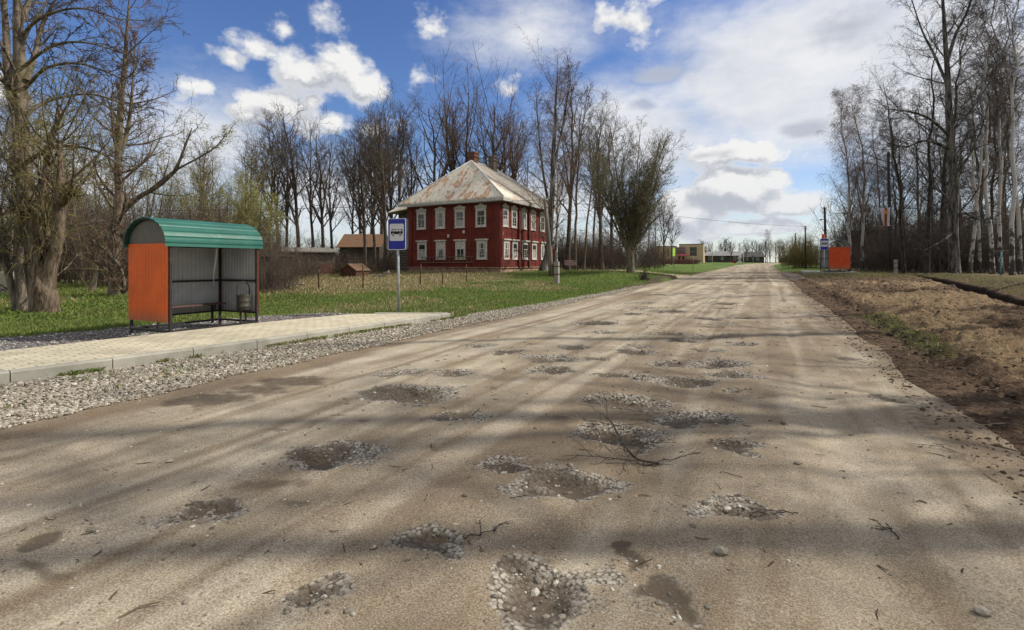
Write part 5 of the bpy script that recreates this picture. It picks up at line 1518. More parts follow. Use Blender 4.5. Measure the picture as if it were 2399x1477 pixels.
def rrect(x0, x1, z0, z1, rd, n=5):
    out = []
    for cx_, cz_, a0 in ((x1 - rd, z1 - rd, 0), (x0 + rd, z1 - rd, 90), (x0 + rd, z0 + rd, 180), (x1 - rd, z0 + rd, 270)):
        out += [(cx_ + rd * math.cos(rad(a0 + 90 * k / n)), cz_ + rd * math.sin(rad(a0 + 90 * k / n))) for k in range(n + 1)]
    return out
def disc(x, z, r_, n=20): return [(x + r_ * math.cos(2 * math.pi * k / n), z + r_ * math.sin(2 * math.pi * k / n)) for k in range(n)]

def bus_sign(label, loc, rz, zb, w=.62, h=.95, tilt=0, rear=True):
    root = empty('bus_stop_sign', loc, rz); tag(root, label, 'sign', 'bus stop signs')
    pm = MB(); pm.tube([(tilt, 0, -.2), (tilt * .55, 0, zb * .5), (0, 0, zb + h * .9)], .036, 12); pm.build('pole', M_STEEL, root)
    y = -.055
    pl = MB(); pl.plate(rrect(-w / 2, w / 2, zb, zb + h, .045), 'y', y, y + .014, 0); po = pl.build('plate', M_BORDER, root)
    q = MB(); q.plate(rrect(-w / 2 + .018, w / 2 - .018, zb + .018, zb + h - .018, .035), 'y', y - .003, y - .0005); q.build('blue_field', M_BLUE, po)
    fw = .245 * w / .62; z0, z1 = zb + h * .285, zb + h * .83
    q = MB(); q.plate(rrect(-fw, fw, z0, z1, .045), 'y', y - .006, y - .0035); q.build('white_field', M_WHITE, po)
    # the bus: body with windows left out, wheels ringed
    s = fw / .245; zc = (z0 + z1) / 2 + .012
    def X(u): return u * s
    def Z(v): return zc + v * s
    body = [(-.205, -.075), (-.205, .0), (-.180, .075), (-.165, .088), (.180, .088), (.196, .075), (.206, .0), (.206, -.075)]
    q = MB(); q.plate([(X(u), Z(v)) for u, v in body], 'y', y - .0085, y - .0065, 0)
    wi = [[(-.188, .018), (-.168, .070), (-.140, .070), (-.140, .018)], [(-.118, .018), (-.118, .070), (-.040, .070), (-.040, .018)], [(-.022, .018), (-.022, .074), (.062, .074), (.062, .018)], [(.080, .018), (.080, .074), (.150, .074), (.168, .018)]]
    for c in wi: q.plate([(X(u), Z(v)) for u, v in c], 'y', y - .0105, y - .009, 1)
    for cx_ in (-.125, .118):
        q.plate(disc(X(cx_), Z(-.085), .050 * s), 'y', y - .0105, y - .009, 1)
        q.plate(disc(X(cx_), Z(-.088), .040 * s), 'y', y - .0125, y - .011, 0)
        q.plate(disc(X(cx_), Z(-.088), .019 * s), 'y', y - .0145, y - .013, 1)
    q.build('bus_symbol', [M_BLACK, M_WHITE], po)
    if rear:
        q = MB(); q.plate(rrect(-w / 2 + .02, w / 2 + .02, zb, zb + h, .045), 'y', .045, .06); q.build('rear_plate', M_SIGNBACK, root)
    for zz in (zb + .2, zb + h - .2):
        q = MB(); q.box(-.16, .16, -.04, .04, zz - .02, zz + .02); q.build('clamp', M_STEEL, root)
    return root
p, t_ = gnd(932, 737)
bus_sign('blue bus stop sign on a thin steel pole beside the near pavement', p, rad(14), zat(586, t_) - p[2], .55, .90, .05)
p = foot(1931.5, 43.5)
bus_sign('blue bus stop sign in front of the far red orange shelter', (p[0], p[1], PADZ - .05), rad(4), zat(586, 43.5) - PADZ + .05, .62, .95, 0, False)

# ================================================================ red house
t0 = 42.0
C0 = at(1173, HY, t0)[:2]; GZ = .62
EX = np.array([-math.cos(rad(4.5)), math.sin(rad(4.5))]); EY = np.array([.015, 1.0])
HO = (float(C0[0]), float(C0[1]), GZ)
def hmap(a, b, z): 
    v = a * EX + b * EY
    return (v[0], v[1], z)
def fa(px):      # distance along the front wall of a photograph column
    d = ray(px, HY)[:2]; A_ = np.array([[EX[0], -d[0]], [EX[1], -d[1]]]); return float(np.linalg.solve(A_, -C0)[0])
def sb(px):
    d = ray(px, HY)[:2]; A_ = np.array([[EY[0], -d[0]], [EY[1], -d[1]]]); return float(np.linalg.solve(A_, -C0)[0])
HAw = fa(955); HBd = 11.2; EAV = 6.2
print('HOUSE', HAw, sb(1278), [round(fa(x), 2) for x in (988, 1032, 1078, 1128)], [round(sb(x), 2) for x in (1183, 1205, 1227, 1249, 1271)])
m, nt, b = newmat('red_boards')
P = nd(nt, 'ShaderNodeTexCoord').outputs['Object']
z = nd(nt, 'ShaderNodeSeparateXYZ', {0: P}).outputs[2]
n1 = noise(nt, P, .9, 6, .65); n2 = noise(nt, mapv(nt, P, (1, 1, 9)), 3, 5, .7); n3 = noise(nt, mapv(nt, P, (3, 3, .4)), 2.2, 6, .7)
fr = mth(nt, 'FRACT', mth(nt, 'MULTIPLY', z, 1 / .155))
gap = ramp(nt, mth(nt, 'ABSOLUTE', mth(nt, 'SUBTRACT', fr, .5)), .44, .5)
bid = mth(nt, 'FLOOR', mth(nt, 'MULTIPLY', z, 1 / .155))
wn = nd(nt, 'ShaderNodeTexWhiteNoise', {'W': bid}, noise_dimensions='1D').outputs[0]
col = mixc(nt, ramp(nt, n1, .35, .68), (.092, .014, .010), (.160, .026, .017))
col = mixc(nt, mth(nt, 'MULTIPLY', wn, .35), col, (.20, .04, .026))
col = mixc(nt, mth(nt, 'MULTIPLY', ramp(nt, n3, .48, .70), .7), col, (.060, .016, .013))
col = mixc(nt, mth(nt, 'MULTIPLY', ramp(nt, n2, .66, .75), .4), col, (.24, .15, .11))
col = mixc(nt, mth(nt, 'MULTIPLY', gap, .75), col, (.022, .007, .006))
setc(nt, b, col); b.inputs['Roughness'].default_value = .72; b.inputs['Specular IOR Level'].default_value = .2
bump(nt, b, mth(nt, 'SUBTRACT', mth(nt, 'MULTIPLY', n2, .25), gap), .5, .03)
M_RED = m
M_REDTRIM = plain('red_trim_boards', (.120, .019, .013), .7, var=.35, scale=2, stretch=(4, 4, .6), bmp=.25, dirt=(.09, .022, .017), dscale=1.5, dlo=.5, dhi=.7)
M_WTRIM = plain('flaking_white_trim', (.50, .485, .45), .8, var=.18, scale=6, bmp=.3, dirt=(.23, .20, .17), dscale=9, dlo=.52, dhi=.68)
M_FOOT = plain('faded_pink_footing', (.33, .22, .165), .95, var=.3, scale=3, bmp=.5, dirt=(.16, .09, .065), dscale=2, dlo=.45, dhi=.7)
m, nt, b = newmat('window_glass')
P = nd(nt, 'ShaderNodeTexCoord').outputs['Object']
n1 = noise(nt, mapv(nt, P, (1.3, 1.3, .35)), 2.2, 5, .6)
setc(nt, b, mixc(nt, ramp(nt, n1, .42, .62), (.014, .016, .018), (.05, .052, .05)))
b.inputs['Roughness'].default_value = .06; b.inputs['Specular IOR Level'].default_value = .8
M_GLASS = m
M_CURT = plain('window_curtain', (.33, .33, .31), .9, var=.3, scale=4, stretch=(6, 6, .5), bmp=.2)

# roof sheets
m, nt, b = newmat('rusty_roof_sheets')
P = nd(nt, 'ShaderNodeTexCoord').outputs['Object']; Nn = nd(nt, 'ShaderNodeNewGeometry').outputs['Normal']
sp = nd(nt, 'ShaderNodeSeparateXYZ', {0: P}); sn = nd(nt, 'ShaderNodeSeparateXYZ', {0: Nn})
sel = mth(nt, 'GREATER_THAN', mth(nt, 'ABSOLUTE', sn.outputs[0]), mth(nt, 'ABSOLUTE', sn.outputs[1]))
hx = nd(nt, 'ShaderNodeMix', {0: sel, 2: sp.outputs[0], 3: sp.outputs[1]}, data_type='FLOAT').outputs[0]
uv = nd(nt, 'ShaderNodeCombineXYZ', {0: hx, 1: mth(nt, 'MULTIPLY', sp.outputs[2], 1.62)}).outputs[0]
br = nd(nt, 'ShaderNodeTexBrick', {'Vector': uv, 'Color1': (0, 0, 0, 1), 'Color2': (1, 1, 1, 1), 'Mortar': (.5, .5, .5, 1), 'Scale': 1.0, 'Mortar Size': .016, 'Brick Width': .62, 'Row Height': 1.28, 'Mortar Smooth': .3}, offset=.5)
bid = nd(nt, 'ShaderNodeSeparateColor', {0: br.outputs['Color']}).outputs[0]
n1 = noise(nt, mapv(nt, uv, (1.6, .55, 1)), 1.1, 6, .68, .3); n2 = noise(nt, mapv(nt, uv, (5, 1.2, 1)), 1.6, 6, .7); n3 = noise(nt, mapv(nt, uv, (1, 1, 1), (13, 4, 2)), .55, 4, .6)
col = mixc(nt, bid, (.62, .58, .485), (.76, .72, .62))
col = mixc(nt, mth(nt, 'MULTIPLY', ramp(nt, n2, .48, .70), .5), col, (.36, .33, .265))
rust = ramp(nt, mth(nt, 'ADD', n1, mth(nt, 'MULTIPLY_ADD', bid, .14, mth(nt, 'MULTIPLY_ADD', n3, .35, -.245))), .525, .58)
rust = mth(nt, 'MULTIPLY', rust, ramp(nt, n2, .34, .52))
col = mixc(nt, mth(nt, 'MULTIPLY', rust, .88), col, mixc(nt, n2, (.30, .10, .025), (.50, .235, .085)))
stn = ramp(nt, n1, .50, .36); col = mixc(nt, mth(nt, 'MULTIPLY', stn, .35), col, (.44, .37, .22))
col = mixc(nt, mth(nt, 'MULTIPLY', br.outputs['Fac'], .65), col, (.20, .185, .16))
# the side slope is darker and greyer further back
sg = mth(nt, 'MULTIPLY', sel, ramp(nt, sp.outputs[1], 1.0, 4.5))
col = mixc(nt, mth(nt, 'MULTIPLY', sg, .8), col, mixc(nt, ramp(nt, n2, .35, .65), (.105, .095, .075), (.27, .245, .20)))
setc(nt, b, col); b.inputs['Roughness'].default_value = .55; b.inputs['Metallic'].default_value = .0; b.inputs['Specular IOR Level'].default_value = .25
bump(nt, b, mth(nt, 'ADD', br.outputs['Fac'], mth(nt, 'MULTIPLY', n2, .4)), .35, .03)
M_ROOF = m
M_BRICK = plain('old_chimney_brick', (.14, .065, .045), .95, var=.35, scale=6, stretch=(1, 1, 2.5), bmp=.6, dirt=(.07, .05, .045), dscale=3)

house = empty('red_house', HO); tag(house, 'two storey red wooden house with carved white window frames and rusty hipped roof', 'house')
wb = MB(hmap)
wb.box(0, HAw, 0, HBd, .45, EAV)
w_o = wb.build('wall', M_RED, house)
fb = MB(hmap); fb.box(.04, HAw - .04, .04, HBd - .04, -.8, .45); fb.build('footing', M_FOOT, house)
fb = MB(hmap); fb.box(-.07, HAw + .07, -.07, 0, .40, .47); fb.box(-.07, 0, .001, HBd, .40, .47); fb.build('base_board', M_FOOT, house)
def ped(a0, a1, b0, b1, z0, z1):
    q = MB(hmap); q.box(a0, a1, b0, b1, z0, z1); return q.build('pilaster', M_REDTRIM, house)
for px0, px1 in ((956, 966), (1160, 1173)):
    a0, a1 = sorted((fa(px0), fa(px1))); ped(max(a0, .0), min(a1, HAw), -.07, 0, .47, EAV - .25)
a1 = fa(1010); 
for px in (1010, 1056, 1103): a = fa(px); ped(a - .07, a + .07, -.035, 0, .47, EAV - .4)
for px, wd, dp in ((1176, .30, .07), (1215.5, .34, .16), (1239, .34, .16), (1283, .3, .07)):
    bb = sb(px); ped(-dp, 0, bb - wd / 2, bb + wd / 2, .47, EAV - .25)
for px in (1180, 1189, 1200, 1209, 1256, 1264):
    bb = sb(px); ped(-.03, 0, bb - .05, bb + .05, .47, 1.5); ped(-.03, 0, bb - .05, bb + .05, 3.0, 3.75)
ped(-.05, 0, 0, HBd, EAV - .45, EAV - .02); ped(0, HAw, -.05, 0, EAV - .45, EAV - .02)
q = MB(hmap); q.box(-.055, 0, -.055, fa(1103) - .4, .50, 1.35); q.build('lower_board', M_REDTRIM, house)

WN = [0]
def window(side, c, zb, w, h, crown, blind=False, double=False):
    """surround with carved head, pane, sash bars; side 'f' front wall, 's' road wall"""
    def T(u, d, z):   # u along wall, d outwards
        return hmap(c + u, -d, z) if side == 'f' else hmap(-d, c + u, z)
    q = MB(T); t_ = .15; hw = w / 2
    q.box(-hw, -hw + t_, 0, .06, zb, zb + h); q.box(hw - t_, hw, 0, .06, zb, zb + h)
    q.box(-hw + t_, hw - t_, 0, .058, zb, zb + .13); q.box(-hw + t_, hw - t_, 0, .058, zb + h - .12, zb + h)
    q.box(-hw - .05, hw + .05, 0, .10, zb - .05, zb - .001)
    wo = q.build('window', M_WTRIM, house)
    q = MB(T)
    if crown == 'carved':
        q.box(-hw - .08, hw + .08, 0, .13, zb + h + .16, zb + h + .21); q.box(-hw - .04, hw + .04, 0, .05, zb + h + .002, zb + h + .158)
        N = 14; top = [(-hw - .07, zb + h + .212)] + [(-hw - .07 + (w + .14) * k / N, zb + h + .30 + .17 * math.exp(-((k - N / 2) / (N * .20)) ** 2) + (.025 if k % 2 else 0)) for k in range(N + 1)] + [(hw + .07, zb + h + .212)]
        q.plate(top, 'y', .02, .06)
        for k in range(9):
            u = -hw - .02 + (w + .04) * (k + .5) / 9; q.plate([(u - .05, zb + h + .158), (u + .05, zb + h + .158), (u, zb + h + .06)], 'y', .06, .085)
    else:
        q.box(-hw - .12, hw + .12, 0, .17, zb + h + .13, zb + h + .24); q.box(-hw - .04, hw + .04, 0, .05, zb + h + .002, zb + h + .128)
        for k in range(8):
            u = -hw - .06 + (w + .12) * (k + .5) / 8; q.plate([(u - .06, zb + h + .128), (u + .06, zb + h + .128), (u, zb + h + .05)], 'y', .05, .09)
    q.build('cornice', M_WTRIM, wo)
    q = MB(T); iw = hw - t_; z0, z1 = zb + .13, zb + h - .12
    q.add([(-iw, .012, z0), (iw, .012, z0), (iw, .012, z1), (-iw, .012, z1)], [(0, 1, 2, 3)]); q.build('pane', M_GLASS, wo)
    WN[0] += 1; k_ = WN[0]
    if k_ % 3 != 1:
        q = MB(T); zc = z0 + (z1 - z0) * (.45, .95, .6)[k_ % 3]
        if k_ % 2: q.add([(-iw, .0128, z0), (iw * .95, .0128, z0), (iw, .0128, zc), (-iw, .0128, zc - .05)], [(0, 1, 2, 3)])
        else:
            q.add([(-iw, .0128, z0), (-iw * .5, .0128, z0), (-iw * .15, .0128, z1), (-iw, .0128, z1)], [(0, 1, 2, 3)]); q.add([(iw * .55, .0128, z0), (iw, .0128, z0), (iw, .0128, z1), (iw * .2, .0128, z1)], [(0, 1, 2, 3)])
        q.build('curtain', M_CURT, wo)
    q = MB(T); zm = z0 + (z1 - z0) * .62
    for u in ([0] if not double else [-iw / 3, iw / 3]): q.box(u - .022, u + .022, .014, .040, z0 + .04, zm - .022)
    q.box(-iw + .038, iw - .038, .014, .042, zm - .022, zm + .022)
    for u0, u1 in ((-iw, -iw + .036), (iw - .036, iw)): q.box(u0, u1, .014, .038, z0, z1)
    q.box(-iw + .037, iw - .037, .014, .039, z0, z0 + .038); q.box(-iw + .037, iw - .037, .014, .039, z1 - .036, z1)
    q.box(-iw + .037, -.023, .014, .030, z0 + .22, z0 + .245); q.box(.023, iw - .037, .014, .030, z0 + .22, z0 + .245)
    q.build('sash', M_WTRIM, wo)
    if blind:
        q = MB(T); q.box(-iw + .04, iw - .04, .016, .030, zm + .024, z1 - .04); q.box(-.10, .10, .031, .034, zm + .10, zm + .30, 1); q.build('board_panel', [M_WTRIM, M_SCRAP], wo)
    return wo
ZU0, ZU1 = zat(532, 43.2) - GZ, zat(491, 43.2) - GZ
ZL0, ZL1 = zat(607.5, 43.2) - GZ, zat(567, 43.2) - GZ
for i, px in enumerate((988, 1032.5, 1078, 1127.5)): window('f', fa(px), ZU0, 1.05, ZU1 - ZU0, 'carved')
for i, px in enumerate((989.5, 1033.5, 1079.5, 1130)): window('f', fa(px), ZL0, 1.05, ZL1 - ZL0, 'plain', blind=i in (1, 2))
for px in (1183.5, 1204.5, 1227.5, 1248.8, 1270.5): window('s', sb(px), ZU0, 1.05, ZU1 - ZU0, 'carved')
for px, dbl in ((1186.5, 0), (1206.5, 0), (1230.5, 1), (1251.5, 0), (1272, 0)): window('s', sb(px), ZL0, 1.35 if dbl else 1.05, ZL1 - ZL0, 'plain', double=bool(dbl))

OV = .62; ra, rb0, rb1, RZ = HAw * .5, 3.3, 8.0, zat(376, 47.3) - GZ
E = [(-OV, -OV), (HAw + OV, -OV), (HAw + OV, HBd + OV), (-OV, HBd + OV)]
ze = EAV + .02
q = MB(hmap)
vs = [(a, b_, ze) for a, b_ in E] + [(ra, rb0, RZ), (ra, rb1, RZ)]
q.add(vs, [(0, 1, 4), (1, 2, 5, 4), (2, 3, 5), (3, 0, 4, 5)])
q.add([(a, b_, ze - .10) for a, b_ in E] + [(a, b_, ze) for a, b_ in E], [(3, 2, 1, 0), (0, 1, 5, 4), (1, 2, 6, 5), (2, 3, 7, 6), (3, 0, 4, 7)])
roof = q.build('roof', M_ROOF, house)
q = MB(hmap)
for i0, i1 in ((0, 4), (1, 4), (2, 5), (3, 5), (4, 5)):
    p_, q_ = np.array(vs[i0]) + [0, 0, .012], np.array(vs[i1]) + [0, 0, .012]
    q.tube([p_, q_], .055, 6)
q.build('ridge_cap', plain('white_ridge_cap', (.55, .55, .55), .5, var=.2, bmp=0), roof)
# carved eave lace
q = MB(hmap)
def lace(f, L):
    N = int(L / .19)
    for k in range(N):
        u0, u1 = L * k / N, L * (k + 1) / N; um = (u0 + u1) / 2
        q.add([f(u0, ze - .10), f(u1, ze - .10), f(u1, ze - .26), f(um, ze - .40), f(u0, ze - .26)], [(0, 1, 2, 3, 4)])
        q.add([f(um - .035, ze - .19, 1), f(um, ze - .145, 1), f(um + .035, ze - .19, 1), f(um, ze - .235, 1)], [(0, 1, 2, 3)], 1)
lace(lambda u, z, o=0: (-OV + u, -OV - .012 - .004 * o, z), HAw + 2 * OV)
lace(lambda u, z, o=0: (-OV - .012 - .004 * o, -OV + u, z), HBd + 2 * OV)
q.build('eave_lace', [M_WTRIM, M_BLACK], roof)
def chimney(a, b_, w, z0, z1, m_):
    q = MB(hmap); q.box(a - w / 2, a + w / 2, b_ - w / 2, b_ + w / 2, z0, z1 - .5); q.box(a - w / 2 - .08, a + w / 2 + .08, b_ - w / 2 - .08, b_ + w / 2 + .08, z1 - .5, z1 - .36); q.box(a - w / 2 + .03, a + w / 2 - .03, b_ - w / 2 + .03, b_ + w / 2 - .03, z1 - .36, z1 - .14); q.box(a - w / 2 - .03, a + w / 2 + .03, b_ - w / 2 - .03, b_ + w / 2 + .03, z1 - .14, z1)
    q.build('chimney', m_, roof)
chimney(ra + .25, rb0 + .75, .72, RZ - 1.2, zat(358, 48.4) - GZ, M_BRICK)
chimney(ra - .35, rb0 + 3.5, .66, RZ - 1.2, zat(367, 50.5) - GZ, plain('grey_chimney', (.14, .115, .095), .95, var=.4, scale=6, bmp=.6))
# grey log annex on the left
M_LOG = plain('grey_logs', (.105, .095, .085), .9, var=.4, scale=3, stretch=(1, 1, 6), bmp=.5)
q = MB(hmap)
for k in range(22):
    zz = .1 + k * .25
    q.tube([(HAw + .002, 1.6, zz), (HAw + 2.4, 1.6, zz)], .135, 8)
    q.tube([(HAw + 2.3, 1.5, zz + .12), (HAw + 2.3, 7.5, zz + .12)], .135, 8)
q.build('log_annex', M_LOG, house)
q = MB(hmap)
q.add([(HAw + .004, .7, EAV - .25), (HAw + 3.2, .7, EAV - .55), (HAw + 3.2, 8.0, EAV - .55), (HAw + .004, 8.0, EAV + 2.2), (HAw + .004, 3.4, EAV + 1.9)], [(0, 1, 4), (1, 2, 4), (2, 3, 4)])
q.add([(HAw + .004, .7, EAV - .29), (HAw + 3.2, .7, EAV - .60), (HAw + 3.2, 8.0, EAV - .60)], [(2, 1, 0)])
q.build('annex_roof', M_ROOF, house)
q = MB(hmap)
for a, z_ in ((fa(1088), 3.35), (fa(1052), 3.05)): q.box(a - .10, a + .10, -.11, -.02, z_, z_ + .26)
q.build('wall_lamp', M_WTRIM, house)
q = MB(hmap); q.box(-.03, -.0, .28, .46, 3.15, 3.42); q.build('number_plate', M_TAPE, house)
q = MB(hmap); q.tube([(-.06, 5.3, .4), (-.10, 5.3, EAV - .1)], .05, 8); q.build('drainpipe', M_REDTRIM, house)
# ladder stored along the front wall
q = MB(); A0, A1 = fa(1112), fa(987)
T_ = lambda a, b_, z: tuple(np.array(hmap(a, b_, z)) + np.array(HO))
q = MB(T_)
for z_ in (.88, 1.36): q.beam((A0, -.16, z_), (A1, -.16, z_ - .03), .05)
for k in range(13):
    a = A0 + (A1 - A0) * (k + .5) / 13; q.beam((a, -.16, .90), (a, -.16, 1.34), .035)
for a in (A0 + .4, A1 - .4): q.beam((a, -.02, .9), (a, -.2, .84), .04)
tag(q.build('ladder', plain('old_ladder_wood', (.16, .115, .09), .9, var=.3, bmp=.2)), 'wooden ladder hung lengthwise low on the front wall of the red house', 'ladder')
# ================================================================ poles, wires, fence posts
M_POLE = plain('weathered_pole', (.155, .135, .115), .95, var=.35, scale=3, stretch=(4, 4, .35), bmp=.5, dirt=(.07, .055, .045), dscale=1.2)
M_POLED = plain('dark_tarred_pole', (.045, .038, .034), .95, var=.35, scale=3, stretch=(4, 4, .35), bmp=.5)
M_STUB = plain('grey_concrete_stub', (.27, .255, .23), .9, var=.2, scale=3, bmp=.4)
M_CER = plain('white_insulator', (.6, .6, .58), .3, bmp=0)
M_WIRE = plain('wire', (.03, .03, .032), .6, bmp=0)
M_RUST = plain('rusty_iron', (.085, .042, .028), .9, var=.5, scale=9, bmp=.4)

TOPS = {}
def pole(key, label, px, t, top_px, top, r0=.14, stub=None, mat=M_POLE, arms=True, strut=None, group=None, lamp=False):
    b0 = foot(px, t); tp = at(top_px, top, t); h = tp[2] - b0[2]
    root = empty('utility_pole', b0, 0); tag(root, label, 'utility pole', group)
    d = tp - b0
    q = MB(); z0 = .45 if stub else -.3
    pts = [tuple(d * k + np.array([0, 0, 0])) for k in (z0 / h, .3, .65, 1)]
    if stub:
        off = np.array([-.17, .02, 0]); pts = [tuple(np.array(p) + off * 1.0) for p in pts]
    q.tube(pts, [r0, r0 * .92, r0 * .82, r0 * .68], 12); q.build('pole', mat, root)
    if stub:
        s = MB(); s.bbox(.0, .27, -.13, .13, -.3, stub, .02); s.build('stub', M_STUB, root)
        for z in (.55, stub - .3):
            bnd = MB(); x = pts[0][0]
            bnd.box(x - r0 - .02, .285, -.15, -.135, z, z + .05); bnd.box(x - r0 - .02, .285, .135, .15, z, z + .05); bnd.box(.271, .285, -.134, .134, z, z + .05); bnd.box(x - r0 - .02, x - r0 - .005, -.134, .134, z, z + .05)
            bnd.build('band', M_RUST, root)
    ends = []
    if arms:
        for k, (dx, dz) in enumerate(((-.16, -.25), (.16, -.25), (-.16, -.65), (.16, -.65))):
            p0 = np.array(pts[-1]) + np.array([0, 0, dz]); p1 = p0 + np.array([dx, 0, 0]); p2 = p1 + np.array([0, 0, .16])
            a = MB(); a.tube([p0, p1, p2], .010, 6); ao = a.build('hook', M_RUST, root)
            c = MB(); c.tube([p2 - [0, 0, .03], p2 + [0, 0, .04], p2 + [0, 0, .08]], [.035, .04, .02], 8); c.build('insulator', M_CER, ao)
            ends.append(b0 + p2 + [0, 0, .05])
    if strut is not None:
        f = foot(*strut) ; s = MB(); s.tube([f - b0 - [0, 0, .2], d * .72], [r0, r0 * .75], 10); s.build('strut', mat, root)
    if lamp:
        a = MB(); p0 = d * .80; a.tube([p0, p0 + [-.35, -.1, .12], p0 + [-.5, -.15, .10]], .02, 6); ao = a.build('lamp_arm', M_STEEL, root)
        c = MB(); c.tube([p0 + [-.42, -.13, .11], p0 + [-.56, -.17, .07], p0 + [-.68, -.2, .05]], [.05, .09, .05], 8); c.build('lamp_head', M_STEEL, ao)
    TOPS[key] = (b0, tp, ends)
    return root
pole('lawn', 'leaning grey wooden pole strapped to a concrete stub on the lawn by the red house', 1300, 31, 1283, 466, .17, 1.32)
pole('banner', 'tall dark pole with the white ribbon banner at the edge of the wood', 2094, 44, 2087, 357, .15, 1.25, M_POLED, group='poles along the right verge')
pole('mid', 'pole with a small street lamp just behind the far bus stop sign', 1941, 52, 1937, 486, .15, 1.1, M_POLED, group='poles along the right verge', lamp=True)
pole('far', 'thin dark pole with a slanting strut left of the far bus shelter', 1888, 78, 1887, 530, .13, None, M_POLED, group='poles along the right verge')
pole('farther', 'small far pole with a red banner and a long brace', 1863, 92, 1864, 547, .13, None, M_POLED, strut=(1891, 86), group='poles along the right verge')

def wire(a, b_, sag, label, group='overhead wires', r_=.013):
    a, b_ = np.array(a), np.array(b_); n = 24
    pts = [a + (b_ - a) * k / n - np.array([0, 0, sag * 4 * (k / n) * (1 - k / n)]) for k in range(n + 1)]
    q = MB(); q.tube(pts, r_, 4); o = q.build('overhead_wire', M_WIRE); tag(o, label, 'wire', group)
L_ = TOPS['lawn'][2]
wire(L_[0], at(-500, 480, 30), .5, 'wire running left from the leaning pole across the front of the red house')
wire(L_[1], TOPS['far'][2][0], .35, 'long wire crossing the road from the leaning pole to the thin pole with a strut')
for k in range(2):
    wire(TOPS['far'][2][2 + k], TOPS['mid'][2][k], .2, ('upper' if k == 0 else 'lower') + ' wire between the thin strutted pole and the pole behind the far sign')
    wire(TOPS['mid'][2][k], TOPS['banner'][2][k], .4, ('left' if k == 0 else 'right') + ' wire between the far sign pole and the tall banner pole')
    wire(TOPS['farther'][2][k], TOPS['far'][2][k], .15, ('left' if k == 0 else 'right') + ' wire between the two far poles')

# banners on the poles
M_BWHITE = plain('banner_white', (.42, .42, .50), .8, var=.12, scale=4, bmp=.1)
M_BRED = plain('banner_red', (.62, .075, .03), .7, var=.15, scale=4, bmp=.1)
M_BORANGE = plain('ribbon_orange', (.58, .16, .03), .7, var=.1, bmp=0)
def banner(label, px0, px1, y0, y1, t, mat, ribbon, taper=.0, pole_key=None):
    c = at((px0 + px1) / 2, HY, t); w = (px1 - px0) * t / FPX; z1, z0 = zat(y0, t), zat(y1, t)
    root = empty('banner', (c[0], c[1], z0), TH * .2); tag(root, label, 'banner', 'banners on the poles'); h = z1 - z0
    n = 8; vs = []
    for k in range(n + 1):
        f = k / n; yy_ = .03 * math.sin(f * 5); x0 = -w / 2 + taper * w * (1 - f); x1 = w / 2 - taper * .12 * w * (1 - f)
        vs += [(x0, yy_ + .02 * math.sin(f * 7), f * h), (x1, yy_, f * h)]
    q = MB(); q.add(vs, [(2 * i, 2 * i + 1, 2 * i + 3, 2 * i + 2) for i in range(n)]); cl = q.build('cloth', mat, root)
    q = MB()
    def strip(u, s, mi, off):
        v2 = []
        for k in range(n + 1):
            f = k / n; yy_ = .03 * math.sin(f * 5); v2 += [(u - s, yy_ - off, f * h), (u + s, yy_ - off, f * h)]
        q.add(v2, [(2 * i, 2 * i + 1, 2 * i + 3, 2 * i + 2) for i in range(n)], mi)
    if ribbon == 'stripe':
        u = w * .10; s = w * .13
        strip(u, s, 0, .012); 
        for du in (-.55, 0, .55): strip(u + du * s, s * .18, 1, .016)
        zc = h * .76; R_ = w * .18
        st = [(u + R_ * 1.45 * math.sin(math.pi * k / 5) * (1 if k % 2 == 0 else .45), zc + R_ * 1.45 * math.cos(math.pi * k / 5) * (1 if k % 2 == 0 else .45)) for k in range(10)]
        q.plate(st, 'y', -.045, -.042, 0); q.plate(disc(u, zc, R_), 'y', -.048, -.0455, 0); q.plate(disc(u, zc, R_ * .78), 'y', -.051, -.0485, 2); q.plate(disc(u, zc, R_ * .58), 'y', -.054, -.0515, 0)
        q.build('ribbon_emblem', [M_BORANGE, M_BLACK, plain('emblem_gold', (.7, .42, .16), .6, bmp=0)], cl)
    elif ribbon == 'mark':
        q.plate(rrect(-w * .08, w * .14, h * .25, h * .75, w * .05), 'y', -.045, -.042, 0)
        q.build('banner_mark', [plain('banner_mark_pale', (.75, .55, .42), .7, bmp=0)], cl)
    elif ribbon == 'ribbon':
        strip(w * .05, w * .14, 0, .012); q.build('banner_mark', [M_BORANGE], cl)
    q = MB()
    for z_ in (h, 0): q.tube([(-w / 2, 0, z_), (w / 2 + .12, 0, z_)], .012, 6)
    q.build('bracket', M_STEEL, root)
    return root
banner('white banner with an orange and black ribbon and star on the tall pole', 2062, 2084, 488, 530, 43.8, M_BWHITE, 'stripe', .45)
banner('red banner on the pole above the far bus stop sign', 1926, 1936, 549.5, 563, 51.8, M_BRED, 'mark', .05)
banner('small red banner on the farther braced pole', 1858.5, 1864, 578, 591, 91.8, M_BRED, 'mark', .05)
banner('small white banner with a ribbon between the two far poles', 1880, 1886, 570.5, 588, 85, M_BWHITE, 'ribbon', .1)

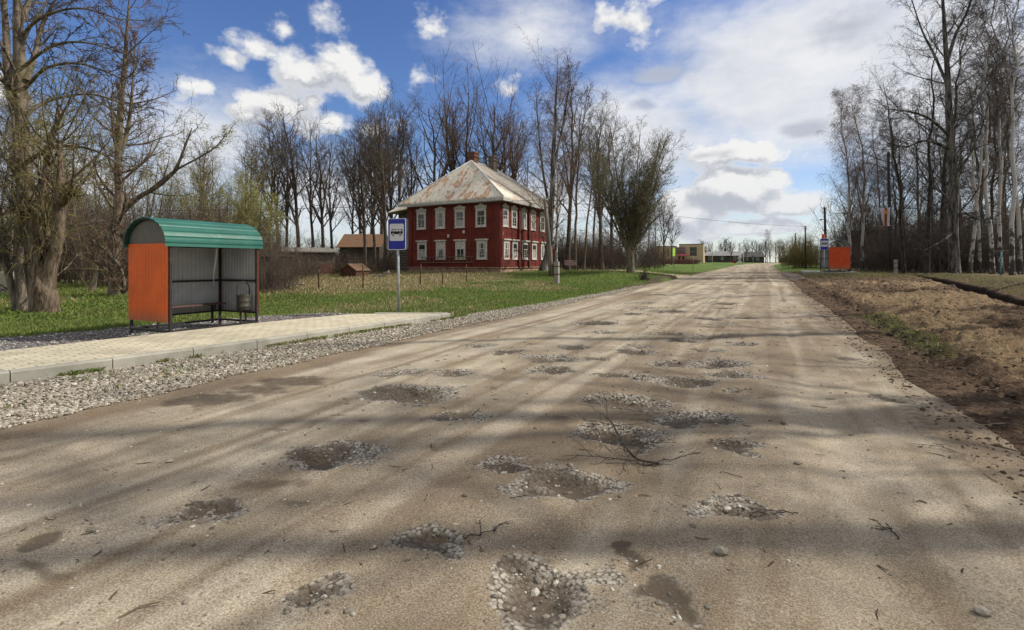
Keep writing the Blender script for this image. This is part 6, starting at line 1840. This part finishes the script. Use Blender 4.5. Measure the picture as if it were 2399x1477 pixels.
for i, (px, y0, y1, w) in enumerate([(747, 632, 679, .05), (776, 622, 655, .03), (851, 622, 679, .045), (936, 628, 676, .04), (985, 620, 670, .045), (1037, 629, 668, .04), (1093, 620, 662, .035), (821, 628, 650, .03)]):
    p, t_ = gnd(px, y1); h = zat(y0, t_) - p[2]
    q = MB(); q.tube([(0, 0, -.3), (.01, 0, h * .6), (.03 * math.sin(i * 2), .01, h)], w / 2 + .012, 6); q.build
    o = q.build('fence_post', M_RUST, None, p)
    tag(o, ['rusty fence post in dry grass, first right of the dark lean-to', 'thin fence post by the grey shed', 'tall rusty fence post in front of the rusty cellar hatch', 'rusty fence post right behind the bus stop sign pole', 'rusty fence post before the left end of the red house', 'rusty fence post below the middle of the red house front', 'thin fence post nearest the corner of the red house', 'short thin fence post left of the rusty cellar hatch'][i], 'fence post', 'rusty fence posts in the dry grass')
M_TEAL = plain('faded_teal_paint', (.10, .24, .27), .8, var=.3, bmp=.2)
for px, t, top, lb, m_ in ((2345, 37, 590, 'teal painted post at the edge of the wood on the right', M_TEAL), (2276, 41, 600, 'thin grey post right of the old gnarled birch', M_POLE)):
    p = foot(px, t); q = MB(); q.tube([(0, 0, -.3), (0, 0, 1), (.03, 0, zat(top, t) - p[2])], .055, 8); o = q.build('wood_edge_post', m_, None, p); tag(o, lb, 'post')

# ================================================================ sheds on the left
M_SHED = plain('silver_grey_boards', (.125, .108, .088), .95, var=.45, scale=2.5, stretch=(5, 5, .5), bmp=.5, dirt=(.05, .04, .033), dscale=1.5)
M_SHEDD = plain('dark_rotten_boards', (.050, .038, .030), .95, var=.5, scale=2.5, stretch=(5, 5, .5), bmp=.5)
M_SHEDR = plain('grey_roof_felt', (.17, .155, .135), .95, var=.3, scale=2, bmp=.4, dirt=(.08, .075, .05), dscale=1.3)
M_RUSTROOF = plain('rust_orange_roof', (.17, .085, .045), .8, var=.35, scale=2, stretch=(3, 3, .6), bmp=.3, dirt=(.12, .10, .075), dscale=1.1, dlo=.45, dhi=.65)
M_BARN = plain('dark_log_wall', (.062, .046, .036), .95, var=.6, scale=2.2, stretch=(.6, .6, 5), bmp=.8)
M_BROWN = plain('brown_metal_sheet', (.14, .062, .05), .6, var=.2, scale=3, bmp=.1)

def yawat(px): return TH - math.atan((px - CX) / FPX)
def shed(name, label, px, t, w, d, h0, h1, wall, roofm, rz, ridge=None, cat='shed', over=.3, boards=True):
    """w along local x (facing the road), d away; eave h0 at front, h1 at back, or a ridge height for a gable"""
    p = foot(px, t); root = empty(name, p, rz); tag(root, label, cat)
    q = MB(); hw = w / 2
    if ridge is None:
        q.add([(-hw, 0, -.4), (hw, 0, -.4), (hw, d, -.4), (-hw, d, -.4), (-hw, 0, h0), (hw, 0, h0), (hw, d, h1), (-hw, d, h1)], [(0, 1, 5, 4), (1, 2, 6, 5), (2, 3, 7, 6), (3, 0, 4, 7)])
    else:
        q.add([(-hw, 0, -.4), (hw, 0, -.4), (hw, d, -.4), (-hw, d, -.4), (-hw, 0, h0), (hw, 0, h0), (hw, d, h0), (-hw, d, h0), (-hw, d / 2, ridge), (hw, d / 2, ridge)], [(0, 1, 5, 4), (1, 2, 6, 9, 5), (2, 3, 7, 6), (3, 0, 4, 8, 7)])
    if boards:
        k = -hw
        while k < hw - .2:
            q.box(k, k + .16, -.025, 0, -.3, h0 - .03 - .1 * abs(math.sin(k * 9))); k += .19 + .05 * abs(math.sin(k * 31))
    wo = q.build('wall', wall, root)
    r_ = MB(); o = over
    if ridge is None:
        s = (h1 - h0) / d
        r_.add([(-hw - o, -o, h0 - s * o + .03), (hw + o, -o, h0 - s * o + .03), (hw + o, d + o, h1 + s * o + .03), (-hw - o, d + o, h1 + s * o + .03)] + [(-hw - o, -o, h0 - s * o - .05), (hw + o, -o, h0 - s * o - .05), (hw + o, d + o, h1 + s * o - .05), (-hw - o, d + o, h1 + s * o - .05)], [(0, 1, 2, 3), (7, 6, 5, 4), (0, 4, 5, 1), (1, 5, 6, 2), (2, 6, 7, 3), (3, 7, 4, 0)])
    else:
        s = (ridge - h0) / (d / 2); y0, y1 = -o, d + o; z = h0 - s * o
        for yy_, sg in ((y0, 1), (y1, -1)):
            r_.add([(-hw - o, yy_, z + .03), (hw + o, yy_, z + .03), (hw + o, d / 2, ridge + .05), (-hw - o, d / 2, ridge + .05), (-hw - o, yy_, z - .05), (hw + o, yy_, z - .05), (hw + o, d / 2, ridge - .03), (-hw - o, d / 2, ridge - .03)], [(0, 1, 2, 3), (7, 6, 5, 4), (0, 4, 5, 1), (1, 5, 6, 2), (3, 7, 4, 0)])
    r_.build('roof', roofm, root)
    return root
shed('log_barn', 'dark log barn with a rust orange roof left of the grove', 842, 60, 4.6, 6, 3.0, 0, M_BARN, M_RUSTROOF, yawat(848) - .25, ridge=4.5, cat='barn', boards=False)
g_ = shed('long_shed', 'long low grey shed with a sagging board roof in the brush', 706, 44, 5.6, 5, 2.05, 2.5, M_SHED, M_SHEDR, yawat(706) + .1)
q = MB(); q.box(1.5, 2.6, -.07, -.03, -.2, 1.0); q.box(2.66, 2.75, -.08, -.03, -.2, 1.05); q.build('gate', M_BROWN, g_)
shed('lean_to', 'collapsed dark lean-to at the right edge of the near shelter', 640, 25, 1.7, 3, 1.65, .9, M_SHEDD, M_SHEDD, yawat(640) + .9)
shed('ruined_shed', 'low ruined board shed half hidden behind the willows', 232, 40, 4.6, 3, 1.35, .95, M_SHEDD, M_SHED, yawat(232))
shed('cellar_hatch', 'small rusty gabled cellar hatch in the dry grass', 850, 40, 1.35, 1.7, .55, 0, M_RUST, M_RUSTROOF, yawat(850) + .75, ridge=.98, cat='cellar hatch', over=.08, boards=False)
p = foot(8, 24); q = MB(); q.bbox(-1.3, 1.3, -.1, .1, -.2, 1.05, .02); tag(q.build('concrete_slab_wall', plain('pale_slab', (.36, .32, .26), .9, var=.2, bmp=.3), None, p), 'pale concrete slab wall glimpsed behind the willows at the far left', 'wall')
# planks and a stump
r = np.random.default_rng(55)
for i, (px, t, n, lb) in enumerate(((893, 38, 9, 'heap of grey planks left of the red house'), (688, 27.5, 5, 'few pale branches and a stump at the foot of the dark lean-to'))):
    p = foot(px, t); q = MB()
    for k in range(n):
        a = r.random() * 3.1; l = .5 + .8 * r.random(); z0 = .03 + .05 * k; c = np.array([r.normal(0, .3), r.normal(0, .2), z0])
        dlt = np.array([math.cos(a) * l / 2, math.sin(a) * l / 2, .2 * r.random()]); q.beam(c - dlt, c + dlt, .12 if i == 0 else .05, .03 if i == 0 else .05)
    o = q.build('plank_heap' if i == 0 else 'branch_heap', M_SHED, None, p); tag(o, lb, 'wood heap')
p = foot(668, 26); q = MB(); q.tube([(0, 0, -.1), (0, 0, .3), (.02, .02, .85)], [.20, .15, .13], 10); tag(q.build('tree_stump', M_DEADWOOD, None, p), 'broken grey stump in front of the dark lean-to', 'stump')

# ================================================================ benches and far signs
def bench(label, p, rz, w=1.5, mat=None, group='park benches'):
    root = empty('park_bench', p, rz); tag(root, label, 'bench', group); mat = mat or M_BENCH
    for nm, y0, y1, z0, z1 in (('seat', -.42, 0, .42, .46),):
        q = MB(); 
        for k in range(4): q.bbox(-w / 2, w / 2, -.42 + k * .11, -.42 + k * .11 + .095, .42, .46)
        q.build('seat', mat, root)
    q = MB()
    for k in range(3): q.add([(-w / 2, .02 + k * .05, .52 + k * .15), (w / 2, .02 + k * .05, .52 + k * .15), (w / 2, .05 + k * .05, .64 + k * .15), (-w / 2, .05 + k * .05, .64 + k * .15), (-w / 2, .05 + k * .05, .52 + k * .15), (w / 2, .05 + k * .05, .52 + k * .15), (w / 2, .08 + k * .05, .64 + k * .15), (-w / 2, .08 + k * .05, .64 + k * .15)], [(0, 1, 2, 3), (7, 6, 5, 4), (0, 4, 5, 1), (3, 2, 6, 7), (0, 3, 7, 4), (1, 5, 6, 2)])
    q.build('backrest', mat, root)
    for x in (-w / 2 + .15, w / 2 - .15):
        q = MB(); q.beam((x, -.38, -.1), (x, -.38, .42), .06); q.beam((x, 0, -.1), (x, .14, .92), .05); q.beam((x, -.4, .40), (x, .04, .40), .05); q.build('leg', M_FRAME, root)
    return root
p = foot(1338, 43); bench('dark brown bench on the lawn by the trees right of the red house', p, yawat(1338) + .5, 1.15)
p = foot(1631, 112); bench('far dark bench on the lawn before the beige building', p, yawat(1631), 1.6)
p = foot(1607, 114); bench('far bench just left of the other one before the beige building', p, yawat(1607), 1.5)

M_LIME = plain('fluorescent_green_sign', (.30, .62, .05), .5, var=.1, bmp=0)
p = foot(1578.5, 76); root = empty('crossing_sign', p, yawat(1578) + 1.2); tag(root, 'green yellow road sign seen almost edge on, on two thin posts', 'sign')
for x in (-.1, .25): q = MB(); q.tube([(x, 0, -.2), (x, 0, 3.0)], .03, 8); q.build('post', M_STEEL, root)
q = MB(); q.plate(rrect(-.45, .45, 1.75, 2.9, .05), 'y', -.06, -.04); q.build('plate', M_LIME, root)
M_BACK2 = plain('dull_sign_back', (.085, .095, .085), .7, var=.15, bmp=0)
p = foot(1624.5, 66); root = empty('road_sign', p, yawat(1624) + .35); tag(root, 'road sign on the left verge seen from its dark back, two plates', 'sign')
q = MB(); q.tube([(0, 0, -.2), (0, 0, 3.15)], .035, 8); q.build('post', M_STEEL, root)
for z0, z1 in ((1.95, 2.5), (2.52, 3.1)): q = MB(); q.plate(rrect(-.45, .45, z0, z1, .04), 'y', -.05, -.035); q.build('plate', M_BACK2, root)
p = foot(1764.5, 178); root = empty('road_sign', p, yawat(1764)); tag(root, 'small grey green sign plate on a post far down by the crossroads', 'sign')
q = MB(); q.tube([(0, 0, -.2), (0, 0, 2.2)], .06, 8); q.build('post', M_STEEL, root); q = MB(); q.plate(rrect(-.55, .55, 1.7, 2.6, .05), 'y', -.09, -.06); q.build('plate', M_SIGNBACK, root)
p = foot(1886, 62); q = MB(); q.tube([(0, 0, -.2), (0, 0, .9)], .03, 6); tag(q.build('marker_post', M_POLED, None, p), 'short thin dark post on the grass before the far poles', 'post')

# ================================================================ beige building
M_BEIGE = plain('beige_panel_wall', (.50, .37, .235), .9, var=.07, scale=.5, bmp=.05)
M_MAROON = plain('maroon_roof_sheet', (.135, .022, .030), .6, var=.15, bmp=0)
M_MAUVE = plain('mauve_cladding', (.20, .12, .13), .7, var=.15, bmp=0)
t = 205.0
p = foot(1600, t); Z_ = lambda y: zat(y, t) - p[2]; X_ = lambda px: (px - 1600) * t / FPX
bb = empty('beige_building', p, yawat(1600)); tag(bb, 'beige public building with blank walls and a maroon porch roof', 'building')
def blk(name, px0, px1, y0, y1, d0, d1, mat, parent=bb):
    q = MB(); q.box(X_(px0), X_(px1), d0, d1, Z_(y1) - (1.0 if y1 > 612 else 0), Z_(y0)); return q.build(name, mat, parent)
blk('wall', 1540, 1586, 577, 616, 0, 14, M_BEIGE)
w2 = blk('wall', 1592, 1645, 573, 616, -2, 14, M_BEIGE); blk('parapet', 1591.6, 1645.4, 572.4, 573.6, -2.1, 14.1, M_MAROON)
blk('parapet', 1539, 1586.3, 576.4, 577.5, -.1, 14.1, M_MAROON)
q = MB(); q.add([(X_(1645), -1.8, -1), (X_(1649.5), 2, -1), (X_(1649.5), 14, -1), (X_(1645), 14, -1), (X_(1645), -1.8, Z_(577)), (X_(1647.6), 2, Z_(577)), (X_(1647.6), 14, Z_(577)), (X_(1645), 14, Z_(577))], [(0, 1, 5, 4), (1, 2, 6, 5), (4, 5, 6, 7), (2, 3, 7, 6)]); q.build('buttress', M_BEIGE, bb)
blk('stair_block', 1586.1, 1605, 580, 595, -3.4, -2.2, M_MAUVE)
blk('stair_wall', 1586.1, 1605, 595, 616, -3.0, -2.2, M_BEIGE)
for k in range(5):
    f = blk('window', 1587.2 + k * 3.4, 1589.9 + k * 3.4, 585, 589.7, -3.5, -3.42, M_WTRIM); blk('pane', 1587.6 + k * 3.4, 1589.5 + k * 3.4, 585.4, 589.2, -3.56, -3.52, M_GLASS, f)
q = MB(); q.add([(X_(1586), -3.2, Z_(594)), (X_(1606), -3.2, Z_(594)), (X_(1617), -7, Z_(600)), (X_(1586), -7, Z_(600)), (X_(1586), -7, Z_(600.8)), (X_(1617), -7, Z_(600.8))], [(0, 3, 2, 1), (3, 4, 5, 2)]); q.build('porch_roof', M_MAROON, bb)
for px in (1588, 1597, 1605.5, 1613.5): blk('porch_column', px - .6, px + .6, 600.9, 616, -6.7, -6.2, M_BEIGE)
for px in (1589.5, 1599): blk('porch_door', px, px + 5, 602, 616, -3.2, -3.05, M_MAROON)
q = MB()
for px, y0, y1 in ((1566.2, 583, 601),): q.box(X_(px), X_(px + 2), -.08, -.02, Z_(y1), Z_(y0))
q.build('window', M_GLASS, bb)
# low reddish shrubs in front of it
V = []
rr = np.random.default_rng(61)
for k in range(30):
    s_ = p_scrub(400 + k % 3, 22, 1.5, 1.0, None, .4)
    pp = foot(1546 + 84 * k / 29, 118 + 4 * rr.random())
    for P_, R_, kk, mi in s_[:2]: V.append((P_ + pp, R_ * 1.6, kk, 0))
o = link(D.objects.new('low_hedge', branch_mesh('low_hedge', V, [plain('red_brown_shoots', (.13, .045, .04), .9, var=.3, bmp=0)]))); tag(o, 'low row of red brown bare shrubs before the beige building', 'hedge', kind='thing')

# ================================================================ far houses, monument, posts
M_FARW = plain('far_dark_boards', (.060, .055, .050), .95, var=.3, scale=.6, bmp=0)
M_FARR = plain('far_grey_slate', (.24, .24, .235), .8, var=.25, scale=.6, bmp=0)
M_FARRD = plain('far_dark_roof', (.075, .072, .07), .85, var=.35, scale=.6, bmp=0)
def farhouse(label, px0, px1, t, y_eave, y_ridge, roofm, wallm=M_FARW, wins=3, name='village_house'):
    pm = (px0 + px1) / 2; p = foot(pm, t); w = (px1 - px0) * t / FPX; he = zat(y_eave, t) - p[2]; hr = zat(y_ridge, t) - p[2]
    root = empty(name, p, yawat(pm)); tag(root, label, 'house', 'far village houses'); hw = w / 2; d = 8
    q = MB(); q.box(-hw, hw, 0, d, -1.2, he); wo = q.build('wall', wallm, root)
    q = MB(); o = .5
    q.add([(-hw - o, -o, he - .1), (hw + o, -o, he - .1), (hw + o, d + o, he - .1), (-hw - o, d + o, he - .1), (-hw + w * .12, d / 2, hr), (hw - w * .05, d / 2, hr)], [(0, 1, 5, 4), (1, 2, 5), (2, 3, 4, 5), (3, 0, 4), (3, 2, 1, 0)]); q.build('roof', roofm, root)
    for k in range(wins):
        x = -hw + w * (k + .6) / (wins + .2)
        q = MB(); q.box(x - .5, x + .5, -.06, 0, he * .35, he * .85); f = q.build('window', M_WTRIM, root)
        q = MB(); q.box(x - .36, x + .36, -.09, -.062, he * .4, he * .8); q.build('pane', M_GLASS, f)
    return root
farhouse('far grey house with a pale slate roof right of the beige building', 1649, 1736, 225, 599, 589, M_FARR)
farhouse('far dark house with a black sagging roof behind the white monument', 1738, 1788, 200, 602, 590, M_FARRD, wins=2)
farhouse('far low dark house with a pale roof behind the strutted poles', 1852, 1900, 150, 600, 594, M_FARR, wins=4)
farhouse('tiny dark barn at the edge of the far trees left of the strutted poles', 1826, 1856, 190, 604, 600, M_FARRD, wins=0)
t = 62.0
p = foot(2046, 88); root = farhouse('dark brown roofed house hidden behind the trees right of the far shelter', 1985, 2110, 92, 590, 551, plain('dull_red_roof', (.085, .052, .045), .9, var=.3, bmp=0), wins=0)
q = MB(); zr_ = zat(551, 92) - foot(2047, 92)[2]; q.box(-3.8, -3.1, 3.3, 4.0, zr_ - 1.5, zr_ + 1.2); q.build('chimney', M_BRICK, root)

t = 165; p = foot(1733, t); root = empty('memorial', p, yawat(1733)); tag(root, 'small white memorial figure on a plinth beside a red box at the crossroads', 'memorial')
q = MB(); q.bbox(-.75, .75, -.5, .5, -.6, .55, .05); q.build('plinth', plain('white_plinth', (.55, .54, .52), .8, bmp=0, var=.1), root)
q = MB(); q.tube([(0, 0, .5), (0, 0, 1.2), (0, 0, 1.9), (0, 0, 2.3), (0, 0, 2.4), (0, 0, 2.75), (0, 0, 2.85)], [.34, .38, .42, .30, .14, .20, .08], 10)
for s in (-1, 1): q.tube([(.36 * s, 0, 2.1), (.5 * s, -.05, 1.6), (.42 * s, -.15, 1.25)], [.12, .11, .08], 8)
q.build('figure', plain('grey_white_statue', (.42, .41, .40), .8, bmp=0, var=.1), root)
q = MB(); q.bbox(-2.0, -1.05, -.5, .5, -.6, .75, .05); q.build('red_box', plain('red_box_paint', (.28, .02, .02), .7, bmp=0), root)
for i, (px, t, top, lb, cc) in enumerate(((1742.2, 175, 579, 'white far lamp post right of the memorial', (.55, .54, .52)), (1669.4, 185, 573, 'thin white far post left of the grey roofed house', (.42, .42, .42)), (1826, 190, 583, 'thin far post among the trees left of the strutted poles', (.2, .18, .16)))):
    p = foot(px, t); q = MB(); q.tube([(0, 0, -.5), (0, 0, (zat(top, t) - p[2]) * .5), (0, 0, zat(top, t) - p[2])], [.16, .14, .10], 8); tag(q.build('far_post', plain('far_post_paint', cc, .8, bmp=0), None, p), lb, 'post')

# ================================================================ fallen branches and single stones on the road
def fallen(label, pts, r0, seed, n1=6, L1=.45, hi=.03):
    rr = np.random.default_rng(seed)
    P3 = []
    for k, (px, py, up) in enumerate(pts):
        g, _ = gnd(px, py); P3.append(np.array([g[0], g[1], float(road_z(np.array([g[0]]), np.array([g[1]]))[0]) + up]))
    b0 = P3[0].copy()
    P, R = smooth_path([p - b0 for p in P3], np.linspace(r0 * .75, r0 * .25, len(P3)), 14, .008, rr)
    P, R = P[None], R[None]
    A, AR = spawn(rr, P, R, n1, .1, .95, .75, .25, L1, .3, .6, .003, 7, .14, -.15, .3, .3)
    B, BR = spawn(rr, A, AR, 4, .2, 1, .7, .25, .5, .3, .6, .0022, 5, .14, -.1, .3, .4)
    def flat(Q):
        Q = Q.copy(); zz_ = road_z((Q[..., 0] + b0[0]).ravel(), (Q[..., 1] + b0[1]).ravel()).reshape(Q.shape[:-1]) - b0[2]
        Q[..., 2] = np.maximum(zz_ + .004, np.minimum(Q[..., 2], zz_ + hi)); return Q
    me = branch_mesh('fallen_branch', [(P, R, 6, 0), (flat(A), AR, 5, 0), (flat(B), BR, 4, 0)], [M_TWIGD])
    o = link(D.objects.new('fallen_branch', me)); o.location = tuple(b0); tag(o, label, 'branch', 'fallen branches on the road')
fallen('largest fallen branch, forked, lying across a stony pothole with one end raised', [(1545, 1100, .01), (1490, 1090, .03), (1450, 1060, .10), (1425, 1010, .14), (1412, 985, .20)], .011, 1, 8, .45, .16)
fallen('second part of the forked branch, reaching right over bare road', [(1452, 1030, .05), (1475, 1075, .03), (1505, 1102, .01), (1560, 1090, .02)], .008, 2, 5, .35, .05)
fallen('thin fallen twig right of the lowest stony pothole row', [(1085, 1288, .01), (1140, 1276, .015), (1195, 1255, .03)], .005, 3, 3, .3)
fallen('twig with a side fork right of the pale rimmed pothole', [(1870, 1225, .01), (1810, 1216, .015), (1755, 1214, .01)], .005, 4, 3, .3)
fallen('thin twig lying on the bare right side of the road', [(2240, 1066, .01), (2190, 1055, .02), (2130, 1045, .01)], .004, 5, 3, .3)
fallen('short dark twig near the right wheel track far down the road', [(2105, 1275, .01), (2085, 1250, .01), (2055, 1237, .01)], .005, 6, 3, .3)
bv, bf = ico()
for i, (px, py, sz, lb) in enumerate([(1690, 1322, .034, 'pale square stone alone in the shaded lower road'), (1870, 1100, .026, 'round grey stone beside the right tyre print'), (1338, 1005 + 105, .02, 'small grey stone by the wide stony pothole'), (2302, 1453, .028, 'grey stone near the bottom right corner'), (398, 1097, .022, 'small white stone alone on the left of the road'), (1835, 1003, .03, 'dark clod with bits of bark on the right wheel track')]):
    p, _ = gnd(px, py); rr = np.random.default_rng(900 + i); V = bv * (1 + .3 * (rr.random((12, 1)) - .5)) * np.array([1.25, .9, .62]) * sz
    me = np_mesh('road_stone', V, bf, [M_CLOD if i == 5 else M_ST1], smooth=False, attrs={'tint': np.full(12, .4 + .1 * i)})
    o = link(D.objects.new('road_stone', me)); o.location = (p[0], p[1], float(road_z(np.array([p[0]]), np.array([p[1]]))[0]) + sz * .45); o.rotation_euler = (0, 0, i)
    tag(o, lb, 'stone', 'single stones on the road')
